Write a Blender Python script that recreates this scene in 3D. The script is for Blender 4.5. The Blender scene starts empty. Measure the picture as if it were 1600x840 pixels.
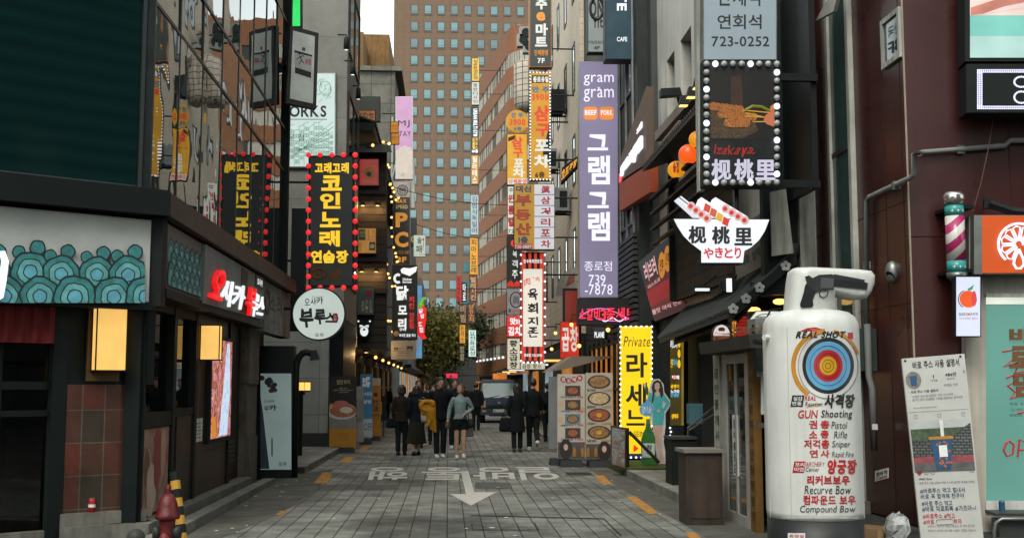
import bpy,math,random,sys
from mathutils import Vector,Matrix,noise
random.seed(7)
sc = bpy.context.scene
COL = sc.collection
R = math.radians
# ---------------------------------------------------------------- camera, light, exposure
EXPO = 1.55
F_PX = 1800.0
PITCH = math.atan(185/F_PX)
YAW = math.atan(100/F_PX*math.cos(PITCH))
EYE = Vector((0,0,1.57))
cam_d = bpy.data.cameras.new('camera')
cam_d.sensor_width = 36
cam_d.lens = 36*F_PX/1600
cam_d.clip_start = 0.1
cam_d.clip_end = 1500
cam = bpy.data.objects.new('camera',cam_d)
COL.objects.link(cam)
cam.location = EYE
cam.rotation_euler = (R(90) +PITCH,0,-YAW)
sc.camera = cam
SUN_EL,SUN_ROT = R(50),R(200)
w = bpy.data.worlds.new('World')
sc.world = w
w.use_nodes = True
nt = w.node_tree
bg = nt.nodes['Background']
sky = nt.nodes.new('ShaderNodeTexSky')
sky.sky_type = 'NISHITA'
sky.sun_disc = False
sky.sun_elevation = SUN_EL
sky.sun_rotation = SUN_ROT
sky.dust_density = 1.0
hs = nt.nodes.new('ShaderNodeHueSaturation')
hs.inputs['Saturation'].default_value = 0.16
nt.links.new(sky.outputs[0],hs.inputs['Color'])
tint = nt.nodes.new('ShaderNodeVectorMath');tint.operation = 'MULTIPLY'
tint.inputs[1].default_value = (0.95,1.0,0.945)
nt.links.new(hs.outputs[0],tint.inputs[0])
nt.links.new(tint.outputs[0],bg.inputs['Color'])
bg.inputs['Strength'].default_value = 0.15
sun_d = bpy.data.lights.new('sun','SUN')
sun_d.energy = 0.8
sun_d.angle = R(25)
sun_d.color = (1,0.93,0.82)
sun = bpy.data.objects.new('sun',sun_d)
COL.objects.link(sun)
# direction towards the sun (sun_rotation turns from +Y towards +X)
sdir = Vector((math.sin(SUN_ROT) *math.cos(SUN_EL),math.cos(SUN_ROT) *math.cos(SUN_EL),math.sin(SUN_EL)))
sun.rotation_euler = sdir.to_track_quat('Z','Y').to_euler()
sun.location = (0,0,60)
sc.view_settings.view_transform = 'Standard'
sc.view_settings.look = 'None'
sc.view_settings.exposure = EXPO
sc.view_settings.gamma = 1
sc.cycles.max_bounces = 6
sc.cycles.diffuse_bounces = 3
sc.cycles.glossy_bounces = 4
sc.cycles.transmission_bounces = 6
sc.cycles.transparent_max_bounces = 12
sc.cycles.sample_clamp_indirect = 4
sc.cycles.caustics_reflective = False
sc.cycles.caustics_refractive = False
try:
    sc.cycles.use_denoising = True
except Exception:
    pass
# ---------------------------------------------------------------- measuring: a pixel of the photograph to a point on a real surface
_F = Vector((math.sin(YAW) *math.cos(PITCH),math.cos(YAW) *math.cos(PITCH),math.sin(PITCH)))
_R = Vector((math.cos(YAW),-math.sin(YAW),0))
_U = _R.cross(_F)
def ray(px,py):
    return _F*F_PX+_R*(px-800) +_U*(420-py)
class Pl:
    """a plane; calling it with a photo pixel gives the point of the plane seen there"""
    def __init__(s,o,n):
        s.o,s.n = Vector(o),Vector(n).normalized()
        s.h = Vector((0,0,1)).cross(s.n)
        if s.h.length > 1e-6:s.h.normalize()
    def __call__(s,px,py,off=0.0):
        d = ray(px,py)
        t = (s.o+s.n*off-EYE).dot(s.n) /d.dot(s.n)
        return EYE+d*t
    def q(s,x0,y0,x1,y1,off=0.0):
        return [s(x0,y1,off),s(x1,y1,off),s(x1,y0,off),s(x0,y0,off)]
def FP(Y):return Pl((0,Y,0),(0,-1,0))
def XP(X):return Pl((X,0,0),(1 if X < 0 else -1,0,0))
GROUND = Pl((0,0,0),(0,0,1))
def P(px,py,Y):return FP(Y)(px,py)
def V(*a):return Vector(a)
# ---------------------------------------------------------------- materials
def S(r,g,b):
    f = lambda c:(c/255/12.92) if c/255 <= 0.04045 else ((c/255+0.055) /1.055) ** 2.4
    return (f(r),f(g),f(b))
_mats = {}
def _new(name):
    m = bpy.data.materials.new(name);m.use_nodes = True
    return m,m.node_tree,m.node_tree.nodes['Principled BSDF']
def _n(t,kind,**kw):
    n = t.nodes.new(kind)
    for k,v in kw.items():
        if k in n.inputs:n.inputs[k].default_value = v
        else:setattr(n,k,v)
    return n
def M(name,col=None,rough=0.6,metal=0.0,var=0.25,scale=3.0,bump=0.0,bscale=40.0,streak=0.0,spec=None):
    """a painted / plain surface with wear: large cloudy variation, fine grain and, if wanted, vertical dirt streaks"""
    if name in _mats:return _mats[name]
    m,t,b = _new(name)
    L = t.links
    geo = _n(t,'ShaderNodeNewGeometry')
    nz = _n(t,'ShaderNodeTexNoise',Scale=scale,Detail=6.0,Roughness=0.65)
    L.new(geo.outputs['Position'],nz.inputs['Vector'])
    mr = _n(t,'ShaderNodeMapRange');L.new(nz.outputs[0],mr.inputs[0])
    mr.inputs[1].default_value = 0.3;mr.inputs[2].default_value = 0.7
    mr.inputs[3].default_value = 1-var;mr.inputs[4].default_value = 1+var*0.6
    val = mr.outputs[0]
    if streak:
        mp = _n(t,'ShaderNodeMapping');mp.inputs['Scale'].default_value = (6,6,0.35)
        L.new(geo.outputs['Position'],mp.inputs[0])
        n2 = _n(t,'ShaderNodeTexNoise',Scale=1.5,Detail=4.0);L.new(mp.outputs[0],n2.inputs['Vector'])
        m2 = _n(t,'ShaderNodeMapRange');L.new(n2.outputs[0],m2.inputs[0])
        m2.inputs[1].default_value = 0.35;m2.inputs[2].default_value = 0.6
        m2.inputs[3].default_value = 1-streak;m2.inputs[4].default_value = 1
        mm = _n(t,'ShaderNodeMath',operation='MULTIPLY');L.new(val,mm.inputs[0]);L.new(m2.outputs[0],mm.inputs[1])
        val = mm.outputs[0]
    mx = _n(t,'ShaderNodeVectorMath',operation='SCALE')
    mx.inputs[0].default_value = col;L.new(val,mx.inputs['Scale'])
    L.new(mx.outputs[0],b.inputs['Base Color'])
    b.inputs['Roughness'].default_value = rough
    b.inputs['Metallic'].default_value = metal
    b.inputs['Specular IOR Level'].default_value = spec if spec is not None else (0.22 if rough >= 0.6 else 0.4)
    rr = _n(t,'ShaderNodeMapRange');L.new(nz.outputs[0],rr.inputs[0])
    rr.inputs[3].default_value = max(0.02,rough-0.12);rr.inputs[4].default_value = min(1,rough+0.12)
    L.new(rr.outputs[0],b.inputs['Roughness'])
    if bump:
        nb = _n(t,'ShaderNodeTexNoise',Scale=bscale,Detail=5.0);L.new(geo.outputs['Position'],nb.inputs['Vector'])
        bp = _n(t,'ShaderNodeBump',Strength=bump,Distance=0.01);L.new(nb.outputs[0],bp.inputs['Height'])
        L.new(bp.outputs[0],b.inputs['Normal'])
    _mats[name] = m
    return m
def E(name,col,k=1.0,var=0.12,scale=2.5,base=None):
    """a lit surface; col is the colour it shows, k its brightness"""
    if name in _mats:return _mats[name]
    m,t,b = _new(name)
    geo = _n(t,'ShaderNodeNewGeometry')
    nz = _n(t,'ShaderNodeTexNoise',Scale=scale,Detail=2.0);t.links.new(geo.outputs['Position'],nz.inputs['Vector'])
    mr = _n(t,'ShaderNodeMapRange');t.links.new(nz.outputs[0],mr.inputs[0])
    mr.inputs[1].default_value = 0.3;mr.inputs[2].default_value = 0.7
    g = k/(2 ** EXPO)
    mr.inputs[3].default_value = g*(1-var);mr.inputs[4].default_value = g*(1+var)
    t.links.new(mr.outputs[0],b.inputs['Emission Strength'])
    b.inputs['Emission Color'].default_value = (*col,1)
    b.inputs['Base Color'].default_value = (*(base or [c*0.25 for c in col]),1)
    b.inputs['Roughness'].default_value = 0.35
    _mats[name] = m
    return m
def PHOTO(name,cols,scale=8.0,emit=0.0,rough=0.4,seed=0,detail=4.0,dist=1.5):
    """a printed picture: clouds of several colours"""
    if name in _mats:return _mats[name]
    m,t,b = _new(name)
    geo = _n(t,'ShaderNodeNewGeometry')
    mp = _n(t,'ShaderNodeMapping');mp.inputs['Location'].default_value = (seed*7.3,seed*3.1,seed*5.7)
    t.links.new(geo.outputs['Position'],mp.inputs[0])
    nz = _n(t,'ShaderNodeTexNoise',Scale=scale,Detail=detail,Distortion=dist);t.links.new(mp.outputs[0],nz.inputs['Vector'])
    rp = _n(t,'ShaderNodeValToRGB');t.links.new(nz.outputs[0],rp.inputs[0])
    el = rp.color_ramp.elements
    n = len(cols)
    for i,c in enumerate(cols):
        p = 0.3+0.4*i/max(1,n-1)
        if i < 2:e = el[i];e.position = p
        else:e = el.new(p)
        e.color = (*c,1)
    t.links.new(rp.outputs[0],b.inputs['Base Color'])
    b.inputs['Roughness'].default_value = rough
    if emit:
        t.links.new(rp.outputs[0],b.inputs['Emission Color'])
        b.inputs['Emission Strength'].default_value = emit/(2 ** EXPO)
    _mats[name] = m
    return m
def GLASS(name,tint,ior=2.0,rough=0.02,wav=0.05,wscale=0.9):
    """dark facade glazing: mirrors the street at a grazing angle, dark when looked into"""
    if name in _mats:return _mats[name]
    m,t,b = _new(name)
    geo = _n(t,'ShaderNodeNewGeometry')
    nz = _n(t,'ShaderNodeTexNoise',Scale=wscale,Detail=2.0);t.links.new(geo.outputs['Position'],nz.inputs['Vector'])
    bp = _n(t,'ShaderNodeBump',Strength=wav,Distance=0.05);t.links.new(nz.outputs[0],bp.inputs['Height'])
    t.links.new(bp.outputs[0],b.inputs['Normal'])
    b.inputs['Base Color'].default_value = (*tint,1)
    b.inputs['IOR'].default_value = ior
    b.inputs['Roughness'].default_value = rough
    _mats[name] = m
    return m
def blinds(m,c1,c2):
    """slatted blinds and dim rooms seen behind dark glazing"""
    t = m.node_tree;b = t.nodes['Principled BSDF'];L = t.links
    geo = _n(t,'ShaderNodeNewGeometry');mp = _n(t,'ShaderNodeMapping');mp.inputs['Rotation'].default_value = (0.10,0.06,0)
    L.new(geo.outputs['Position'],mp.inputs[0])
    wv_ = _n(t,'ShaderNodeTexWave',Scale=1.6,Distortion=0.6,bands_direction='Z');L.new(mp.outputs[0],wv_.inputs[0])
    nz = _n(t,'ShaderNodeTexNoise',Scale=0.9,Detail=3.0);L.new(geo.outputs['Position'],nz.inputs['Vector'])
    mm = _n(t,'ShaderNodeMath',operation='MULTIPLY');L.new(wv_.outputs['Fac'],mm.inputs[0]);L.new(nz.outputs[0],mm.inputs[1])
    mx = _n(t,'ShaderNodeMix',data_type='RGBA');L.new(mm.outputs[0],mx.inputs[0]);mx.inputs[6].default_value = (*c1,1);mx.inputs[7].default_value = (*c2,1)
    L.new(mx.outputs[2],b.inputs['Base Color'])
def point(parent,loc,watts,col=(1,.62,.25),r=.05):
    """the light of a lamp that is lit in the photograph"""
    l = bpy.data.lights.new('lamp_light','POINT');l.energy = watts;l.color = col;l.shadow_soft_size = r
    o = bpy.data.objects.new('lamp_light',l);COL.objects.link(o);o.parent = parent;o.location = Vector(loc) -root_loc(parent)
def CLEAR(name,tint=(0.75,0.82,0.8)):
    """shop window: see-through pane with a reflection"""
    if name in _mats:return _mats[name]
    m,t,b = _new(name)
    t.nodes.remove(b)
    out = t.nodes['Material Output']
    tr = _n(t,'ShaderNodeBsdfTransparent');tr.inputs[0].default_value = (*tint,1)
    gl = _n(t,'ShaderNodeBsdfGlossy');gl.inputs['Roughness'].default_value = 0.02
    fr = _n(t,'ShaderNodeFresnel',IOR=1.55)
    mx = _n(t,'ShaderNodeMixShader')
    t.links.new(fr.outputs[0],mx.inputs[0]);t.links.new(tr.outputs[0],mx.inputs[1]);t.links.new(gl.outputs[0],mx.inputs[2])
    t.links.new(mx.outputs[0],out.inputs[0])
    _mats[name] = m
    return m
def BRICK(name,c1,c2,mortar,bw,bh,rough=0.7,axes='XZ',msize=0.01,offset=0.5,bump=0.3,scale=1.0,bias=0.0,var=0.3):
    """tiles, bricks, panels or pavers laid on a real surface; axes picks the two world axes of the wall"""
    if name in _mats:return _mats[name]
    m,t,b = _new(name)
    L = t.links
    geo = _n(t,'ShaderNodeNewGeometry')
    sx = _n(t,'ShaderNodeSeparateXYZ');L.new(geo.outputs['Position'],sx.inputs[0])
    cx = _n(t,'ShaderNodeCombineXYZ')
    L.new(sx.outputs['XYZ'.index(axes[0])],cx.inputs[0]);L.new(sx.outputs['XYZ'.index(axes[1])],cx.inputs[1])
    b.inputs['Specular IOR Level'].default_value = 0.22
    br = _n(t,'ShaderNodeTexBrick',offset=offset)
    L.new(cx.outputs[0],br.inputs['Vector'])
    br.inputs['Color1'].default_value = (*c1,1);br.inputs['Color2'].default_value = (*c2,1);br.inputs['Mortar'].default_value = (*mortar,1)
    br.inputs['Scale'].default_value = scale;br.inputs['Mortar Size'].default_value = msize;br.inputs['Mortar Smooth'].default_value = 0.2
    br.inputs['Brick Width'].default_value = bw;br.inputs['Row Height'].default_value = bh;br.inputs['Bias'].default_value = bias
    nz = _n(t,'ShaderNodeTexNoise',Scale=1.7,Detail=8.0,Roughness=0.7);L.new(geo.outputs['Position'],nz.inputs['Vector'])
    mr = _n(t,'ShaderNodeMapRange');L.new(nz.outputs[0],mr.inputs[0])
    mr.inputs[1].default_value = 0.3;mr.inputs[2].default_value = 0.7;mr.inputs[3].default_value = 1-var;mr.inputs[4].default_value = 1+var*0.6
    vs = _n(t,'ShaderNodeVectorMath',operation='SCALE');L.new(br.outputs['Color'],vs.inputs[0]);L.new(mr.outputs[0],vs.inputs['Scale'])
    L.new(vs.outputs[0],b.inputs['Base Color'])
    b.inputs['Roughness'].default_value = rough
    if bump:
        bp = _n(t,'ShaderNodeBump',Strength=bump,Distance=0.01);bp.invert = True
        L.new(br.outputs['Fac'],bp.inputs['Height']);L.new(bp.outputs[0],b.inputs['Normal'])
    _mats[name] = m
    return m
# ---------------------------------------------------------------- meshes
class MB:
    def __init__(s,m=None):
        s.v,s.f,s.fm,s.mats,s.sm = [],[],[],[],[]
        s.cur = 0;s.smooth = False
        if m:s.mat(m)
    def mat(s,m):
        if m not in s.mats:s.mats.append(m)
        s.cur = s.mats.index(m)
        return s
    def add(s,vs,fs):
        b = len(s.v)
        s.v += [Vector(p) for p in vs]
        for f in fs:
            s.f.append([b+i for i in f]);s.fm.append(s.cur);s.sm.append(s.smooth)
        return s
    def poly(s,pts):return s.add(pts,[list(range(len(pts)))])
    def box(s,x0,x1,y0,y1,z0,z1):
        return s.hexa([V(x0,y0,z0),V(x1,y0,z0),V(x1,y1,z0),V(x0,y1,z0),V(x0,y0,z1),V(x1,y0,z1),V(x1,y1,z1),V(x0,y1,z1)])
    def hexa(s,p):return s.add(p,[(0,3,2,1),(4,5,6,7),(0,1,5,4),(1,2,6,5),(2,3,7,6),(3,0,4,7)])
    def slab(s,pts,n,t):
        """a flat outline (its front, counter-clockwise seen from along n) with thickness t behind it"""
        k = len(pts);n = Vector(n)
        back = [Vector(p) -n*t for p in pts]
        fs = [list(range(k)),list(range(2*k-1,k-1,-1))]
        fs += [(i,k+i,k+(i+1) % k,(i+1) % k) for i in range(k)]
        return s.add(list(pts) +back,fs)
    def extr(s,pts,d):
        k = len(pts);d = Vector(d)
        fs = [list(range(k-1,-1,-1)),list(range(k,2*k))] +[(i,(i+1) % k,k+(i+1) % k,k+i) for i in range(k)]
        return s.add(list(pts) +[Vector(p) +d for p in pts],fs)
    def tube(s,path,r,seg=8,cap=True):
        path = [Vector(p) for p in path]
        rr = r if isinstance(r,(list,tuple)) else [r] *len(path)
        vs,fs = [],[]
        ref = None
        for i,p in enumerate(path):
            d = (path[min(i+1,len(path) -1)] -path[max(i-1,0)])
            if d.length < 1e-9:d = Vector((0,0,1))
            d.normalize()
            if ref is None:
                a = Vector((0,0,1)) if abs(d.z) < 0.9 else Vector((1,0,0))
                u = d.cross(a).normalized()
            else:
                u = (ref-d*ref.dot(d)).normalized()
            ref = u;v = d.cross(u)
            for k in range(seg):
                a = 2*math.pi*k/seg
                vs.append(p+(u*math.cos(a) +v*math.sin(a)) *rr[i])
        for i in range(len(path) -1):
            for k in range(seg):
                a,b = i*seg+k,i*seg+(k+1) % seg
                fs.append((a,b,b+seg,a+seg))
        if cap:
            fs.append(list(range(seg-1,-1,-1)));fs.append([(len(path) -1) *seg+k for k in range(seg)])
        return s.add(vs,fs)
    def lathe(s,prof,c,seg=16,sx=1.0,sy=1.0):
        c = Vector(c);vs,fs = [],[]
        for r,z in prof:
            for k in range(seg):
                a = 2*math.pi*k/seg
                vs.append(c+V(math.cos(a) *r*sx,math.sin(a) *r*sy,z))
        for i in range(len(prof) -1):
            for k in range(seg):
                a,b = i*seg+k,i*seg+(k+1) % seg
                fs.append((a,b,b+seg,a+seg))
        fs.append(list(range(seg-1,-1,-1)));fs.append([(len(prof) -1) *seg+k for k in range(seg)])
        return s.add(vs,fs)
    def ball(s,c,r,seg=10,rings=6):
        rx,ry,rz = r if isinstance(r,(list,tuple)) else (r,r,r)
        c = Vector(c);vs,fs = [],[]
        for i in range(1,rings):
            th = math.pi*i/rings
            for k in range(seg):
                a = 2*math.pi*k/seg
                vs.append(c+V(rx*math.sin(th) *math.cos(a),ry*math.sin(th) *math.sin(a),-rz*math.cos(th)))
        n = len(vs);vs += [c-V(0,0,rz),c+V(0,0,rz)]
        for i in range(rings-2):
            for k in range(seg):
                a,b = i*seg+k,i*seg+(k+1) % seg
                fs.append((a,b,b+seg,a+seg))
        for k in range(seg):
            fs.append((n,(k+1) % seg,k));fs.append((n+1,(rings-2) *seg+k,(rings-2) *seg+(k+1) % seg))
        return s.add(vs,fs)
    def disc(s,c,u,v,rx,ry,seg=24,a0=0.0,a1=2*math.pi):
        c = Vector(c)
        return s.poly([c+u*rx*math.cos(a0+(a1-a0) *k/seg) +v*ry*math.sin(a0+(a1-a0) *k/seg) for k in range(seg)])
    def mesh(s,name,org=None):
        me = bpy.data.meshes.new(name)
        o = org or Vector((0,0,0))
        me.from_pydata([p-o for p in s.v],[],s.f)
        for m in s.mats:me.materials.append(m)
        me.polygons.foreach_set('material_index',s.fm)
        me.polygons.foreach_set('use_smooth',s.sm)
        me.update()
        return me
    def build(s,name,parent=None,loc=None):
        """ONE mesh object; a child keeps the place given in world coordinates"""
        if parent is not None:
            o = bpy.data.objects.new(name,s.mesh(name,root_loc(parent)))
            COL.objects.link(o);o.parent = parent
        else:
            loc = Vector(loc) if loc is not None else base_of(s.v)
            o = bpy.data.objects.new(name,s.mesh(name,loc))
            COL.objects.link(o);o.location = loc
        return o
def base_of(vs):
    xs = [p.x for p in vs];ys = [p.y for p in vs];zs = [p.z for p in vs]
    return V((min(xs) +max(xs)) /2,(min(ys) +max(ys)) /2,min(zs))
def root_loc(o):
    while o.parent:o = o.parent
    return o.location.copy()
def tag(o,label,cat,group=None):
    o['label'] = label;o['category'] = cat
    if group:o['group'] = group
    return o
def kind(o,k):o['kind'] = k;return o
def thing(name,label,cat,loc=(0,0,0),group=None):
    o = bpy.data.objects.new(name,None);COL.objects.link(o)
    o.empty_display_size = 0.2
    o.location = Vector(loc)
    return tag(o,label,cat,group)
def copy_tree(o,loc=None,label=None,parent=None):
    c = o.copy();COL.objects.link(c);c.parent = parent
    if loc is not None:c.location = Vector(loc)
    if label:c['label'] = label
    for ch in list(o.children):copy_tree(ch,parent=c)
    return c
# ---------------------------------------------------------------- lettering
_tc = {}
_glyph = {}
def _strings(code):
    for c in code.co_consts:
        if isinstance(c,str):yield c
        elif isinstance(c,tuple):
            st = list(c)
            while st:
                q = st.pop()
                if isinstance(q,str):yield q
                elif isinstance(q,tuple):st += q
        elif hasattr(c,'co_consts'):yield from _strings(c)
ALPHABET = sorted({ch for t_ in _strings(sys._getframe().f_code) for ch in t_ if ord(ch) > 0x2e80 or ch in '-./:#!~+()' or (ord(ch) < 128 and ch.isalnum())})
def _curve_geo(body,bold,ext):
    c = bpy.data.curves.new('lettering','FONT')
    c.body = body;c.resolution_u = 3;c.offset = bold;c.extrude = ext;c.space_line = 3.0
    o = bpy.data.objects.new('lettering',c)
    me = o.to_mesh()
    vs = [v.co.copy() for v in me.vertices];fs = [list(p.vertices) for p in me.polygons]
    o.to_mesh_clear();bpy.data.objects.remove(o);bpy.data.curves.remove(c)
    return vs,fs
def _glyphs(chars,bold):
    """every letter on a line of its own, in one go"""
    vs,fs = _curve_geo('\n'.join(chars),bold,0.0)
    row = lambda v:int(round(-(v.y-0.35) /3.0))
    idx = {}
    for i,v in enumerate(vs):
        r_ = row(v);idx.setdefault(r_,{})[i] = len(idx.get(r_,{}))
    out = {}
    for i,ch in enumerate(chars):
        m_ = idx.get(i,{});out[ch] = ([V(vs[k].x,vs[k].y+3.0*i,0) for k in m_],[])
    for f in fs:
        r_ = row(vs[f[0]]);out[chars[r_]][1].append([idx[r_][k] for k in f])
    return out
def text_geo(sx,bold=0.0,ext=0.0,shear=0.0):
    """outline of a word as flat faces (ext gives raised letters)"""
    bold = min((0.0,0.015,0.03,0.045),key=lambda q:abs(q-bold))
    key = (sx,bold,ext,shear)
    if key in _tc:return _tc[key]
    if ext:
        vs,fs = _curve_geo(sx,bold,ext)
    else:
        if bold not in _glyph:_glyph[bold] = _glyphs(list(ALPHABET),bold)
        g = _glyph[bold];vs,fs = [],[];pen = 0.0
        for ch in sx:
            if ch ==' ':pen += 0.35;continue
            if ch not in g:g.update(_glyphs([ch],bold))
            gv,gf = g[ch]
            if not gv:continue
            x0 = min(v.x for v in gv);x1 = max(v.x for v in gv);n0 = len(vs)
            if ord(ch) > 0x2e80:x0,x1 = min(x0,0.06),max(x1,0.86)
            vs += [V(v.x-x0+pen,v.y,0) for v in gv];fs += [[n0+k for k in f] for f in gf]
            pen += x1-x0+0.09
    if shear:vs = [V(v.x+shear*v.y,v.y,v.z) for v in vs]
    if not vs:vs,fs = [V(0,0,0),V(1,0,0),V(1,1,0)],[[0,1,2]]
    x0 = min(v.x for v in vs);x1 = max(v.x for v in vs);y0 = min(v.y for v in vs);y1 = max(v.y for v in vs)
    r = (vs,fs,x0,x1-x0 or 1,y0,y1-y0 or 1)
    _tc[key] = r
    return r
def put_text(mb,sx,quad,n,bold=0.0,depth=0.0,shear=0.0,mirror=False,wob=0.0):
    """text fitted into the quad (bl, br, tr, tl); depth raises it along n"""
    vs,fs,x0,wd,y0,ht = text_geo(sx,bold,0.5 if depth else 0.0,shear)
    bl,br,tr,tl = quad
    out = []
    for v in vs:
        a,b = (v.x-x0) /wd,(v.y-y0) /ht
        if wob:
            a += wob*0.05*math.sin(9*b+3*a);b += wob*0.06*math.sin(7*a+2)
        if mirror:a = 1-a
        p = bl*(1-a) *(1-b) +br*a*(1-b) +tr*a*b+tl*(1-a) *b
        out.append(p+n*((v.z+0.5) *depth if depth else 0))
    mb.add(out,fs)
def col_text(s,x0,y0,x1,y1,gap=0.12):
    """characters one below the other"""
    n = len(s);h = (y1-y0) /(n+(n-1) *gap)
    out = []
    for i,ch in enumerate(s):
        if ch ==' ':continue
        yy = y0+i*h*(1+gap)
        out.append((ch,x0,yy,x1,yy+h))
    return out
def letter(parent,plane,mat,items,bold=0.02,off=0.012,depth=0.0,name='lettering',heavy=0.0,**kw):
    mb = MB(mat)
    if heavy:items = [(i[0],i[1] +dx,i[2] +dy,i[3] +dx,i[4] +dy,e) for i in items for dx,dy,e in ((-heavy,0,0),(heavy,0,.0004),(0,-heavy*.6,.0008),(0,heavy*.6,.0012))]
    for it in items:
        put_text(mb,it[0],plane.q(*it[1:5],off+(it[5] if len(it) > 5 else 0)),plane.n,bold,depth,**kw)
    return mb.build(name,parent)
def panel_sign(name,label,plane,box,face,frame,texts=(),thick=0.2,rim=2.0,group=None,cat='sign',wall=None,z_arms=(0.2,0.8),arm_r=0.025):
    """a box sign seen face on: casing, face panel, lettering, arms to the wall"""
    x0,y0,x1,y1 = box
    n = plane.n
    q = plane.q(x0,y0,x1,y1)
    r = thing(name,label,cat,(q[0] +q[1]) /2-n*thick/2,group)
    MB(frame).slab(q,n,thick).build('casing',r)
    MB(face).slab(plane.q(x0+rim,y0+rim,x1-rim,y1-rim,0.008),n,0.007).build('face_panel',r)
    for t in texts:
        letter(r,plane,t[0],t[1],**(t[2] if len(t) > 2 else {}))
    if wall is not None:
        for f in z_arms:
            c = (q[0].lerp(q[3],f) +q[1].lerp(q[2],f)) /2-n*thick/2
            mb = MB(D['steel_dark'])
            half = (q[1] -q[0]).length/2
            sgn = 1 if wall > c.x else -1
            mb.tube([c+V(sgn*half*0.96,0,0),V(wall,c.y,c.z)],arm_r,6)
            mb.build('wall_arm',r)
    return r
def bulbs(parent,pts,r,mat,name='bulb',limit=100):
    me = None
    for p in pts:
        if me is None:
            mb = MB(mat);mb.smooth = True
            mb.ball((0,0,0),r,8,6)
            me = mb.mesh(name)
        o = bpy.data.objects.new(name,me)
        COL.objects.link(o);o.parent = parent;o.location = Vector(p) -root_loc(parent)
def border_pts(plane,x0,y0,x1,y1,step,off):
    out = []
    nx = max(1,round((x1-x0) /step));ny = max(1,round((y1-y0) /step))
    for i in range(nx):out.append(plane(x0+(x1-x0) *i/nx,y0,off));out.append(plane(x1-(x1-x0) *i/nx,y1,off))
    for i in range(ny):out.append(plane(x1,y0+(y1-y0) *i/ny,off));out.append(plane(x0,y1-(y1-y0) *i/ny,off))
    return out
D = {}
D['steel_dark'] = M('dark steel',(0.012,0.015,0.015),0.5,0.5,spec=0.3)
D['steel'] = M('grey steel',(0.2,0.21,0.2),0.4,0.7)
D['black'] = M('black paint',(0.0045,0.0085,0.0078),0.55,var=0.4,spec=0.2)
D['black_cloth'] = M('black cloth',(0.004,0.006,0.0065),0.9,var=0.3,scale=8,spec=0.15)
D['white'] = M('white paint',(0.6,0.6,0.57),0.5,streak=0.3)
D['offwhite'] = M('dirty white paint',(0.36,0.36,0.32),0.6,streak=0.5)
D['concrete'] = M('grey concrete',(0.22,0.22,0.2),0.85,bump=0.2,streak=0.3)
D['ink'] = M('black lettering',(0.012,0.014,0.014),0.5)
D['red_ink'] = M('red lettering',(0.45,0.02,0.025),0.5)
D['white_ink'] = M('white lettering',(0.7,0.7,0.68),0.5)
D['yellow_ink'] = M('yellow lettering',(0.6,0.36,0.02),0.5)
D['lit_white'] = E('lit white',S(240,244,250),1.1)
D['lit_red'] = E('lit red',S(235,30,30),1.1)
D['lit_yellow'] = E('lit yellow',S(245,190,20),1.0)
D['lit_warm'] = E('warm lamp',S(255,190,95),1.5)
D['bulb_warm'] = E('warm bulb',S(255,190,100),2.6)
D['bulb_white'] = E('white bulb',S(235,240,255),1.6)
D['bulb_red'] = E('red bulb',S(240,45,50),1.0)
# ================================================================ THE SETTING: ground, road, pavements
def sheet(name,pts,m,z):
    o = MB(m).poly([V(x,y,z) for x,y in pts]).build(name,None,(0,0,z))
    return kind(o,'structure')
D['asphalt'] = M('old asphalt',(0.052,0.052,0.046),0.85,var=0.45,scale=1.2,bump=0.35,bscale=90)
D['pavers'] = BRICK('street pavers',(0.170,0.174,0.155),(0.136,0.140,0.124),(0.028,0.030,0.026),0.42,0.2,0.72,'YX',0.007,0.5,0.9,var=0.62)
# wear in the pavers: large dirty patches and smooth trodden tracks
def dirty(m):
    t = m.node_tree;b = t.nodes['Principled BSDF'];L = t.links
    src = b.inputs['Base Color'].links[0].from_socket
    geo = _n(t,'ShaderNodeNewGeometry')
    nz = _n(t,'ShaderNodeTexNoise',Scale=0.42,Detail=7.0,Roughness=0.6,Distortion=0.6);L.new(geo.outputs['Position'],nz.inputs['Vector'])
    mr = _n(t,'ShaderNodeMapRange');L.new(nz.outputs[0],mr.inputs[0])
    mr.inputs[1].default_value = 0.36;mr.inputs[2].default_value = 0.56;mr.inputs[3].default_value = 0.4;mr.inputs[4].default_value = 1.12
    n2 = _n(t,'ShaderNodeTexNoise',Scale=26.0,Detail=4.0);L.new(geo.outputs['Position'],n2.inputs['Vector'])
    m2 = _n(t,'ShaderNodeMapRange');L.new(n2.outputs[0],m2.inputs[0])
    m2.inputs[1].default_value = 0.3;m2.inputs[2].default_value = 0.7;m2.inputs[3].default_value = 0.75;m2.inputs[4].default_value = 1.2
    mm = _n(t,'ShaderNodeMath',operation='MULTIPLY');L.new(mr.outputs[0],mm.inputs[0]);L.new(m2.outputs[0],mm.inputs[1])
    vs = _n(t,'ShaderNodeVectorMath',operation='SCALE');L.new(src,vs.inputs[0]);L.new(mm.outputs[0],vs.inputs['Scale'])
    L.new(vs.outputs[0],b.inputs['Base Color'])
dirty(D['pavers']);dirty(D['asphalt'])
D['kerbstone'] = BRICK('kerb stone',(0.19,0.185,0.16),(0.14,0.14,0.12),(0.05,0.05,0.045),0.9,5.0,0.8,'YX',0.012,0.0,0.2,var=0.45)
D['sidewalk'] = BRICK('pavement slabs',(0.17,0.155,0.125),(0.13,0.12,0.10),(0.06,0.056,0.05),0.3,0.3,0.85,'YX',0.012,0.0,0.3,var=0.5)
D['roadwhite'] = M('worn white road paint',(0.40,0.385,0.35),0.8,var=0.35,scale=14)
D['roadyellow'] = M('worn yellow road paint',(0.36,0.17,0.035),0.8,var=0.5,scale=9)
sheet('ground',[(-500,-120),(500,-120),(500,700),(-500,700)],D['asphalt'],-0.02)
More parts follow.
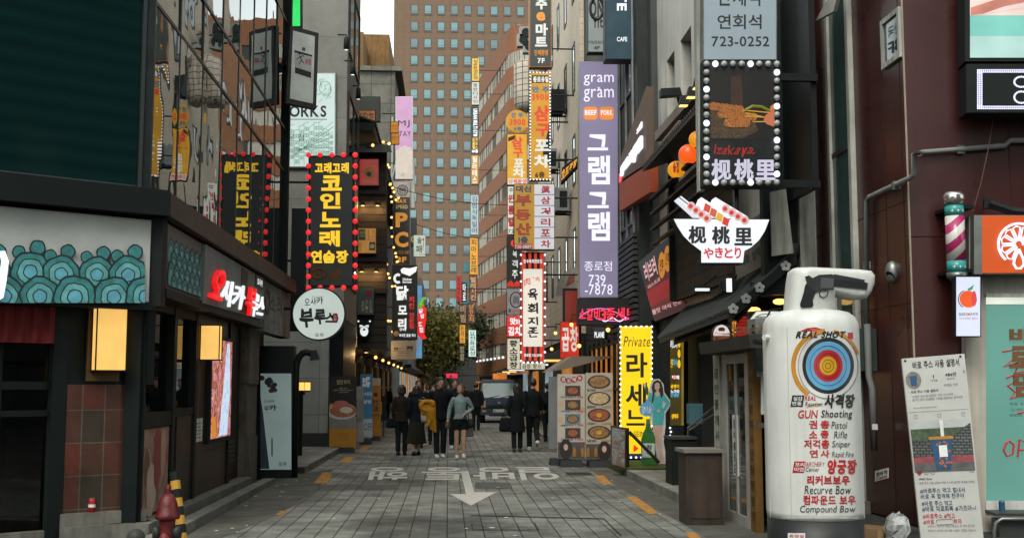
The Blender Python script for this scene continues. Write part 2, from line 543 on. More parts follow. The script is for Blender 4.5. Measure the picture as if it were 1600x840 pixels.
sheet('road',[(-2.75,-14),(3.05,-14),(3.05,150),(-2.75,150)],D['pavers'],0.0)
def kerb(name,x0,x1,y0,y1,h,top,walk):
    mb = MB(top).box(x0,x1,y0,y1,-0.02,h)
    kind(mb.build(name,None,(x0,y0,-0.02)),'structure')
# left: dropped strip by the plinth, then a raised pavement beyond the black sign stand
kerb('kerb',-2.80,-2.62,21.6,150,0.12,D['kerbstone'],None)
kerb('pavement',-3.6,-2.803,21.6,150,0.118,D['sidewalk'],None)
mb = MB(D['kerbstone']).box(-3.02,-2.84,7.0,19.4,-0.02,0.09)
kind(mb.build('kerb',None,(-2.93,7,-0.02)),'structure')
# right: kerb and raised pavement from the counter stand onwards
kerb('kerb',3.15,3.33,14.6,20.4,0.13,D['kerbstone'],None)
kerb('kerb',2.95,3.12,24.5,150,0.12,D['kerbstone'],None)
kerb('pavement',3.333,6.2,14.6,20.4,0.128,D['sidewalk'],None)
kerb('pavement',3.123,6.2,24.5,150,0.118,D['sidewalk'],None)
def gq(pts,z):
    g = Pl((0,0,z),(0,0,1))
    return [g(*p) for p in pts]
# painted words (reads from the other direction), arrow and dashes
mb = MB(D['roadwhite'])
for ch,xa,xb in (('행',(646,580),(634,574)),('통',(727,661),(726,657)),('방',(800,738),(806,740)),('일',(868,806),(876,812))):
    put_text(mb,ch,gq([(xa[0],729),(xa[1],729),(xb[1],749),(xb[0],749)],0.004),V(0,0,1),0.015)
kind(mb.build('road_lettering',None,(0,20,0.004)),'structure')
mb = MB(D['roadwhite']).poly(gq([(720,735),(732,735),(741,768),(776,768),(736,789),(703,771),(728,771)],0.004)[::-1])
kind(mb.build('road_arrow',None,(0,17,0.004)),'structure')
for pts in ([(490,754),(512,754),(519,737),(505,737)],[(528,722),(545,722),(553,713),(540,713)],[(560,703),(571,703),(577,696),(568,696)],
            [(430,804),(440,804),(447,797),(438,798)],
            [(928,742),(943,742),(957,756),(941,755)],[(978,775),(994,775),(1031,802),(1013,802)],[(1069,831),(1086,831),(1096,840),(1078,840)]):
    o = MB(D['roadyellow']).poly(gq(pts,0.004)).build('yellow_road_dash',None,gq([pts[0]],0.004)[0])
    kind(o,'structure')
# a repaired patch, gutters of plain asphalt and covers let into the pavers
D['patch'] = M('patched paving',(0.075,0.078,0.07),0.9,var=0.4,scale=5,bump=0.3)
D['gutter'] = M('gutter asphalt',(0.082,0.080,0.068),0.9,var=0.5,scale=2.5,bump=0.4,bscale=70)
o = MB(D['gutter']).poly(gq([(395,775),(430,745),(520,732),(500,760),(440,800),(345,840),(285,840)],0.0035)[::-1]).build('gutter',None,(-2.5,16,0.0035));kind(o,'structure')
o = MB(D['gutter']).poly([V(2.72,9,0.0035),V(3.6,9,0.0035),V(3.6,14.6,0.0035),V(3.15,14.6,0.0035),V(3.15,24,0.0035),V(2.72,24,0.0035)]).build('gutter',None,(3,16,0.0035));kind(o,'structure')
o = MB(D['patch']).poly(gq([(742,762),(801,762),(797,753),(742,753)],0.005)).build('paving_patch',None,gq([(770,757)],0.005)[0]);kind(o,'structure')
o = MB(D['patch']).poly(gq([(565,764),(622,763),(626,756),(572,757)],0.005)).build('paving_patch',None,gq([(600,760)],0.005)[0]);kind(o,'structure')
def cover(label,pts,m,rim=0.02):
    q = gq(pts,0.006)
    c = sum(q,Vector()) /4
    r = thing('utility_cover',label,'cover',(c.x,c.y,0.0),'covers let into the street paving')
    MB(D['black']).poly(gq(pts,0.005)).build('frame_gap',r)
    MB(m).poly([c+(p-c) *0.95 for p in q]).build('cover_plate',r)
cover('long paved utility cover with dark seams beside the white arrow, nearest the camera',[(737,827),(843,827),(836,816),(736,817)],D['pavers'])
cover('wide iron drain cover in the paving in front of the menu banners',[(886,741),(926,741),(922,737),(884,737)],M('iron',(0.03,0.03,0.028),0.6,0.5,bump=0.4))
o = MB(D['black']).poly(gq([(735,805),(945,810),(945,808.8),(735,803.6)],0.0045)).build('paving_seam',None,gq([(800,806)],0.0045)[0]);kind(o,'structure')
o = MB(D['black']).poly(gq([(945,810),(972,836),(969,836),(942,809)],0.0045)).build('paving_seam',None,gq([(955,820)],0.0045)[0]);kind(o,'structure')
# scraps of paper on the road
lit_m = M('paper scrap',(0.5,0.49,0.45),0.8)
litters = MB(lit_m)
rl = random.Random(3)
for _ in range(70):
    x = rl.choice([rl.uniform(2.2,3.1),rl.uniform(-2.8,-2.2),rl.uniform(-2,2.2)]);y = rl.uniform(11,32)
    a = rl.uniform(0,3);s_ = rl.uniform(0.012,0.032)
    litters.hexa([V(x,y,0.008) +V(math.cos(a) *dx*s_-math.sin(a) *dy*s_*0.6,math.sin(a) *dx*s_+math.cos(a) *dy*s_*0.6,dz) for dz in (0,0.004) for dx,dy in ((-1,-1),(1,-1),(1,1),(-1,1))])
o = litters.build('litter',None,(0,20,0.008));kind(o,'stuff')
# ================================================================ LEFT CORNER BUILDING (glass above, restaurant below)
XS,CY = -3.3,12.6
CN = V(0.59,-0.81,0).normalized();CU = V(0.81,0.59,0).normalized()
CORNER = V(XS,CY,0)
lb = thing('glass_building','dark glass corner building over the blue wave restaurant, at the left edge','building',(-3.3,12.6,0))
D['core'] = M('building core',(0.006,0.009,0.009),0.8,spec=0.2)
D['facade_glass'] = GLASS('mirror glass',(0.010,0.020,0.020),2.35,0.008,0.16,0.7)
D['facade_glass_dark'] = GLASS('dark tinted glass',(0.004,0.020,0.019),1.28,0.03,0.05,0.5)
blinds(D['facade_glass_dark'],(0.0028,0.0125,0.012),(0.0048,0.021,0.020))
D['mullion'] = M('dark mullion',(0.018,0.024,0.024),0.4,0.4)
fp = [V(-3.42,12.67,0),V(-3.42,22.9,0),V(-14,22.9,0),CORNER-CU*13.0-CN*0.12]
mb = MB(D['core']).extr([p+V(0,0,3.4) for p in fp][::-1],V(0,0,9.8))
fp2 = [V(-5.0,13.6,0),V(-5.0,22.9,0),V(-14,22.9,0),CORNER-CU*13.0-CN*2.2]
mb.extr([p for p in fp2][::-1],V(0,0,3.4))
mb.build('wall',lb)
rg = random.Random(5)
rows = [(3.72,5.86),(5.86,6.72),(6.72,8.9),(8.9,11.1),(11.1,13.1)]
cols = [CY+0.06+1.29*i for i in range(9)]
for (za,zb) in rows:
    for i in range(8):
        ya,yb = cols[i],cols[i+1]
        e = [rg.uniform(-0.006,0.006) for _ in range(3)]
        g = 0.025
        pts = [V(XS+e[0],ya+g,za+g),V(XS+e[1],yb-g,za+g),V(XS+e[1] +e[2],yb-g,zb-g),V(XS+e[0] +e[2],ya+g,zb-g)]
        MB(D['facade_glass']).slab(pts,V(1,0,0),0.02).build('glass_pane',lb)
    for i in range(4):
        a = CORNER-CU*(0.08+1.72*i);b = CORNER-CU*(0.08+1.72*(i+1))
        pts = [b+CU*0.03+V(0,0,za+0.02),a-CU*0.03+V(0,0,za+0.02),a-CU*0.03+V(0,0,zb-0.02),b+CU*0.03+V(0,0,zb-0.02)]
        MB(D['facade_glass_dark']).slab(pts,CN,0.02).build('glass_pane',lb)
mb = MB(D['mullion'])
for y in cols:mb.box(XS-0.1,XS+0.012,y-0.02,y+0.02,3.7,13.15)
for z in [r_[0] for r_ in rows] +[13.1]:mb.box(XS-0.1,XS+0.016,CY+0.03,22.95,z-0.022,z+0.022)
for i in range(5):
    a = CORNER-CU*(0.08+1.72*i)
    mb.tube([a+V(0,0,3.7),a+V(0,0,13.15)],0.035,4)
for z in [r_[0] for r_ in rows] +[13.1]:
    mb.tube([CORNER+V(0,0,z),CORNER-CU*8+V(0,0,z)],0.028,4)
mb.tube([CORNER+V(0.01,-0.01,3.7),CORNER+V(0.01,-0.01,13.15)],0.05,6)
mb.build('mullion',lb)
MB(D['core']).box(-4.2,-3.22,22.95,23.15,3.0,13.2).build('end_fin',lb)
# brown ledge over the shop and the fascia boards
FX = -3.05
FC = V(FX,12.35,0)
PCF = Pl(FC,CN)
PCW = Pl(FC-CN*0.30,CN)
D['ledge'] = M('brown metal ledge',(0.036,0.026,0.021),0.5,0.2)
D['ledge_dark'] = M('black metal ledge',(0.0025,0.0058,0.0052),0.6,0.0,spec=0.2)
mb = MB(D['ledge']).box(-3.5,-2.94,12.24,22.4,3.37,3.62)
mb.build('ledge',lb)
a,b = V(-2.94,12.22,0),V(-2.94,12.22,0) -CU*8
mb = MB(D['ledge_dark']).extr([a+V(0,0,3.37),b+V(0,0,3.37),b-CN*0.5+V(0,0,3.37),a-CN*0.5+V(0,0,3.37)],V(0,0,0.27))
mb.build('ledge',lb)
D['fascia_paper'] = M('grey sign board',(0.36,0.37,0.35),0.6,var=0.15)
D['black_frame'] = M('black shop frame',(0.0028,0.006,0.0055),0.55,0.0,spec=0.2)
# boards behind the fascia art
q = PCF.q(-160,322,228,475)
a = FC+CU*-0.12;b = FC-CU*3.2
MB(D['fascia_paper']).slab([b+V(0,0,2.46),a+V(0,0,2.46),a+V(0,0,3.33),b+V(0,0,3.33)],CN,0.2).build('fascia_board',lb)
D['fascia_side'] = M('grey brown sign board',(0.16,0.14,0.125),0.6,var=0.2)
MB(D['fascia_side']).box(-3.25,FX,12.5,19.1,2.64,3.34).build('fascia_board',lb)
MB(D['black_frame']).box(-3.35,FX+0.02,12.30,12.50,2.42,3.36).build('corner_post',lb)
MB(D['black_frame']).box(-3.4,-3.245,12.40,12.56,0.172,2.42).build('corner_post',lb)
MB(D['black_frame']).box(-3.5,FX+0.03,12.5,19.1,2.53,2.63).build('soffit',lb)
mb = MB(D['black_frame']).extr([p+V(0,0,2.38) for p in (FC,FC-CU*3.2,FC-CU*3.2-CN*0.45,FC-CN*0.45)],V(0,0,0.07));mb.build('soffit',lb)
# ---- ground floor, street side (plane X = -3.25)
XW = -3.25
SW = XP(XW)
D['shop_tile'] = BRICK('dark wall tiles',(0.055,0.026,0.019),(0.034,0.029,0.02),(0.012,0.012,0.01),0.42,0.36,0.45,'YZ',0.008,0.0,0.3,var=0.5)
D['corner_tile'] = BRICK('corner tiles',(0.12,0.026,0.018),(0.032,0.030,0.020),(0.09,0.075,0.055),0.188,0.335,0.4,'XZ',0.006,0.0,0.3,var=0.55)
D['plinth'] = M('stone plinth',(0.15,0.145,0.125),0.85,bump=0.4,var=0.35,streak=0.3)
MB(D['plinth']).box(-3.6,-3.08,12.3,18.6,-0.02,0.17).build('plinth',lb)
mb = MB(D['shop_tile'])
mb.box(-3.45,XW,14.16,17.3,0.17,1.22);mb.box(-3.45,XW,15.05,17.3,1.22,2.55)
mb.build('tile_wall',lb)
mb = MB(D['black_frame'])
for y in (12.5,13.80,14.98,17.3):mb.box(-3.46,XW+0.03,y,y+0.14 if y != 12.5 else 12.56,0.172,2.53)
mb.box(-3.46,XW+0.02,12.56,13.8,1.14,1.30);mb.box(-3.46,XW+0.015,13.94,14.98,1.22,1.32)
mb.box(-3.46,XW+0.022,12.56,15.0,2.42,2.53)
mb.build('window_frame',lb)
cg = CLEAR('shop window glass',(0.42,0.46,0.44))
for (ya,yb,za,zb) in ((12.56,13.8,1.30,2.42),(13.94,14.98,1.32,2.42)):
    MB(cg).slab([V(XW-0.06,ya,za),V(XW-0.06,yb,za),V(XW-0.06,yb,zb),V(XW-0.06,ya,zb)],V(1,0,0),0.01).build('window_pane',lb)
MB(M('restaurant interior',(0.05,0.033,0.02),0.8,var=0.5)).box(-4.98,-4.8,12.8,16.5,0.3,2.8).build('interior_wall',lb)
mb = MB(D['bulb_warm']);mb.ball((-4.2,13.6,2.25),0.035);mb.ball((-4.4,14.6,2.2),0.03);mb.ball((-3.9,15.4,2.15),0.03)
mb.build('interior_lamp',lb)
MB(D['lit_warm']).box(-4.79,-4.77,14.2,14.9,1.5,1.9).build('interior_lamp',lb)
mb = MB(D['black_frame']).box(-3.5,XW-0.05,17.44,18.55,0.172,2.53);mb.build('door',lb)
mb = MB(M('louvre',(0.02,0.024,0.022),0.5))
for i in range(5):mb.box(XW-0.05,XW-0.03,17.7,18.2,0.45+i*0.07,0.49+i*0.07)
mb.build('louvre',lb)
MB(D['steel']).box(XW-0.05,XW-0.0,17.62,17.66,1.2,1.4).build('door_handle',lb)
D['rough_stone'] = M('old stone pier',(0.13,0.115,0.09),0.9,var=0.4,scale=5,bump=0.8,bscale=14,streak=0.35)
mb = MB(D['rough_stone'])
for i,(za,zb) in enumerate(((0,.78),(.785,1.62),(1.625,2.62))):
    mb.box(-3.7,-3.16-0.03*(i % 2),18.62,19.55,za-(0.02 if i ==0 else 0),zb)
mb.build('stone_pier',lb)
MB(D['core']).box(-5,-3.62,19.56,22.9,-0.02,3.4).build('recess_wall',lb)
# ---- ground floor, cut corner
def corner_box(px0,px1,z0,z1,d0,d1,m,name):
    """a box on the cut corner between two pixel columns; d = distances in front of the wall plane"""
    a = PCW(px0,605);b = PCW(px1,605)
    p = [V(a.x,a.y,z0),V(b.x,b.y,z0)]
    pts = [p[0] +CN*d0,p[1] +CN*d0,p[1] +CN*d1,p[0] +CN*d1]
    lo = [v.copy() for v in pts];hi = [V(v.x,v.y,z1) for v in pts]
    mb = MB(m);mb.hexa([lo[0],lo[1],lo[2],lo[3],hi[0],hi[1],hi[2],hi[3]])
    return mb.build(name,lb) if name else mb
corner_box(84,240,1.60,2.46,-0.1,0.0,D['black_frame'],'dark_panel')
# tiled pilaster with a rounded inner side
mb = MB(D['corner_tile'])
pa,pb = PCW(104,605),PCW(219,605)
prof = []
for k in range(9):
    a = k/8*math.pi/2
    prof.append(pb-CU*(0.13*(1-math.sin(a))) -CN*(0.12*(1-math.cos(a)) -0.02) *1.0)
outline = [pa+CN*0.02,pa-CN*0.2,pb-CN*0.2] +prof[::-1]
outline = [V(p.x,p.y,0.30) for p in outline]
mb.extr(outline,V(0,0,1.30));mb.build('tiled_pilaster',lb)
corner_box(100,232,0.172,0.30,-0.2,0.06,D['plinth'],'stone_ledge')
corner_box(100,240,-0.02,0.17,-0.2,0.10,D['plinth'],'plinth')
corner_box(-200,84,1.55,1.63,-0.12,-0.04,D['black_frame'],'door_rail')
corner_box(-200,84,-0.02,0.14,-0.12,-0.03,D['plinth'],'door_sill')
corner_box(80,103,0.0,2.46,-0.14,0.03,D['black_frame'],'door_post')
corner_box(-5,4,0.0,2.4,-0.13,-0.03,D['black_frame'],'door_post')
corner_box(-200,82,1.28,1.34,-0.12,-0.05,D['black_frame'],'door_rail')
corner_box(-200,82,0.16,2.4,-0.10,-0.09,CLEAR('door glass',(0.5,0.55,0.52)),'door_pane')
corner_box(-220,84,0.0,2.4,-1.3,-1.2,M('restaurant interior',()),'interior_wall')
corner_box(20,60,1.34,2.35,-0.8,-0.78,M('hanging cloth behind door',(0.10,0.09,0.07),0.8),'inner_blind')
# ---- art and signs on the restaurant
def pq(plane,pts,off=0.0):return [plane(px,py,off) for px,py in pts]
def waves(root,plane,rows,ybot,pal,xlim,off=0.004,name='wave_painting'):
    """scale-shaped waves, nearer ones lap over those behind"""
    mb = MB(pal[0]);o = off
    for (cx,cy,r,curls) in rows:
        layers = [(1.0,0)] +[(0.9,1),(0.66,0),(0.6,2),(0.36,0),(0.3,3)]
        shapes = [(cx,cy,r*k,c) for k,c in layers]
        if curls:
            shapes = [(cx-r*0.55,cy-r*0.95,r*0.34,0),(cx-r*0.55,cy-r*0.95,r*0.27,1),(cx+r*0.35,cy-r*1.15,r*0.4,0),(cx+r*0.35,cy-r*1.15,r*0.32,1)] +shapes
        for (sx,sy,sr,c) in shapes:
            pts = []
            n = 28
            for k in range(n):
                a = 2*math.pi*k/n
                wob = 1+0.035*math.sin(5*a+cx) +0.02*math.sin(11*a+cy*3)
                pts.append((min(max(sx+sr*wob*math.cos(a),xlim[0]),xlim[1]),min(sy-sr*wob*math.sin(a),ybot)))
            mb.mat(pal[c])
            o += 0.0004
            mb.poly(pq(plane,pts,o))
    return mb.build(name,root)
wp = [M('painted outline',(0.008,0.018,0.02),0.5),M('wave teal',(0.035,0.20,0.20),0.5,var=0.5,scale=9),M('wave pale',(0.11,0.34,0.34),0.5,var=0.4,scale=9),M('wave light blue',(0.10,0.33,0.42),0.5,var=0.3,scale=9)]
wv = thing('wave_sign','long pale fascia sign painted with big teal waves, on the cut corner above the lantern','sign',PCF(110,474,0.01))
a_,b_ = PCF(-40,400).to_2d(),None
pl_board = M('fascia print ground',(0.40,0.41,0.39),0.6,var=0.12)
q0 = [FC-CU*3.18,FC-CU*0.13]
MB(pl_board).slab([q0[0] +V(0,0,2.47),q0[1] +V(0,0,2.47),q0[1] +V(0,0,3.31),q0[0] +V(0,0,3.31)],CN,-0.012).build('board',wv)
PCB = Pl(FC+CN*0.012,CN)
rw_ = random.Random(12)
rowsw = [(x+rw_.uniform(-3,3),427+rw_.uniform(-3,3),31+rw_.uniform(-2,2),True) for x in (-225,-170,-117,-63,-10,45,98,152,203)] +[(x+rw_.uniform(-2,2),463+rw_.uniform(-2,2),33+rw_.uniform(-2,2),False) for x in (-219,-162,-105,-48,6,62,119,176,229)]
waves(wv,PCB,rowsw,473,wp,(-235,226.5))
mb = MB(E('lit shop letter',S(250,250,252),1.2));mb.tube(pq(PCB,[(-4,398),(4,396),(8,408),(4,440),(0,462),(-12,468)],0.06),0.035,8);mb.build('lit_letter',wv)
MB(M('grey tile strip',(0.14,0.16,0.15),0.6,var=0.4,scale=20)).slab(pq(PCB,[(-40,470),(84,469),(88,445),(-40,440)],0.03),CN,0.012).build('letter_plate',wv)
sv = thing('wave_sign','narrow fascia sign with small teal scale waves beside the red and white lettering','sign',V(FX+0.02,13.4,2.66))
SP = XP(FX)
def sp(y,z,off=0.0):return V(FX+off,y,z)
MB(M('side board',(0.15,0.135,0.12),0.6)).slab([sp(12.56,2.66,.012),sp(14.25,2.66,.012),sp(14.25,3.32,.012),sp(12.56,3.32,.012)],V(1,0,0),0.01).build('board',sv)
mb = MB(wp[0]);o = 0.014
for r_ in range(4):
    for c in range(7):
        cy_,cz,rad = 12.7+c*0.26+(0.13 if r_ % 2 else 0),3.02-r_*0.13,0.15
        o += 0.00015
        for k,m_ in ((1,0),(.86,1),(.62,0),(.52,2),(.25,1)):
            mb.mat(wp[m_]);o += 0.00012
            mb.poly([sp(min(max(cy_+math.cos(a) *rad*k,12.57),14.24),max(cz+math.sin(a) *rad*k*1.25,2.67),o) for a in [2*math.pi*t/16 for t in range(16)]])
mb.build('wave_painting',sv)
ls = thing('letter_sign','brush lettered restaurant sign in red and white raised letters, on the long side fascia','sign',V(FX+0.02,16.6,2.66))
MB(M('letter plate',(0.17,0.18,0.17),0.6,var=0.3)).slab([sp(14.3,2.6,.05),sp(18.9,2.66,.05),sp(18.9,3.33,.05),sp(14.3,3.33,.05)],V(1,0,0),0.05).build('back_plate',ls)
MB(D['ink']).slab([sp(16.8,2.66,.056),sp(17.3,2.66,.056),sp(17.3,3.3,.056),sp(16.8,3.3,.056)],V(1,0,0),0.005).build('dark_panel',ls)
def side_text(root,s,y0,y1,z0,z1,mat,depth,off,bold=.03,slant=.12,wob=0.5,name='lettering'):
    mb = MB(mat)
    put_text(mb,s,[sp(y0,z0,off),sp(y1,z0,off),sp(y1+slant,z1,off),sp(y0+slant,z1,off)],V(1,0,0),bold,depth,wob=wob)
    return mb.build(name,root)
rl_,wl_ = E('lit red letter',S(225,25,28),1.0),E('lit white letter',S(235,240,242),1.05)
side_text(ls,'오',14.45,15.15,2.68,3.10,rl_,0.06,0.055,.015,.35)
side_text(ls,'사카',15.15,16.8,2.67,3.03,wl_,0.03,0.055,.015,.3)
side_text(ls,'부',17.0,17.55,2.64,3.06,rl_,0.06,0.06,.015,.3)
side_text(ls,'루스',17.55,18.6,2.66,3.02,wl_,0.03,0.055,.015,.3)
MB(D['ink']).slab([sp(18.0,3.14,.06),sp(18.8,3.14,.06),sp(18.8,3.31,.06),sp(18.0,3.31,.06)],V(1,0,0),0.008).build('small_plate',ls)
side_text(ls,'오사카',18.15,18.65,3.17,3.28,wl_,0,0.064,.03,0,0)
gs = thing('fascia_sign','weathered grey fascia sign with faint brush writing, next to the round white sign','sign',V(FX,20.6,2.6))
MB(M('grey weathered board',(0.21,0.205,0.185),0.7,var=0.3,streak=0.4)).box(FX-0.2,FX,19.25,22.3,2.5,3.34).build('board',gs)
MB(M('pinkish weathered board',(0.24,0.19,0.17),0.7,var=0.3,streak=0.4)).box(FX-0.2,FX+0.01,21.25,22.35,2.5,3.34).build('end_board',gs)
fg = M('faded lettering',(0.06,0.062,0.06),0.7,var=0.5,scale=12)
side_text(gs,'소리',19.9,21.2,2.85,3.2,fg,0,0.004,.02,0,.5)
mb = MB(M('faded red ring',(0.13,0.07,0.06),0.7));
mb.tube([sp(19.55+.2*math.cos(t*.42),3.0+.2*math.sin(t*.42),.0) for t in range(16)],0.02,5);mb.build('ring_mark',gs)
side_text(gs,'술과 안주',20.0,21.0,2.68,2.74,fg,0,0.004,.0,0,0)
# noren curtain
nr = MB(M('red noren cloth',(0.105,0.012,0.012),0.9,var=0.25,scale=4))
npts = 40
A = PCW(-120,468,0.16);B = PCW(88,468,0.16)
for k in range(npts):
    def fold(i):
        p = A.lerp(B,i/npts);return p+CN*0.025*math.sin(i*1.35)
    a,b = fold(k),fold(k+1)
    za,zb = 2.01,2.45
    nr.hexa([V(a.x,a.y,za),V(b.x,b.y,za),V(b.x,b.y,za) -CN*.004,V(a.x,a.y,za) -CN*.004,V(a.x,a.y,zb),V(b.x,b.y,zb),V(b.x,b.y,zb) -CN*.004,V(a.x,a.y,zb) -CN*.004])
tag(nr.build('noren_curtain',None,(A+B) /2),'short dark red curtain hanging over the restaurant door at the left edge','curtain')
# lanterns
def box_lantern(label,c,u,v,wd,dp,ht,cat='lantern',group='square paper lanterns on the restaurant wall'):
    """c: middle of the back at the bottom; u sideways, v out from the wall"""
    r = thing('wall_lantern',label,cat,c,group)
    u,v = V(*u).normalized(),V(*v).normalized()
    def bx(m,a0,a1,b0,b1,z0,z1,name):
        p = [c+u*a+v*b for a,b in ((a0,b0),(a1,b0),(a1,b1),(a0,b1))]
        return MB(m).hexa([q+V(0,0,z0) for q in p] +[q+V(0,0,z1) for q in p]).build(name,r)
    paper = E('lantern paper',S(250,196,104),0.98,0.16,3.5)
    bx(paper,-wd/2+.012,wd/2-.012,0.05,dp-.012,.015,ht-.015,'paper_shade')
    mb = MB(D['black_frame'])
    t = 0.012
    for a in (-wd/2,wd/2-t):
        for b in (0.045,dp-t):
            p = [c+u*x+v*y for x,y in ((a,b),(a+t,b),(a+t,b+t),(a,b+t))]
            mb.hexa([q for q in p] +[q+V(0,0,ht) for q in p])
    for z in (0,ht-t):
        p = [c+u*x+v*y for x,y in ((-wd/2-.002,0.043),(wd/2+.002,0.043),(wd/2+.002,dp+.002),(-wd/2-.002,dp+.002))]
        mb.hexa([q+V(0,0,z-.001) for q in p] +[q+V(0,0,z+t) for q in p])
    mb.build('frame',r)
    bx(M('lantern back wood',(0.10,0.055,0.02),0.7),-wd/2-.03,wd/2-.02,0.0,.035,-.10,ht+.03,'back_board')
    return r
cl = PCW(163,580,0.02)
box_lantern('square paper lantern glowing on the dark panel above the tiled corner',V(cl.x,cl.y,PCW(170,580).z),CU,CN,0.33,0.19,0.66)
box_lantern('small square paper lantern glowing on the side wall by the food video screen',V(XW,15.2,1.92),(0,1,0),(1,0,0),0.2,0.30,0.46)
# posters on the side wall
fp_ = thing('food_poster','framed close-up food poster under the restaurant window behind the hydrant','poster',V(XW,13.2,0.2))
MB(D['black_frame']).box(XW-0.1,XW+0.0,12.56,13.8,0.175,1.14).build('frame',fp_)
mb = MB(PHOTO('raw meat picture',[(0.20,0.10,0.07),(0.26,0.17,0.11),(0.16,0.05,0.04),(0.33,0.22,0.15)],2.2,seed=2))
mb.poly([V(XW+.004,12.60,.2),V(XW+.004,13.76,.2),V(XW+.004,13.76,1.12),V(XW+.004,12.60,1.12)])
for (cy_,cz,ry,rz,m_) in ((13.25,.78,.18,.34,M('poster red meat',(.20,.035,.03),.5,var=.4,scale=8)),(13.0,.45,.2,.3,M('poster pale fingers',(.42,.30,.24),.5)),(13.5,.85,.12,.28,M('poster pink',(.35,.19,.15),.5)),(12.8,.7,.12,.2,M('poster brown',(.12,.055,.035),.5))):
    mb.mat(m_);mb.poly([V(XW+.005+cy_*1e-4,cy_+ry*math.cos(t*.3) *(1+.15*math.sin(t)),cz+rz*math.sin(t*.3)) for t in range(21)])
mb.build('picture',fp_)
sn = thing('video_screen','bright upright video screen showing sliced food, on the restaurant side wall','screen',V(XW+.03,16.5,.86))
MB(D['black_frame']).box(XW+.001,XW+.07,15.72,17.28,.82,2.28).build('casing',sn)
mb = MB(PHOTO('video picture',[S(70,40,30),S(180,90,80),S(120,60,40),S(215,150,120),S(150,60,150),S(235,200,160)],3.2,0.9,seed=4,dist=3.0,detail=3))
mb.poly([V(XW+.074,15.8,.88),V(XW+.074,17.2,.88),V(XW+.074,17.2,2.23),V(XW+.074,15.8,2.23)])
mb.mat(PHOTO('video cloth',[S(150,175,205),S(200,215,235),S(170,195,225)],5,.95,seed=1))
mb.poly([V(XW+.077,16.35,.9),V(XW+.077,16.95,.9),V(XW+.077,17.1,1.5),V(XW+.077,17.0,2.2),V(XW+.077,16.8,2.2),V(XW+.077,16.6,1.6)])
mb.mat(E('video pink',S(235,70,110),.9));mb.poly([V(XW+.077,15.85,1.95),V(XW+.077,16.3,2.02),V(XW+.077,16.3,2.15),V(XW+.077,15.85,2.1)])
mb.mat(E('video orange',S(225,140,40),.8));mb.poly([V(XW+.077,15.85,.9),V(XW+.077,16.2,.9),V(XW+.077,16.1,1.15),V(XW+.077,15.85,1.2)])
mb.build('screen_picture',sn)
nt_ = thing('paper_notice','small white paper notice on the tiled side wall under the lantern','notice',V(XW,15.5,0.9))
MB(D['white']).slab([V(XW+.006,15.15,.87),V(XW+.006,15.6,.87),V(XW+.006,15.6,1.17),V(XW+.006,15.15,1.17)],V(1,0,0),.005).build('paper',nt_)
mb = MB(D['ink'])
for i in range(5):mb.slab([V(XW+.008,15.2,.92+i*.045),V(XW+.008,15.55-.05*(i % 2),.92+i*.045),V(XW+.008,15.55-.05*(i % 2),.93+i*.045),V(XW+.008,15.2,.93+i*.045)],V(1,0,0),.001)
mb.build('print',nt_)
# red can on the ledge
cp = PCW(143,806,0.03)
cn_ = thing('drink_can','small red drink can standing on the stone ledge by the hydrant','can',V(cp.x,cp.y,0.301))
mb = MB(M('red can',(0.35,0.015,0.015),0.35,.3));mb.smooth = True
mb.lathe([(.03,0),(.036,.01),(.036,.12),(.028,.135)],V(cp.x,cp.y,.301),14);mb.build('can_body',cn_)
mb = MB(D['steel']).lathe([(.028,0),(.028,.006)],V(cp.x,cp.y,.437),14);mb.build('can_lid',cn_)
mb = MB(D['white_ink']).lathe([(.0365,0),(.0365,.03)],V(cp.x,cp.y,.35),14);mb.build('can_label',cn_)
# fire hydrant
hc = P(262,800,9.5);hc.z = 0
hy = thing('fire_hydrant','red painted fire hydrant with domed cap, in front of the left shop','hydrant',hc)
hr = M('chipped red paint',(0.10,0.006,0.007),0.5,var=0.6,scale=14,bump=0.3,streak=.3)
mb = MB(hr);mb.smooth = True
mb.lathe([(.15,0),(.15,.04),(.10,.05),(.095,.50),(.10,.52)],hc,20);mb.build('barrel',hy)
mb = MB(hr);mb.smooth = True
mb.lathe([(.10,.52),(.15,.53),(.155,.56),(.13,.58),(.12,.64),(.085,.70),(.035,.73)],hc,20);mb.build('bonnet',hy)
mb = MB(hr).lathe([(.034,.728),(.034,.77),(.022,.80)],hc,6);mb.build('cap_nut',hy)
for sgn in (-1,1):
    mb = MB(M('dark iron outlet',(0.03,0.03,0.028),.5,.5));mb.smooth = True
    mb.tube([hc+V(sgn*.08,-.02,.42),hc+V(sgn*.17,-.04,.42)],.055,12);mb.build('side_outlet',hy)
mb = MB(hr);mb.smooth = True;mb.tube([hc+V(0,-.08,.36),hc+V(0,-.16,.36)],.07,12);mb.build('front_outlet',hy)
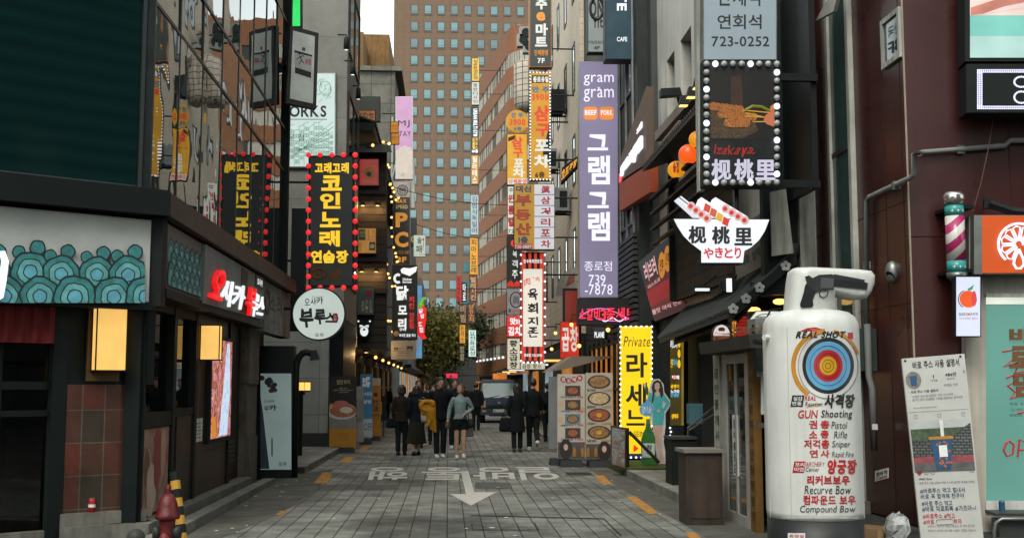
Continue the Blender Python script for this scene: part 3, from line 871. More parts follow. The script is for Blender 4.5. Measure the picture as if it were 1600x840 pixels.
# striped post leaning beside it
sp0,sp1 = P(294,840,9.9),P(272,737,10.05);sp0.z = 0
for o_ in hy.children:
    for v_ in o_.data.vertices:v_.co.x *= .64;v_.co.y *= .64
pr = thing('striped_post','black and yellow striped guard post leaning behind the fire hydrant','post',sp0)
ym = M('yellow band',(0.40,0.21,0.02),.5,var=.3)
mb = MB(ym);n_ = 12
for k in range(n_):
    mb.mat(D['black'] if k % 2 else ym)
    mb.tube([sp0.lerp(sp1,k/n_),sp0.lerp(sp1,(k+1) /n_)],.042,10)
mb.build('post_tube',pr)
mb = MB(D['black']);mb.lathe([(.12,0),(.12,.02),(.05,.05)],sp0,14);mb.build('post_foot',pr)
mb = MB(M('iron pipe',(.05,.05,.046),.6,.4,bump=.3));mb.smooth = True
pc = V(-2.62,10.0,0)
mb.tube([pc,pc+V(0,0,.26),pc+V(.03,-.06,.33),pc+V(.06,-.18,.34)],.075,14)
tag(mb.build('standpipe',None,pc),'stubby dark iron standpipe elbow on the pavement left of the hydrant','pipe')
# ================================================================ LEFT SIDE FURTHER ALONG
def window_part(root,plane_pts,n,frame_m,pane_m,t=0.06,d=0.03,name='window',mid=False):
    """a framed window laid on a wall; its pane is a sub-part"""
    bl,br,tr,tl = plane_pts
    u = (br-bl).normalized();v = (tl-bl).normalized()
    wd,ht = (br-bl).length,(tl-bl).length
    mb = MB(frame_m)
    def bar(a0,a1,b0,b1):
        mb.slab([bl+u*a0+v*b0+n*d,bl+u*a1+v*b0+n*d,bl+u*a1+v*b1+n*d,bl+u*a0+v*b1+n*d],n,d+.05)
    bar(0,wd,0,t);bar(0,wd,ht-t,ht);bar(0,t,t,ht-t);bar(wd-t,wd,t,ht-t)
    if mid:bar(wd/2-t/3,wd/2+t/3,t,ht-t)
    f = mb.build(name,root)
    MB(pane_m).slab([bl+u*t+v*t+n*.012,br-u*t+v*t+n*.012,tr-u*t-v*t+n*.012,tl+u*t-v*t+n*.012],n,.04).build('pane',f)
    return f
D['pane_dark'] = GLASS('old window glass',(0.008,0.014,0.014),1.42,0.05,0.06)
D['frame_dark'] = M('dark window frame',(0.03,0.034,0.033),0.5)
D['frame_light'] = M('pale window frame',(0.28,0.27,0.24),0.5)
# ---- grey stone-clad building with the big white sign
gb = thing('stone_building','grey stone-clad building carrying the large white sign with green line drawings','building',V(-4.5,29,0))
D['panel_stone'] = BRICK('grey stone panels',(0.20,0.195,0.175),(0.175,0.17,0.15),(0.11,0.105,0.095),2.3,1.05,0.75,'XZ',0.008,0.0,0.15,var=0.22)
D['panel_stone_low'] = BRICK('pale stone cladding',(0.26,0.26,0.235),(0.23,0.23,0.21),(0.12,0.12,0.105),1.6,0.9,0.75,'XZ',0.008,0.0,0.15,var=0.25)
MB(D['panel_stone']).box(-13,-2.62,29,33.0,3.3,13.2).build('wall',gb)
MB(D['panel_stone_low']).box(-13,-2.98,29.05,33.0,-0.02,3.298).build('ground_floor_wall',gb)
MB(D['black']).box(-2.978,-2.64,29.3,33.0,0.1,3.29).build('shop_shutter',gb)
MB(D['panel_stone']).box(-13,-2.58,28.95,33.05,13.2,13.4).build('parapet',gb)
MB(M('dark stone base',(0.03,0.032,0.03),.7)).box(-4.2,-2.97,29.02,29.045,0.1,0.45).build('stone_base',gb)
for z in (4.2,7.2,10.2):
    window_part(gb,[V(-2.62,29.35,z),V(-2.62,32.6,z),V(-2.62,32.6,z+2.0),V(-2.62,29.35,z+2.0)],V(1,0,0),D['frame_dark'],D['pane_dark'],.07,.04,mid=True)
PL3 = FP(28.93)
q = PL3.q(449,115,523,260)
og = thing('lightbox_sign','large white backlit sign with green line drawings of buildings on the grey stone wall','sign',V(q[0].x,28.93,q[0].z))
MB(D['steel']).slab(PL3.q(447,113,525,262),V(0,-1,0),.068).build('casing',og)
MB(E('pale lit sign',S(186,204,199),1.0,.06)).slab(PL3.q(449,115,523,260,.008),V(0,-1,0),.007).build('face_panel',og)
letter(og,PL3,D['ink'],[('ORKS',452,165,510,183)],.035,.012)
letter(og,PL3,D['ink'],[('문 점',450,209,475,221)],.0,.012)
MB(D['ink']).slab(PL3.q(450,186,511,187,.012),V(0,-1,0),.002).build('line',og)
mb = MB(M('green drawing ink',(0.16,0.36,0.27),.6))
rr_ = random.Random(11)
def ln(a,b,w_=.35):
    d = Vector((b[0] -a[0],b[1] -a[1]));L_ = d.length or 1;nx,ny = -d.y/L_*w_,d.x/L_*w_
    mb.poly(pq(PL3,[(a[0] +nx,a[1] +ny),(b[0] +nx,b[1] +ny),(b[0] -nx,b[1] -ny),(a[0] -nx,a[1] -ny)],.0125))
for i in range(9):
    x = 452+i*7.7;top = rr_.uniform(190,205)
    ln((x,258),(x,top));ln((x,top),(x+7.7,top-rr_.uniform(-4,8)))
    for k in range(5):
        y = top+6+k*10
        if y < 252:
            for xx in (x+1.5,x+4.4):
                ln((xx,y),(xx+2,y));ln((xx,y+5),(xx+2,y+5));ln((xx,y),(xx,y+5));ln((xx+2,y),(xx+2,y+5))
for i in range(7):
    ln((455,248-i*3),(520,190+i*8))
for i in range(24):
    x,y = rr_.uniform(496,519),rr_.uniform(120,160)
    ln((x,y),(x+rr_.uniform(-8,3),y+rr_.uniform(2,9)))
for i in range(14):
    a = i*.45;ln((508+9*math.cos(a),138+11*math.sin(a)),(508+9*math.cos(a+.45),138+11*math.sin(a+.45)),.5)
mb.build('drawing',og)
# wall lamps on that building
for (px,py) in ((541,78),(551,117),(560,155)):
    Y = 2.45*1800/(700-px)
    c = XP(-2.45)(px,py)
    r = thing('wall_spotlight','small black spotlight on an arm, %s of three along the grey stone building' % {541:'nearest the camera',551:'middle one',560:'farthest'}[px],'spotlight',c,'spotlights along the grey stone building')
    mb = MB(D['black']);mb.smooth = True;mb.lathe([(.05,0),(.07,.02),(.055,.28),(.02,.32)],c,10);mb.build('lamp_housing',r)
    MB(D['black']).tube([c+V(0,0,.28),c+V(0,0,.36),V(-2.66,c.y,c.z+.36)],.018,6).build('arm',r)
    MB(D['lit_white']).lathe([(.046,-.004),(.046,.001)],c,10).build('lens',r)
# ---- framed window-like box sign jutting out of the glass building, and green LED board above it
ca = [V(-3.2,22.55,0)]
Pw = Pl(V(-3.0,22.4,0),V(0.35,-1,0))
o4 = pq(Pw,[(447,161),(494,170),(498,52),(454,40)])
fw = thing('framed_board','tilted dark framed white board with a small warning picture, jutting from the glass building','sign',(o4[0] +o4[1]) /2)
MB(M('dark bronze frame',(.03,.028,.024),.5,.3)).slab(o4,Pw.n,.16).build('frame',fw)
i4 = pq(Pw,[(453,154),(489,162),(492,57),(458,48)],.006)
MB(M('frosted panel',(.62,.63,.58),.3,var=.15)).slab(i4,Pw.n,.005).build('panel',fw)
MB(M('warning print',(.42,.42,.40),.5)).slab(pq(Pw,[(461,113),(486,121),(488,86),(460,78)],.010),Pw.n,.003).build('notice',fw)
mb = MB(D['ink']).slab(pq(Pw,[(461,114),(486,122),(486,113),(461,105)],.013),Pw.n,.002)
mb.poly(pq(Pw,[(460,82),(488,89),(488,86.5),(460,78.5)],.013))
mb.build('notice_bands',fw)
mb = MB(D['ink'])
mb.disc(Pw(468,84,.014),Pw.h,V(0,0,1),.022,.022,12)
for a,b in (((468,87),(471,94)),((471,94),(475,99)),((471,94),(467,101)),((469,89),(463,93)),((469,89),(475,87))):
    mb.tube(pq(Pw,[a,b],.012),.008,5)
mb.build('falling_figure',fw)
letter(fw,Pw,D['red_ink'],[('위험',477,92,486,102)],.02,.014)
mb = MB(D['ink']);put_text(mb,'추락주의 접근금지',pq(Pw,[(463,110),(484,117),(484,114),(463,107)],.0145),Pw.n,.01);
for m_ in list(mb.mats):pass
mb.build('notice_print',fw)
MB(M('small brown tag',(.16,.09,.03),.6)).slab(pq(Pw,[(472,79),(477,80),(477,75),(472,74)],.010),Pw.n,.003).build('tag',fw)
MB(D['steel_dark']).tube([Pw(449,100,-.1),V(-3.3,22.7,Pw(449,100).z)],.04,6).build('wall_arm',fw)
gl = thing('led_board','bright green glowing LED board high up beside the glass building','led board',FP(24.5)(458,44))
MB(D['black']).slab(FP(24.5).q(444,-70,471,44),V(0,-1,0),.25).build('casing',gl)
MB(E('green led',S(60,225,110),1.0)).slab(FP(24.5).q(446,-68,469,41,.008),V(0,-1,0),.006).build('led_face',gl)
MB(D['steel_dark']).tube([FP(24.5)(446,-20,-.12),V(-3.9,24.5,FP(24.5)(446,-20).z),V(-3.9,23.1,FP(24.5)(446,-20).z)],.05,6).build('wall_arm',gl)
# ---- the singing room sign with red bulbs, and the round white sign under it
PN = FP(23.5)
kn = panel_sign('bulb_sign','tall black sign with big yellow letters and red bulbs, beside the glass building',PN,(482,243,553,448),
    M('black sign face',(.008,.010,.009),.4),D['black'],
    [(E('yellow sign letters',S(245,197,25),1.0,.08),[('고래고래',492,254,545,271)] +[('코',502,274,534,298),('인',500,301,532,326),('노',500,331,532,355),('래',499,360,531,385),('연습장',486,391,544,411)],dict(bold=.055)),
     (M('dim orange lettering',(.13,.055,.012),.6),[('B1',491,422,508,433)],dict(bold=.02,off=.016))],thick=.25,rim=2.5,wall=-3.3)
mb = MB(M('dim orange lettering',()))
mb.tube([PN(499+11*math.cos(t*.3),427.5+8*math.sin(t*.3),.012) for t in range(22)],.02,5);mb.build('oval_mark',kn)
MB(M('dim orange lettering',())).slab(pq(PN,[(516,437),(516,420),(521,425),(528,418),(535,425),(528,432),(533,437)][::-1],.012),V(0,-1,0),.003).build('arrow_mark',kn)
bulbs(kn,border_pts(PN,482,242,555,449,17.0,.05),.055,D['bulb_red'])
MB(D['steel_dark']).box(-3.2,-2.9,23.45,23.6,2.7,5.2).build('wall_post',kn)
PR = FP(21.4)
rc = PR(498,490)
rs = thing('round_sign','round white sign with black brush lettering under the sign with red bulbs','sign',PR(498,531))
rad = (PR(540,490) -PR(456,490)).length/2
def yz_disc(m,c,r,y0,y1,name,root,seg=40):
    pts = [V(c.x+r*math.cos(2*math.pi*k/seg),y0,c.z+r*math.sin(2*math.pi*k/seg)) for k in range(seg)]
    return MB(m).slab(pts,V(0,-1,0),y1-y0).build(name,root)
yz_disc(D['steel_dark'],rc,rad,21.4,21.62,'rim',rs)
yz_disc(E('pale round sign',S(178,190,183),1.0,.06),rc,rad*.95,21.392,21.399,'face_panel',rs)
letter(rs,PR,D['ink'],[('오',476,466,484,477),('사',485,466,494,476),('카',494,464,505,475)],.02,.016,wob=.6)
letter(rs,PR,D['ink'],[('부',468,482,490,511),('루',491,483,509,506),('스',508,488,524,504)],.05,.016,wob=.6)
letter(rs,PR,D['ink'],[('오우',492,520,506,526)],.01,.016)
letter(rs,PR,D['red_ink'],[('오코노미야키',487,462,505,466)],.0,.016)
mb = MB(D['red_ink']).slab(pq(PR,[(519,500),(523,504),(527,504),(529,497),(527,489),(521,489),(518,494)],.016),V(0,-1,0),.004);mb.build('lantern_mark',rs)
letter(rs,PR,D['white_ink'],[('술',521,492,526,500)],.0,.02)
MB(D['steel_dark']).tube([V(rc.x-rad*.9,21.5,rc.z+.1),V(-3.25,21.5,rc.z+.1)],.03,6).build('wall_arm',rs)
# ---- black sign stand with gooseneck lamp
ks = thing('sign_stand','tall black sign stand with pale lit panel and gooseneck lamp on the left','sign stand',V(-2.85,20.6,0))
Pk = FP(20.5)
MB(D['black']).box(Pk(402,600).x,Pk(458,600).x,20.52,20.86,0.0,Pk(430,540).z).build('casing',ks)
MB(E('dim pale sign panel',S(106,121,119),.85,.15,1.2)).slab(Pk.q(407,583,455,733,.0),V(0,-1,0),.018).build('face_panel',ks)
mb = MB(M('blue grey brush',(.05,.07,.09),.6)).slab(pq(Pk,[(407,732),(421,732),(416,690),(411,645),(407,620)],.004),V(0,-1,0),.003);mb.build('brush_stroke',ks)
letter(ks,Pk,D['ink'],[('오우',435,721,448,728)],.01,.006)
letter(ks,Pk,D['ink'],[('카',420,632,432,641)],.03,.006,wob=.6)
letter(ks,Pk,M('faded lettering',()),[('오사카',412,624,428,629),('부',413,633,420,642)],.01,.006,wob=.6)
mb = MB(M('flower print',(.10,.04,.035),.6));rr2 = random.Random(2)
for i in range(12):mb.disc(Pk(418+rr2.uniform(-10,12),600+rr2.uniform(-11,10),.005+i*.0004),V(1,0,0),V(0,0,1),.05,.04,8);mb.mat(D['ink'] if i % 3 else M('flower print',()))
mb.build('flower_print',ks)
MB(D['ink']).slab(pq(Pk,[(424,712),(426,712),(426,684),(424,684)],.005),V(0,-1,0),.003).build('bottle_print',ks)
gx = Pk(461,600).x
mb = MB(D['black']);mb.smooth = True
pts = [V(gx,20.6,0)] +[V(gx,20.6,z) for z in (1.0,1.9)]
zt = Pk(462,545).z
pts = [V(gx,20.6,0),V(gx,20.6,zt-.35)] +[V(gx+.17-.17*math.cos(a),20.6,zt-.35+.3*math.sin(a)) for a in (.4,.8,1.2,1.57)] +[V(gx+.28,20.6,zt-.08)]
mb.tube(pts,.06,10);mb.build('gooseneck',ks)
e = pts[-1]
MB(D['black']).hexa([e+V(-.03,-.09,-.12),e+V(.13,-.09,-.10),e+V(.13,.09,-.10),e+V(-.03,.09,-.12),e+V(-.03,-.05,.05),e+V(.07,-.05,.07),e+V(.07,.05,.07),e+V(-.03,.05,.05)]).build('lamp_head',ks)
# ---- low dark railing with two small lamps behind the stand
rl2 = thing('planter_wall','low black slatted fence beside the pavement behind the gooseneck sign stand','fence',V(-3.6,25.2,.118))
mb = MB(D['black']);yq = 25.2
for k in range(9):mb.box(-4.05+k*.105,-4.05+k*.105+.09,yq,yq+.05,.118,1.42)
mb.build('slats',rl2);MB(D['black']).box(-4.1,-3.08,yq-.02,yq+.08,1.42,1.48).build('top_rail',rl2)
for px in (470,480):
    c = FP(25.2)(px,625);c.z = 1.481
    r = thing('lantern_lamp','small glowing square lamp on the low black fence, %s one' % ('left' if px ==470 else 'right'),'lamp',c,'small lamps on the low black fence')
    MB(D['black']).box(c.x-.05,c.x+.05,c.y-.05,c.y+.05,c.z,c.z+.03).build('base',r)
    MB(D['lit_warm']).box(c.x-.055,c.x+.055,c.y-.055,c.y+.055,c.z+.03,c.z+.20).build('shade',r)
    MB(D['black']).box(c.x-.065,c.x+.065,c.y-.065,c.y+.065,c.z+.20,c.z+.225).build('cap',r)
# ---- dark restaurant building with the projecting sign tower, warm bulbs
ib = thing('restaurant_building','dark timber restaurant building hung with warm bulbs, on the left past the stone building','building',V(-4,34,0))
D['dark_wood'] = BRICK('blackened timber',(0.035,0.024,0.016),(0.022,0.017,0.013),(0.006,0.006,0.005),3.0,0.22,0.7,'YZ',0.02,0.3,0.3,var=0.5)
MB(D['dark_wood']).box(-12,-2.75,33.1,57.5,-0.02,9.0).build('wall',ib)
MB(D['black']).box(-12.2,-2.2,33.15,57.8,9.0,9.25).build('eave',ib)
mb = MB(M('roof tile dark',(.03,.03,.028),.7))
for k in range(60):
    y = 33.3+k*.4
    mb.tube([V(-2.15,y,9.27),V(-3.6,y,9.75)],.06,6)
mb.poly([V(-2.15,33.2,9.26),V(-2.15,57.7,9.26),V(-3.6,57.7,9.74),V(-3.6,33.2,9.74)])
mb.build('tiled_roof',ib)
for k in range(6):
    y = 34.5+k*3.9
    mb = MB(M('warm shop light',(1,.6,.2)) if False else E('warm shopfront',S(205,130,50),.55,.5,1.2))
    mb.slab([V(-2.74,y,.9),V(-2.74,y+1.7,.9),V(-2.74,y+1.7,2.3),V(-2.74,y,2.3)],V(1,0,0),.03)
    f = mb.build('shop_window',ib)
    mb = MB(D['black'])
    for a in (0,.56,1.14,1.7):mb.box(-2.74,-2.70,y+a-.03,y+a+.03,.85,2.35)
    for z in (.85,1.55,2.32):mb.box(-2.74,-2.705,y,y+1.7,z,z+.05)
    mb.build('window_bars',f)
    mb = MB(D['bulb_warm']);mb.ball(V(-2.2,y+.8,2.48),.05);mb.build('canopy_lamp',ib)
    MB(D['black']).box(-2.74,-1.95-.2*(k % 2),y-.3,y+2.1,2.55,2.68).build('canopy',ib)
# sign tower facing down the street
PT = FP(33.6)
tw = thing('sign_tower','black timber sign tower of the left restaurant, lit from above, reaching over the pavement','sign tower',V(-2.3,33.6,2.5))
q = PT.q(558,226,604,540)
MB(D['dark_wood']).slab(PT.q(558,226,604,545),V(0,-1,0),.35).build('backing',tw)
D['black_board'] = M('tower board',(.012,.011,.009),.6,var=.4)
MB(M('roof tile dark',())).hexa([PT(553,238,.5),PT(613,238,.5),PT(613,238,-.5),PT(553,238,-.5),PT(556,226,.1),PT(608,226,.1),PT(608,226,-.4),PT(556,226,-.4)]).build('small_roof',tw)
for y in (300,405,455,545):MB(D['black_board']).slab(PT.q(556,y-3,606,y+3,.10),V(0,-1,0),.14).build('beam',tw)
for y,xs in ((232,(577,)),(321,(567,590)),(424,(565,588)),(550,(572,))):
    for x in xs:
        c = PT(x,y,.22)
        mb = MB(D['black']);mb.smooth = True;mb.lathe([(.10,0),(.07,.06),(.02,.10)],c,10);l_ = mb.build('downlight',tw)
        MB(D['bulb_warm']).lathe([(.05,-.012),(.05,-.002)],c,8).build('lamp',l_)
        MB(D['black']).tube([c+V(0,0,.09),c+V(0,.25,.12)],.015,5).build('stem',l_)
        point(tw,c-V(0,.02,.06),5)
a_ = panel_sign('poster_sign','red poster with a yellow cooking pot, topmost on the black sign tower',FP(33.4),(561,248,592,290),E('tower red',S(150,38,30),.8,.2),M('tower frame wood',(.20,.10,.035),.6),  # poster given a glow of its own to brighten it in the dark street
    [(M('cream print',(.5,.38,.2),.6),[('アルコルのセイ',564,254,589,258),('アルセイトミニ',566,282,587,286)],dict(bold=.01))],thick=.1,rim=1)
mb = MB(M('pot yellow',(.42,.20,.02),.5));pt_ = FP(33.4)
mb.slab(pq(pt_,[(567,269),(570,278),(583,278),(586,269)],.016),V(0,-1,0),.006);mb.slab(pq(pt_,[(566,268),(587,268),(581,263),(572,263)],.016),V(0,-1,0),.006)
mb.slab(pq(pt_,[(575,263),(578,263),(578,260),(575,260)],.016),V(0,-1,0),.006);mb.build('pot',a_)
mb = MB(D['ink']);mb.disc(pt_(576.5,272,.018),V(1,0,0),V(0,0,1),.075,.075,14);mb.build('pot_mark',a_)
b_ = panel_sign('menu_sign','amber board with green squares and Japanese letters, second from the top on the sign tower',FP(33.4),(559,356,588,396),E('amber board',S(170,115,45),.7,.3),M('tower frame wood',()),  # this board glows too, light put into its colour, no lamp inside
    [(D['ink'],[('アブラ',581,358,586,371),('そば',560.5,377,564,393)] +col_text('やきそば',573,359,578,375),dict(bold=.0))],thick=.1,rim=1)
mb = MB(M('board green',(.02,.10,.06),.6));mb.slab(pq(pt_,[(560.5,375),(571,375),(571,358),(560.5,358)],.017),V(0,-1,0),.004);mb.slab(pq(pt_,[(577,391),(586,391),(586,378),(577,378)],.017),V(0,-1,0),.004);mb.build('green_square',b_)
letter(b_,pt_,M('cream print',()),[('24H',562,360,569.5,366),('OPEN',562,367,569.5,371)],.02,.02)
mb = MB(M('cream print',()));mb.disc(pt_(581.5,384.5,.02),V(1,0,0),V(0,0,1),.07,.07,14);mb.build('disc_mark',b_)
c_ = panel_sign('menu_sign','dim blue green menu board with a red sun, on the black sign tower',FP(33.4),(557,448,585,492),M('dim teal board',(.04,.07,.075),.5,var=.4),D['black'],
    [(M('cream print',()),col_text('本日の酒',577,468,581,488) +col_text('生ビール',571,468,575,488) +col_text('焼き鳥',565,470,569,486),dict(bold=.0))],thick=.1,rim=1)
mb = MB(M('dull red sun',(.16,.02,.02),.6));mb.disc(pt_(576,458,.016),V(1,0,0),V(0,0,1),.1,.1,16);mb.build('red_sun',c_)
# bear shaped lit sign
br_ = thing('bear_sign','black bear head shaped sign with lit white face, under the boards of the sign tower','sign',pt_(569,527))
def blob(cx,cy,rx,ry,off,n=24,p=1.0):return [pt_(cx+rx*math.cos(-2*math.pi*k/n),cy+ry*math.sin(-2*math.pi*k/n),off) for k in range(n)]
MB(D['black']).slab(blob(569,513,11,13.5,.04),V(0,-1,0),.2).build('head',br_)
for x in (560.5,577.5):MB(D['black']).slab(blob(x,502,3.2,3.2,.045),V(0,-1,0),.1).build('ear',br_)
bw_ = E('bear lit white',S(225,232,232),.95)
mb = MB(bw_).slab(blob(569,517,6.4,8,.06),V(0,-1,0),.01);mb.slab(blob(560,501.5,1.5,1.5,.06),V(0,-1,0),.008);mb.slab(blob(578,501.5,1.5,1.5,.06),V(0,-1,0),.008)
mb.slab(pq(pt_,[(562,511),(567,512.5),(567,508),(562,507)],.062),V(0,-1,0),.01);mb.slab(pq(pt_,[(571,512.5),(576,511),(576,507),(571,508)],.062),V(0,-1,0),.01);mb.build('face',br_)
mb = MB(D['ink']).slab(blob(569,514.5,2.2,1.6,.07),V(0,-1,0),.008);mb.slab(pq(pt_,[(563,510.6),(568,511.8),(568,511),(563,509.8)],.074),V(0,-1,0),.004);mb.slab(pq(pt_,[(570,511.8),(575,510.6),(575,509.8),(570,511)],.074),V(0,-1,0),.004);mb.build('nose',br_)
# roof sign and the boxes above the eave
panel_sign('roof_sign','amber lit Japanese sign on the roof of the dark timber restaurant',FP(36),(555,172,587,189),E('amber roof sign',S(150,90,25),.7,.3),D['dark_wood'],[(D['ink'],[('タのセ',557,175,584,185)],dict(bold=.03))],thick=.2,rim=1.2,group=None)
panel_sign('roof_sign','plain dark back of a roof board above the amber Japanese sign',FP(37.5),(557,151,594,190),M('dull green board',(.035,.04,.035),.7),D['black'],(),thick=.2,rim=1)
# strings of bulbs along the eave
def string_lights(label,pts,sag,n,r=.05,group='strings of warm bulbs on the left restaurants',mat=None):
    pts = [Vector(p) for p in pts]
    t_ = thing('string_lights',label,'string lights',pts[0],group)
    path = []
    for a,b in zip(pts,pts[1:]):
        for k in range(9):
            f = k/8;path.append(a.lerp(b,f) -V(0,0,sag*4*f*(1-f)))
    MB(D['black']).tube(path,.008,4).build('cable',t_)
    ps = [path[int(i*(len(path) -1) /(n-1))] -V(0,0,r) for i in range(n)]
    bulbs(t_,ps,r,mat or D['bulb_warm'])
string_lights('warm bulbs strung under the restaurant eave at the top of the sign tower',[PT(557,222,.5),PT(608,222,.4)],.05,3,.045)
string_lights('cluster of warm bulbs hanging down the right edge of the restaurant eave',[V(-2.0,34.5,9.0),V(-1.95,36,8.6),V(-1.9,39,8.4),V(-1.9,43,8.7)],.25,9,.045)
string_lights('warm bulbs hung in a zigzag down the restaurant front, upper half',[V(-2.0,38,8.9),V(-1.95,39,7.9),V(-2.0,40,7.0),V(-1.9,41.5,6.4),V(-1.9,43,6.3)],.15,12,.042)
string_lights('warm bulbs hung down the restaurant front at half height behind the PC sign',[V(-2.1,36,6.4),V(-2.05,37.5,5.9),V(-2.0,39,5.3),V(-1.9,41,5.2)],.15,8,.042)
string_lights('warm bulbs hanging low over the restaurant door beside the bear sign',[V(-2.2,36,4.9),V(-2.1,38,4.3),V(-2.0,40,3.9),V(-2.0,43,3.7)],.2,8,.042)
string_lights('lowest warm bulbs over the pavement near the yellow banner stand',[V(-2.4,35.5,3.2),V(-2.3,37,2.9),V(-2.2,40,2.8)],.1,6,.042)
for (px,py,Yp,lab) in ((617,200,38,'upper'),(618,218,37,'lower')):
    Pp = Pl(V(FP(Yp)(px,py).x,Yp,0),V(.4,-1,0))
    panel_sign('flag_sign','%s of two tilted amber flag signs at the corner of the restaurant eave' % lab,Pp,(px-7,py-10,px+6,py+8),E('amber flag sign',S(190,125,45),.75,.3),D['dark_wood'],[(M('brown print',(.08,.03,.01),.6),[('やきとり',px-6,py-6,px+5,py+2)],dict(bold=.0))],thick=.06,rim=.8,group='amber flag signs at the restaurant eave')
for (x,y,z,e) in ((-2.2,36,3.0,8),(-2.2,40,2.9,8),(-2.1,38,5.2,8),(-2.1,40,7.4,8),(-2.2,46,3.0,10)):point(ib,(x,y,z),e)
# ---- buildings behind on the left
bb = thing('brown_building','plain brown rendered building rising behind the dark restaurant, against the sky','building',V(-6,70,0))
MB(M('brown render',(.15,.082,.028),.8,var=.3,streak=.3)).box(-13,-3.75,70,84,0,P(600,54,70).z).build('wall',bb)
MB(M('brown render',())).box(-14,-5.05,66,69.9,0,P(580,50,66).z).build('stair_tower',bb)
MB(M('white pipe',(.5,.48,.42),.6)).tube([V(-5.6,65.93,0),V(-5.6,65.93,14),V(-5.5,65.93,20)],.06,6).build('down_pipe',bb)
cb_ = thing('block_building','grey concrete block building with a stepped top behind the pink sign','building',V(-4,58,0))
D['block'] = BRICK('concrete blocks',(.125,.12,.10),(.10,.10,.085),(.05,.05,.045),1.0,1.0,.9,'XZ',.02,0,.2,var=.35)
MB(D['block']).box(-9,-2.8,58,66,0,P(612,112,58).z).build('wall',cb_)
MB(D['block']).box(-9.1,-2.45,57.8,66,P(612,112,58).z,P(612,105,58).z).build('cornice',cb_)
mb = MB(D['steel'])
mb.tube([V(-2.9,57.6,9.5),V(-2.9,57.6,15.2),V(-2.2,57.6,15.2),V(-2.2,57.6,9.5)],.06,5);mb.tube([V(-2.9,57.6,12.0),V(-2.2,57.6,15.0)],.05,5);mb.build('sign_frame',cb_)
for i,(y0,y1,h,c) in enumerate(((66.3,80,11,(.05,.045,.038)),(80.3,98,12.5,(.09,.085,.075)),(98.3,120,9.5,(.06,.05,.04)),(120.4,150,13,(.10,.085,.07)))):
    r = thing('shop_building',['low dark brown shop building past the grey block building','grey rendered shop building beyond the chicken restaurant sign','dim brown shop building behind the left trees','farthest pale building on the left side of the street'][i],'building',V(-5,y0,0))
    MB(M('far wall %d' % i,c,.85,var=.3,streak=.3)).box(-12,-2.8,y0,y1,-.02,h).build('wall',r)
    for k in range(int((y1-y0) /3.4)):
        for z in (4.6,7.6):
            window_part(r,[V(-2.8,y0+1+k*3.4,z),V(-2.8,y0+3+k*3.4,z),V(-2.8,y0+3+k*3.4,z+1.5),V(-2.8,y0+1+k*3.4,z+1.5)],V(1,0,0),D['frame_dark'],D['pane_dark'],.08,.03)
        MB(E('warm shopfront',()) if k % 2 else E('cool shopfront',S(150,170,175),.5,.4,1.2)).box(-2.8,-2.77,y0+.6+k*3.4,y0+2.8+k*3.4,.8,2.5).build('shop_window',r)
    MB(D['black']).box(-2.8,-2.1,y0+.3,y1-.3,2.7,2.9).build('canopy',r)
# ---- projecting signs on the left, far to near
panel_sign('column_sign','tall pink to cream hotel sign hung above the alley, left of the brown tower',FP(47),(618,151,645,280),M('pink sign',(.44,.24,.42),.5,var=.12),D['white'],
    [(D['ink'],[('MJ',622,188,640,199),('STAY',619,205,642,213)],dict(bold=.0)),(M('pale print',(.35,.3,.25),.6),[('4F',627,270,633,276)],{})],thick=.3,rim=.8,wall=-2.8)
mj = [o for o in COL.objects if o.name.startswith('column_sign')][-1]
P47 = FP(47)
mb = MB(M('cream cloud print',(.50,.43,.39),.5,var=.15));mb.slab(P47.q(618.8,236,644.2,279,.010),V(0,-1,0),.002)
for x,y,r_ in ((622,237,3),(627,234,4),(633,232,4.5),(639,234,4),(642,237,2.2)):mb.disc(P47(x,y,.0105+x*1e-6),V(1,0,0),V(0,0,1),r_*.026,r_*.03,16)
mb.build('cloud_print',mj)
mb = MB(M('pink sign lilac top',(.40,.24,.44),.5));
pc_ = panel_sign('column_sign','dark column sign reading MAX SPEED PC in orange letters above the chicken sign',FP(45),(614,283,641,412),M('dark brown sign',(.022,.02,.017),.5),D['offwhite'],
    [(E('pc orange',S(190,125,35),.9),[('MAX',619,311,635,317),('P',618,332,637,355),('C',617,362,638,386),('3F',620,401,635,410)],dict(bold=.045)),
     (M('cream print',()),[('SPEED',618,320,637,326)],dict(bold=.03)),(M('amber print',(.4,.25,.08),.5),[('T.6950-0110',615,391,640,397)],dict(bold=.01))],thick=.3,rim=.6,wall=-2.8)
P45 = FP(45)
mb = MB(M('pale sign top',(.30,.27,.24),.5)).slab(pq(P45,[(614.6,316),(618,308),(640.6,308),(640.6,284),(614.6,284)],.010),V(0,-1,0),.002);mb.build('pale_top',pc_)
mb = MB(M('crest brown',(.10,.085,.075),.6));mb.tube([P45(629+8*math.cos(t*.33),297+8*math.sin(t*.33),.014) for t in range(20)],.02,5)
mb.tube([P45(629+5*math.cos(t*.33),297+5*math.sin(t*.33),.014) for t in range(20)],.015,5);mb.slab(P45.q(625,294,633,299,.014),V(0,-1,0),.003);mb.build('crest',pc_)
ch = panel_sign('column_sign','black chicken restaurant sign with white winged logo and red side lettering',FP(41),(613,414,652,530),M('chicken black',(.010,.012,.012),.5),D['black'],
    [(E('chicken white',S(235,240,240),.95),[('닭',619,446,638,469),('모',622,477,636,491),('리',622,497,635,514),('구이',624,512,634,517),('바삭한 닭은 역시',624,521,649,526),('Chicken',629,434,643,438),('Hand made',629,438.6,643,442)],dict(bold=.04)),
     (E('chicken red',S(205,25,30),.9),col_text('치킨',639,463,647,482) +col_text('전문점',639,488,647,513),dict(bold=.03))],thick=.3,rim=.6,wall=-2.8)
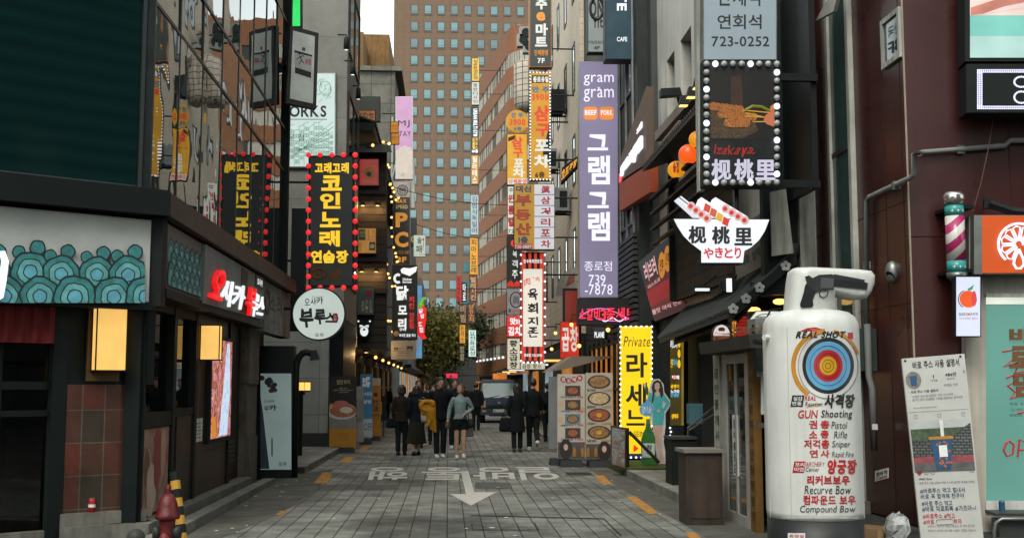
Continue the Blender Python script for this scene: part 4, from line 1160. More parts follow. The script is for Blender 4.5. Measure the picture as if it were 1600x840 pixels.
P41 = FP(41)
mb = MB(E('chicken white',()));mb.slab(pq(P41,[(627,426),(640,431),(650,424),(652,416),(640,419),(630,418),(626,421)],.014),V(0,-1,0),.006);mb.build('wing_logo',ch)
mb = MB(E('chicken white',()));mb.tube([P41(621.5+5*math.cos(t*.3),435+6*math.sin(t*.3),.014) for t in range(3,19)],.05,6);mb.build('hen_logo',ch)
mb = MB(E('chicken red',()));mb.disc(P41(622,428,.016),V(1,0,0),V(0,0,1),.05,.05,10);mb.build('comb',ch)
mb = MB(M('badge gold',(.3,.2,.08),.5));mb.disc(P41(619,521,.012),V(1,0,0),V(0,0,1),.10,.10,14);mb.build('badge',ch)
cw = panel_sign('shop_sign','cream sign with dark pig and cow silhouettes under the black chicken sign',FP(40.5),(611,532,650,561),M('cream sign',(.22,.20,.17),.5,var=.1),D['offwhite'],
    [(D['ink'],[('돼지와 소',624,543,634,545),('SINCE 1983',622,550,640,552),('Jongno 종로',620,554,642,556)],{})],thick=.25,rim=.7,wall=-2.8,z_arms=(.5,))
Pc = FP(40.5)
mb = MB(D['ink'])
for (x,y,s_) in ((619,544,.8),(640,542.5,1.15)):
    mb.slab(pq(Pc,[(x-4*s_,y+2*s_),(x+4*s_,y+2*s_),(x+5*s_,y-1*s_),(x+3.5*s_,y-2*s_),(x-4*s_,y-2*s_)],.012),V(0,-1,0),.003)
    for dx in (-3.4,-2,2,3.2):mb.slab(pq(Pc,[(x+dx*s_-.4,y+4*s_),(x+dx*s_+.4,y+4*s_),(x+dx*s_+.5,y+1.8*s_),(x+dx*s_-.5,y+1.8*s_)],.013),V(0,-1,0),.003)
mb.slab(Pc.q(613,548,646,548.6,.012),V(0,-1,0),.002)
mb.build('animal_print',cw)
panel_sign('column_sign','tall bright blue sign partly hidden by the chicken sign and chili',FP(52),(649,445,660,560),E('blue sign',S(95,150,190),.8,.2),D['black'],[(D['white_ink'],[('F',651,530,658,545)],{})],thick=.25,rim=.6,wall=-2.8,z_arms=(.7,))
panel_sign('column_sign','narrow black sign with a white C half hidden behind the PC sign',FP(56),(641,340,651,385),M('chicken black',()),D['black'],[(M('amber print',()),[('C',642,368,650,379)],dict(bold=.03))],thick=.25,rim=.5,wall=-2.8,z_arms=(.5,))
panel_sign('shop_sign','small pale sign with brush lettering hanging right of the PC sign',FP(54),(646,367,665,401),E('pale green sign',S(180,195,180),.85,.1),D['steel'],[(D['ink'],[('술',652,370,659,380),('패',650,383,659,395)],dict(bold=.02)),(D['red_ink'],[('민속주점',655,396,664,399),('7',660,372,663,392)],{})],thick=.2,rim=.6,wall=-2.8,z_arms=(.5,))
panel_sign('column_sign','dull grey strip sign edge on the far left wall behind the pale brush sign',FP(58),(641,250,648,325),D['offwhite'],D['offwhite'],(),thick=.3,rim=.5,wall=-2.8,z_arms=(.5,))
# chili pepper
PC_ = FP(46)
cz = thing('chili_sign','big glowing red chili pepper shaped sign with white letters and green stem','sign',PC_(658,530))
body = [(654,479),(660,476),(666,481),(666,495),(664,510),(663,522),(667,529),(658,529),(652,522),(652,505),(653,490)]
MB(E('chili red',S(220,25,30),1.0)).slab(pq(PC_,body[::-1]),V(0,-1,0),.2).build('pepper',cz)
mb = MB(E('chili green',S(100,185,50),.85));mb.smooth = True
mb.tube(pq(PC_,[(655,480),(658,476),(659,470),(662,466),(666,466)],-.1),[.16,.12,.07,.06,.05],8);mb.build('stem',cz)
letter(cz,PC_,E('chicken white',()),[('닭',654.5,482,661,489),('발',657,490,663,497),('똥',653.5,503,660,510),('집',655,511,661,519)],.03,.012)
MB(D['steel_dark']).tube([PC_(653,500,-.1),V(-2.8,46,PC_(653,500).z)],.03,5).build('wall_arm',cz)
# ================================================================ TOWER, TREES, RIGHT SIDE BUILDINGS
# ---- brown tower closing the street
tb = thing('tower_block','tall brown office tower with a grid of blue windows closing the view','building',V(0,200,0))
TY = 200.0
PTW = FP(TY)
D['tower_stone'] = BRICK('tower stone',(0.128,0.082,0.054),(0.120,0.076,0.050),(0.075,0.048,0.033),1.17,1.02,.75,'XZ',.02,0.0,0.0,var=.12)
xl = PTW(612.5,300).x
MB(D['tower_stone']).box(xl,xl+34,TY,TY+30,-.02,78).build('wall',tb)
dx_,dz_ = 21.25*TY/1800*1.0,3.07
D['tower_pane'] = GLASS('blue tower glass',(0.030,0.115,0.13),1.75,.08,0.02)
D['tower_pane_dark'] = GLASS('shaded tower glass',(0.016,0.06,0.07),1.75,.08,0.02)  # deeper tone of the same glass, spread over the windows at random
x_first = PTW(647.5,60).x
z_top = PTW(650,8).z
ncol = 9;nrow = 21
wf = MB(M('tower window surround',(.06,.06,.055),.6));wp_ = {}
W2,H2 = 1.3,1.85
wf.slab([V(-W2/2,0,0),V(W2/2,0,0),V(W2/2,0,H2),V(-W2/2,0,H2)],V(0,-1,0),.10)
wf_me = wf.mesh('window')
def pane_me(m,z0):
    mb = MB(m).slab([V(-W2/2+.1,-.02,z0),V(W2/2-.1,-.02,z0),V(W2/2-.1,-.02,H2-.1),V(-W2/2+.1,-.02,H2-.1)],V(0,-1,0),.015)
    mb.mat(M('tower window rail',(.03,.06,.07),.5)).slab([V(-W2/2+.1,-.03,z0+.28),V(W2/2-.1,-.03,z0+.28),V(W2/2-.1,-.03,z0+.34),V(-W2/2+.1,-.03,z0+.34)],V(0,-1,0),.009)
    return mb.mesh('pane')
pm = [pane_me(D['tower_pane'],.32),pane_me(D['tower_pane'],.32),pane_me(D['tower_pane_dark'],.32)]
rt = random.Random(9);cnt = 0;rest = MB(M('tower window surround',()))
order = []
for r_ in range(-3,nrow):
    for c in range(-0,ncol):
        x = x_first+dx_*c;z = z_top-dz_*r_-H2
        px_ = 700+(x) *9
        order.append((abs(r_-7) +.01*c if c <= 6 else 99+r_,x,z))
order.sort()
for k,(_,x,z) in enumerate(order):
    if k < 100:
        o = bpy.data.objects.new('window',wf_me);COL.objects.link(o);o.parent = tb;o.location = V(x,TY-.06,z) -tb.location
        p = bpy.data.objects.new('pane',rt.choice(pm));COL.objects.link(p);p.parent = o
    else:
        rest.mat(M('tower window surround',()))
        rest.slab([V(x-W2/2,TY-.06,z),V(x+W2/2,TY-.06,z),V(x+W2/2,TY-.06,z+H2),V(x-W2/2,TY-.06,z+H2)],V(0,-1,0),.1)
        rest.mat(D['tower_pane'] if rt.random() < .7 else D['tower_pane_dark'])
        rest.slab([V(x-W2/2+.1,TY-.08,z+.32),V(x+W2/2-.1,TY-.08,z+.32),V(x+W2/2-.1,TY-.08,z+H2-.1),V(x-W2/2+.1,TY-.08,z+H2-.1)],V(0,-1,0),.015)
o = rest.build('window_rows',tb);o['kind'] = 'stuff'
# low dark blocks closing the ends of the street behind the trees
r = thing('low_block','low dark building behind the trees at the foot of the tower','building',V(0,150,0))
MB(M('dim far wall',(.035,.036,.032),.8)).box(-14,6,152,165,-.02,7).build('wall',r)
MB(M('dim far wall',())).box(-14.3,6.3,151.8,165.2,7,7.3).build('roof',r)
# ---- trees at the end of the street
def leaf_mat(name,cols):
    if name in _mats:return _mats[name]
    m,t,b = _new(name);L = t.links
    geo = _n(t,'ShaderNodeNewGeometry')
    rp = _n(t,'ShaderNodeValToRGB');L.new(geo.outputs['Random Per Island'],rp.inputs[0])
    for i,c in enumerate(cols):
        e = rp.color_ramp.elements[i] if i < 2 else rp.color_ramp.elements.new(.5)
        e.position = i/(len(cols) -1);e.color = (*c,1)
    L.new(rp.outputs[0],b.inputs['Base Color'])
    b.inputs['Roughness'].default_value = .6
    tr = _n(t,'ShaderNodeBsdfTranslucent');L.new(rp.outputs[0],tr.inputs[0])
    mx = _n(t,'ShaderNodeMixShader');mx.inputs[0].default_value = .3
    L.new(b.outputs[0],mx.inputs[1]);L.new(tr.outputs[0],mx.inputs[2]);L.new(mx.outputs[0],t.nodes['Material Output'].inputs[0])
    _mats[name] = m
    return m
def tree(label,x,y,h,spread,cols,seed,leaves=5200,base=2.2):
    rn = random.Random(seed)
    t = thing('street_tree',label,'tree',V(x,y,0),'trees at the end of the street')
    tm = MB(M('tree bark',(.035,.028,.02),.9,bump=.5));tm.smooth = True
    tips = []
    def limb(p,d,L_,r_,n):
        q = p+d*L_
        mid = p.lerp(q,.5) +V(rn.uniform(-1,1),rn.uniform(-1,1),0) *L_*.06
        tm.tube([p,mid,q],[r_,r_*.85,r_*.65],7)
        if n ==0:tips.append(q);return
        for k in range(rn.choice((3,4))):
            dd = (d+V(rn.uniform(-.9,.9),rn.uniform(-.9,.9),rn.uniform(-.05,.7)) *.95).normalized()
            limb(q,dd,L_*rn.uniform(.62,.85),r_*.55,n-1)
        tips.append(q)
    limb(V(x,y,-.1),V(0,0,1),base,.2,0)
    p = V(x,y,base-.15)
    for k in range(5):
        a = k*1.256+rn.uniform(-.3,.3)
        limb(p,V(math.cos(a) *.55,math.sin(a) *.55,.9).normalized(),h*.25,.11,2)
    tm.build('trunk',t)
    mb = MB(leaf_mat(label,cols))
    for k in range(leaves):
        c = rn.choice(tips)
        c = V(c.x+rn.gauss(0,.75) *spread,c.y+rn.gauss(0,.75) *spread,c.z+rn.gauss(.0,.7))
        s_ = rn.uniform(.10,.24)
        a = V(rn.uniform(-1,1),rn.uniform(-1,1),rn.uniform(-1,1)).normalized();b = a.cross(V(rn.uniform(-1,1),rn.uniform(-1,1),rn.uniform(-1,1))).normalized()
        mb.poly([c-a*s_,c+b*s_*.6,c+a*s_,c-b*s_*.6])
    mb.build('crown',t)
tree('yellow green autumn tree at the street end, left of the dark green one',-2.2,104,9.0,1.05,[(.085,.080,.010),(.14,.115,.014),(.05,.055,.010)],1,15000)
tree('dark green bushy tree at the street end below the tower',-.7,112,10.6,1.0,[(.018,.032,.010),(.042,.055,.014),(.025,.038,.012)],2,16000)
tree('far olive tree behind the yellow green one',-3.6,126,9.0,1.2,[(.05,.055,.012),(.09,.085,.016),(.03,.035,.01)],4,9000)
# ---- curved brown building with ribbon windows
kb = thing('curved_building','reddish brown building with rounded corner and bands of ribbon windows, beside the sign column','building',V(7,100,0))
A = V(.0507*104+.1,104,0);Bf = V(A.x-.125*18,122,0)
dirf = (A-Bf).normalized();rad_ = 2.6
nr_ = V(-dirf.y,dirf.x,0)
if nr_.x < 0:nr_ = -nr_
cen = A+nr_*rad_
path = [Bf.lerp(A,k/8) for k in range(9)]
a0 = math.atan2((A-cen).y,(A-cen).x)
arc = [cen+V(math.cos(a0+t),math.sin(a0+t),0) *rad_ for t in [math.radians(g) for g in range(8,97,8)]]
front = path+arc;front.append(arc[-1] +V(9,.3,0))
D['brown_brick'] = M('orange brown cladding',(.20,.084,.042),.85,var=.18,streak=.25)
D['ribbon_glass'] = GLASS('ribbon glass',(.014,.018,.018),1.35,.1,.05)
ST = 2.95;Z0 = 3.4
def ribbon(z0,z1,off,m,name,root,fr=front):
    mb = MB(m)
    c = V(12,112,0)
    pts = []
    for i,p in enumerate(fr):
        d = (fr[min(i+1,len(fr) -1)] -fr[max(i-1,0)]).normalized()
        n = V(d.y,-d.x,0)
        if n.dot(p-c) < 0:n = -n
        pts.append(p+n*off)
    for a,b in zip(pts,pts[1:]):
        mb.add([V(a.x,a.y,z0),V(b.x,b.y,z0),V(b.x,b.y,z1),V(a.x,a.y,z1)],[(0,1,2,3)])
    mb.poly([V(p.x,p.y,z1) for p in pts] +[V(22,124,z1),])
    mb.poly([V(p.x,p.y,z0) for p in pts] +[V(22,124,z0),])
    return mb.build(name,root)
nfl = 10
for k in range(nfl):
    zb = Z0+ST*k
    if k > 0:ribbon(zb-.75,zb+.85,.06,D['brown_brick'],'parapet_band',kb)
    g = ribbon(zb+.852,zb+ST-.752,-.10,D['ribbon_glass'],'ribbon_window',kb)
    mb = MB(M('ribbon mullion',(.10,.085,.07),.7))
    for i in range(len(front) -1):
        a,b = front[i],front[i+1]
        for f in (0,.25,.5,.75):
            p = a.lerp(b,f)
            if p.x > 9:continue
            mb.mat(M('ribbon mullion pale',(.33,.31,.26),.7) if rt.random() < .6 else M('ribbon mullion',()))
            mb.box(p.x-.04,p.x+.04,p.y-.04,p.y+.04,zb+.853,zb+ST-.753)
            if rt.random() < .55:
                d_ = (b-a).normalized();n_ = V(d_.y,-d_.x,0)
                if n_.dot(p-V(12,112,0)) < 0:n_ = -n_
                p2 = a.lerp(b,f+.22);z_ = zb+.87+rt.choice((0,0,.5))
                mb.mat(M('pale blind',(.34,.32,.27),.8)).add([p+n_*-.06+V(0,0,z_),p2+n_*-.06+V(0,0,z_),p2+n_*-.06+V(0,0,zb+ST-.77),p+n_*-.06+V(0,0,zb+ST-.77)],[(0,1,2,3)]);mb.mat(M('ribbon mullion',()))
    mb.build('mullions',g)
ribbon(Z0+ST*nfl-.75,Z0+ST*nfl+1.6,.06,D['brown_brick'],'roof_parapet',kb)
mb = MB(M('timber shop fascia',(.25,.12,.05),.6,var=.4));
ribbon(2.7,4.4,.12,M('timber shop fascia',()),'shop_fascia',kb);ribbon(-.02,2.69,-.2,D['black'],'ground_floor',kb)
mb = MB(D['lit_white'])
for i in range(8):
    p = front[i].lerp(front[i+1],.5) -V(.25,0,0);mb = MB(D['lit_white']);mb.ball(V(p.x,p.y,4.3),.12);mb.build('shop_lamp',kb)
for i in range(8):
    p = front[i] ;r_ = MB(E('warm shopfront',())).box(p.x-.2,p.x+.1,p.y-1.6,p.y-.2,.5,2.2).build('shop_window',kb)
wr = MB(M('black cable',(.008,.009,.009),.7));ca_,cb2 = V(-2.8,60,10.5),V(4.9,98,14.5)
wr.tube([ca_.lerp(cb2,k/12) -V(0,0,2.4*(k/12) *(1-k/12)) for k in range(13)],.02,4)
tag(wr.build('overhead_cable',None),'thin black cable sagging across the street in front of the brown tower','cable')
wr = MB(M('black cable',()));ca_,cb2 = V(-2.75,40,8.8),V(4.0,49,9.5)
wr.tube([ca_.lerp(cb2,k/12) -V(0,0,1.6*(k/12) *(1-k/12)) for k in range(13)],.012,4)
tag(wr.build('overhead_cable',None),'thin black cable from the sign tower restaurant to the cream tiled wall','cable')
# ---- orange brown building hidden behind the yellow signs (seen in the glass opposite)
ob = thing('brick_building','orange brown brick building behind the stack of yellow signs on the right','building',V(6,53,0))
MB(BRICK('orange brick',(.36,.16,.07),(.30,.13,.055),(.2,.12,.07),.5,.15,.8,'YZ',.01,.5,.1,var=.2)).box(4.35,13,51.2,62,-.02,19).build('wall',ob)
for k in range(3):
    for z in (4.2,7.6,11,14.4):
        window_part(ob,[V(4.35,54.2+k*3.4,z),V(4.35,52.0+k*3.4,z),V(4.35,52.0+k*3.4,z+2.1),V(4.35,54.2+k*3.4,z+2.1)],V(-1,0,0),D['frame_dark'],D['pane_dark'],.08,.03,mid=True)
MB(D['black']).box(4.3,4.36,51.4,61.8,.1,2.6).build('shopfront',ob)
# ---- white tiled building with narrow windows
wb = thing('white_building','cream tiled building with narrow tall windows, between the yellow signs and the purple sign','building',V(6,35,0))
D['cream_tile'] = BRICK('cream tiles',(.44,.37,.28),(.40,.335,.26),(.22,.19,.155),.45,.22,.6,'YZ',.008,.5,.1,var=.12)
MB(D['cream_tile']).box(4.0,14,34.5,51.0,3.2,26).build('wall',wb)
MB(D['black']).box(4.05,14,34.5,51.0,-.02,3.19).build('ground_floor',wb)
for k in range(6):
    for j,z in enumerate((5.0,8.0,11.0,14.0,17.0)):
        y = 35.8+k*2.55
        window_part(wb,[V(4.0,y+.75,z),V(4.0,y,z),V(4.0,y,z+1.6),V(4.0,y+.75,z+1.6)],V(-1,0,0),D['frame_dark'],D['pane_dark'],.07,.03)
for k,(y,z) in enumerate(((38.2,10.9),(40.8,9.4),(43.4,12.6),(37.0,7.3),(46,8.0))):
    r = thing('air_conditioner',['boxy air conditioner high on the cream building by the purple sign','pale air conditioner on the cream building below its neighbours','topmost air conditioner on the cream tiled wall','lowest air conditioner on the cream wall nearest the purple sign','farthest air conditioner on the cream wall behind the yellow sign'][k],'air conditioner',V(3.75,y,z),'air conditioners on the cream building')
    MB(D['steel'] if k % 2 else D['steel_dark']).box(3.45,3.9,y,y+.85,z,z+.75).build('casing',r)
    MB(D['black']).slab([V(3.6,y-.002,z+.1),V(3.85,y-.002,z+.1),V(3.85,y-.002,z+.65),V(3.6,y-.002,z+.65)],V(0,-1,0),.01).build('side_grille',r)
    MB(D['steel_dark']).box(3.5,4.02,y+.1,y+.16,z-.06,z-.005).build('bracket',r)
    MB(D['steel_dark']).box(3.5,4.02,y+.65,y+.71,z-.06,z-.005).build('bracket',r)
# ---- dark building behind the purple sign
db = thing('dark_building','dark fronted building with slatted shutters behind the tall purple sign','building',V(6,28,0))
MB(M('charcoal cladding',(.02,.023,.022),.6,var=.4)).box(4.12,14,24.6,34.4,-.02,16).build('wall',db)
mb = MB(M('dark slats',(.03,.033,.032),.6))
for k in range(16):mb.box(4.02,4.119,24.8,28.6,2.9+k*.13,2.99+k*.13)
mb.build('slatted_shutter',db)
for k in range(4):
    MB(D['steel']).tube([V(4.08,25+k*1.0,4.6),V(4.08,25+k*1.0,12)],.03,5).build('down_pipe',db)
for (z0,z1,y0,y1) in ((5.2,7.0,25.2,27.4),(8.2,10.0,25.2,27.4),(11,13,25.2,27.4)):
    window_part(db,[V(4.12,y1,z0),V(4.12,y0,z0),V(4.12,y0,z1),V(4.12,y1,z1)],V(-1,0,0),D['steel_dark'],D['pane_dark'],.06,.04,mid=True)
# brown fascia with white raised letters and an orange lower band
gsn = thing('fascia_sign','sloping brown fascia board with white letters over an orange band, beyond the purple sign','sign',V(3.95,25,4.6))
XG2 = XP(3.95)
MB(M('brown fascia',(.11,.075,.055),.6,var=.2)).slab(pq(XG2,[(968,283),(1010,255),(1010,135),(968,250)][::1]),V(-1,0,0),.15).build('board',gsn)
MB(M('orange band',(.28,.05,.015),.6)).slab(pq(XG2,[(968,330),(1016,300),(1016,255),(968,287)],.01),V(-1,0,0),.16).build('orange_band',gsn)
mb = MB(D['lit_white']);put_text(mb,'gram x gram',pq(XG2,[(972,277),(1005,240),(1005,210),(972,262)],.03),V(-1,0,0),.04,.05);mb.build('lettering',gsn)
mb = MB(D['lit_white']);put_text(mb,'그램',pq(XG2,[(996,210),(1004,199),(1004,190),(996,204)],.03),V(-1,0,0),.02,.03);mb.build('lettering',gsn)
MB(D['lit_red']).slab(pq(XG2,[(967,286),(971,282),(971,268),(967,272)],.02),V(-1,0,0),.02).build('red_mark',gsn)
# ---- white panelled building (behind the skewer restaurant signs)
wp2 = thing('panel_building','white panelled building with two deep narrow windows above the tiled restaurant awning','building',V(5,20,0))
D['white_panel'] = M('pale metal panels',(.46,.44,.39),.45,.1,var=.15,streak=.2)
mb = MB(D['white_panel'])
X5 = 4.5
# wall with two recesses, laid in strips
ys = [19.4,20.75,21.75,22.35,23.15,24.5]
def wslab(y0,y1,z0,z1,x0=X5,m=None):mb.box(x0,x0+.45,y0,y1,z0,z1)
wslab(19.4,20.75,3.0,13);wslab(21.75,22.35,3.0,13);wslab(23.15,24.5,3.0,13)
for (y0,y1) in ((20.75,21.75),(22.35,23.15)):
    wslab(y0,y1,3.0,5.9);wslab(y0,y1,8.3,13)
    MB(D['pane_dark']).box(X5+.40,X5+.43,y0,y1,5.9,8.3).build('window',wp2)
mb.box(X5+.45,14,19.4,24.5,-.02,13)
mb.hexa([V(4.5,19.4,3.0),V(4.98,16.5,3.0),V(14,16.5,3.0),V(14,19.4,3.0),V(4.5,19.4,13),V(4.98,16.5,13),V(14,16.5,13),V(14,19.4,13)])
mb.build('wall',wp2)
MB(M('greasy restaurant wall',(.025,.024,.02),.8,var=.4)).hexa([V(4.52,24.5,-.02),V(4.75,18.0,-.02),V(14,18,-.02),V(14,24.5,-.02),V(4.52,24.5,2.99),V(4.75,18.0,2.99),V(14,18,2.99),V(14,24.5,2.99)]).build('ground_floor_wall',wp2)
MB(D['frame_dark']).box(4.36,4.5,24.2,24.6,3.0,13).build('edge_post',wp2)
q0 = P(1240,300,16.45);q1 = P(1265,300,16.45)
MB(D['offwhite']).box(q0.x,q1.x,16.2,16.48,0,13).build('corner_column',wp2)
MB(D['black']).box(q0.x-.5,q0.x-.02,16.3,16.48,2.9,13).build('dark_strip',wp2)
MB(M('old white sheet',(.30,.30,.26),.6,streak=.5)).slab(pq(FP(16.0),[(1207,400),(1240,395),(1228,295),(1204,300)]),V(0,-1,0),.05).build('loose_panel',wp2)
sb_ = thing('menu_board','old brown board with faint writing, tilted behind the bowl shaped sign','sign',P(1180,430,17.0))
Pm = Pl(P(1180,400,17.0),V(-.75,-1,0))
MB(M('khaki board',(.10,.088,.068),.7,var=.3)).slab(pq(Pm,[(1150,438),(1206,408),(1200,325),(1146,362)]),Pm.n,.06).build('board',sb_)
mb = MB(D['ink']);put_text(mb,'직화 생맥주',pq(Pm,[(1158,418),(1196,396),(1194,380),(1157,402)],.008),Pm.n,.02);put_text(mb,'숯불구이',pq(Pm,[(1166,384),(1190,372),(1189,355),(1165,368)],.008),Pm.n,.02);mb.build('lettering',sb_)
# upper canopy with spotlights
cnp = thing('metal_canopy','brown metal canopy edge with two lit spotlights above the corrugated eave','canopy',V(3.8,18,6.2))
XC = XP(3.8)
MB(M('pinkish steel',(.20,.15,.125),.5,.2)).extr(pq(XC,[(1023,207),(1096,122),(1096,139),(1023,221)]),V(.5,0,0)).build('canopy_edge',cnp)
MB(M('pinkish steel',())).extr(pq(XC,[(1030,225),(1060,188),(1060,200),(1034,230)],.04),V(.3,0,0)).build('lower_edge',cnp)
for (px,py) in ((1066,165),(1078,152),(1088,138)):
    c = XC(px,py,.10)
    mb = MB(D['black']);mb.hexa([c+V(-.06,-.07,0),c+V(.10,-.07,0),c+V(.10,.07,0),c+V(-.06,.07,0),c+V(-.02,-.04,.16),c+V(.10,-.04,.16),c+V(.10,.04,.16),c+V(-.02,.04,.16)]);l_ = mb.build('spotlight',cnp)
    MB(D['bulb_warm']).box(c.x-.045,c.x+.08,c.y-.06,c.y+.06,c.z-.012,c.z-.002).build('lamp',l_)
r = thing('floodlight','grey floodlight bracket standing on the brown metal canopy','floodlight',XC(1048,160))
c = XC(1050,148,.1)
MB(D['steel_dark']).hexa([c+V(-.2,-.1,-.05),c+V(.15,-.1,-.02),c+V(.15,.1,-.02),c+V(-.2,.1,-.05),c+V(-.2,-.1,.08),c+V(.12,-.1,.10),c+V(.12,.1,.10),c+V(-.2,.1,.08)]).build('housing',r)
MB(D['steel_dark']).tube([c+V(.1,0,-.05),c+V(.15,0,-.25)],.03,6).build('bracket',r)
# corrugated dark eave (second floor terrace)
ev = thing('tile_eave','steep dark ribbed eave over the lantern terrace, below the metal canopy','eave',V(3.75,20,5.7))
XE = XP(3.7)
ea,eb = XE(1004,262),XE(1092,163)
mb = MB(M('dark ridged tile',(.025,.026,.024),.6))
for k in range(34):
    p = ea.lerp(eb,k/33)
    mb.tube([p,p+V(.55,0,.22)],.055,6)
mb.hexa([ea+V(0,0,-.08),eb+V(0,0,-.08),eb+V(.6,0,.14),ea+V(.6,0,.14),ea+V(0,0,-.02),eb+V(0,0,-.02),eb+V(.6,0,.2),ea+V(.6,0,.2)])
mb.build('ribbed_roof',ev)
MB(D['black']).box(4.2,4.4,ea.y,ea.y+.08,3.2,6).build('post',ev)
mb = MB(D['black'])
for k in range(4):mb.box(3.9,4.0,17.6,22,4.3+k*.3,4.34+k*.3)
mb.build('railing',ev)
MB(D['dark_wood']).box(4.3,4.4,17.5,22.3,3.2,5.4).build('back_wall',ev)
# paper lanterns
def paper_lantern(px,py,rp,X,m,label):
    c = XP(X)(px,py);s_ = rp*c.y/1800
    r = thing('paper_lantern',label,'lantern',c-V(0,0,s_),'paper lanterns under the ribbed eave')
    mb = MB(m);mb.smooth = True
    prof = []
    for k in range(17):
        a = -1.25+2.5*k/16
        prof.append((s_*math.cos(a) *(1+.018*(k % 2)),s_*math.sin(a)))
    mb.lathe(prof,c,24);mb.build('shade',r)
    for z in (-1,.94):MB(D['black']).lathe([(s_*.36,0),(s_*.36,s_*.06)],c+V(0,0,z*s_),14).build('ring',r)
    MB(D['black']).tube([c+V(0,0,s_),c+V(0,0,s_*1.7)],.01,5).build('hanger',r)
    return r,c,s_
l1 = paper_lantern(1076,241,16,3.75,E('orange lantern',S(238,92,20),.95,.2,4),'big glowing orange paper lantern hanging below the ribbed eave')
l2 = paper_lantern(1057,265,14,3.85,E('yellow lantern',S(225,145,25),.9,.2,4),'yellow paper lantern with a red mark, left of the orange one')
paper_lantern(1090,218,14,3.85,E('yellow lantern',()),'yellow paper lantern half hidden behind the skewer photo sign')
mb = MB(D['red_ink']);put_text(mb,'술집',[l2[1] +V(-.09,-l2[2] *1.03,-.08),l2[1] +V(.01,-l2[2] *1.03,-.08),l2[1] +V(.01,-l2[2] *1.03,.1),l2[1] +V(-.09,-l2[2] *1.03,.1)],V(0,-1,0),.04);mb.build('lettering',l2[0])
# ---- pent roof with curved tiles over the restaurant entrance
aw = thing('tiled_awning','dark tiled Korean style pent roof with white flower end caps over the entrance','awning',V(4.3,19,2.3))
E0,E1 = P(1137,490,16.2),P(1030,531,22.0)
R0,R1 = P(1243,398,16.2),P(1070,483,22.0)
D['roof_tile'] = M('dark grey roof tile',(.034,.036,.034),.75,var=.4,scale=8,spec=.25)
mb = MB(D['roof_tile'])
mb.hexa([E0-V(0,0,.06),E1-V(0,0,.06),R1-V(0,0,.06),R0-V(0,0,.06),E0,E1,R1,R0])
nt2 = 34
for k in range(nt2+1):
    f = k/nt2
    a,b = E0.lerp(E1,f),R0.lerp(R1,f)
    mb.tube([a+V(0,0,.02),a.lerp(b,.5) +V(0,0,-.005),b+V(0,0,.04)],.055,8)
mb.build('tile_rows',aw)
mb = MB(M('ridge tile',(.03,.031,.03),.7));mb.smooth = True;mb.tube([R0+V(0,0,.08),R1+V(0,0,.08)],.10,8);mb.build('ridge',aw)
mb = MB(M('verge board',(.012,.013,.012),.7));mb.hexa([E0+V(0,-.06,-.12),E0+V(0,.0,-.12),R0+V(0,.0,-.12),R0+V(0,-.06,-.12),E0+V(0,-.06,.05),E0+V(0,0,.05),R0+V(0,0,.05),R0+V(0,-.06,.05)]);mb.build('verge_board',aw)
for px,py in ((1146,482),(1166,466),(1187,449),(1228,415)):
    c = P(px,py,16.11)
    mb = MB(M('white plaster flower',(.42,.42,.39),.8))
    for k in range(5):
        a = 1.2566*k+.3;mb.slab([c+V(math.cos(a) *.045+.032*math.cos(t),-.001*k,math.sin(a) *.045+.032*math.sin(t)) for t in [i*.785 for i in range(8)]],V(0,-1,0),.03)
    mb.build('flower_cap',aw)
mb = MB(D['dark_wood']).hexa([E0+V(.15,.1,-.14),E1+V(.15,-.1,-.14),R1+V(-.1,-.1,-.16),R0+V(-.1,.1,-.16),E0+V(.15,.1,-.08),E1+V(.15,-.1,-.08),R1+V(-.1,-.1,-.09),R0+V(-.1,.1,-.09)]);mb.build('soffit',aw)
mb = MB(D['black']);mb.box(E1.x+.25,E1.x+.37,21.6,21.72,.128,E1.z+.05);mb.build('post',aw)
# ---- dark red building at the right
rb = thing('red_building','dark red metal clad corner building behind the inflatable and the juice shop','building',V(5.35,13,0))
RC = V(5.37,13.05,0);RU = V(.985,-.17,0).normalized();RN = V(-.17,-.985,0).normalized()
D['red_panel'] = M('dark red metal panels',(.040,.0085,.0075),.3,0.0,var=.15,scale=1.2,spec=.4,streak=.15)
fpz = [RC,RC+RU*12,RC+RU*12+V(2,12,0),V(5.37,25,0)]
mb = MB(D['red_panel']).extr(fpz,V(0,0,13.5));mb.build('wall',rb)
RX = XP(5.37)
mb = MB(M('red panel joint',(.03,.008,.008),.6))
for px in (1290,1384,1412):
    y = RX(px,300).y;mb.box(5.366,5.40,y-.008,y+.008,0,13)
for z in (2.55,3.75,9.8):
    mb.box(5.365,5.40,13.1,24,z-.007,z+.007)
for a,z0,z1 in ((1.15,0,13),(2.4,0,13)):
    p = RC+RU*a;mb.tube([p+V(0,0,z0),p+V(0,0,z1)],.008,4)
mb.tube([RC+V(0,0,3.32),RC+RU*6+V(0,0,3.32)],.009,4)
mb.build('panel_joints',rb)
mb = MB(M('pale trim',(.30,.25,.20),.5));mb.tube([RC+V(-.0,-.0,0),RC+V(0,0,13.4)],.012,5);mb.build('corner_trim',rb)
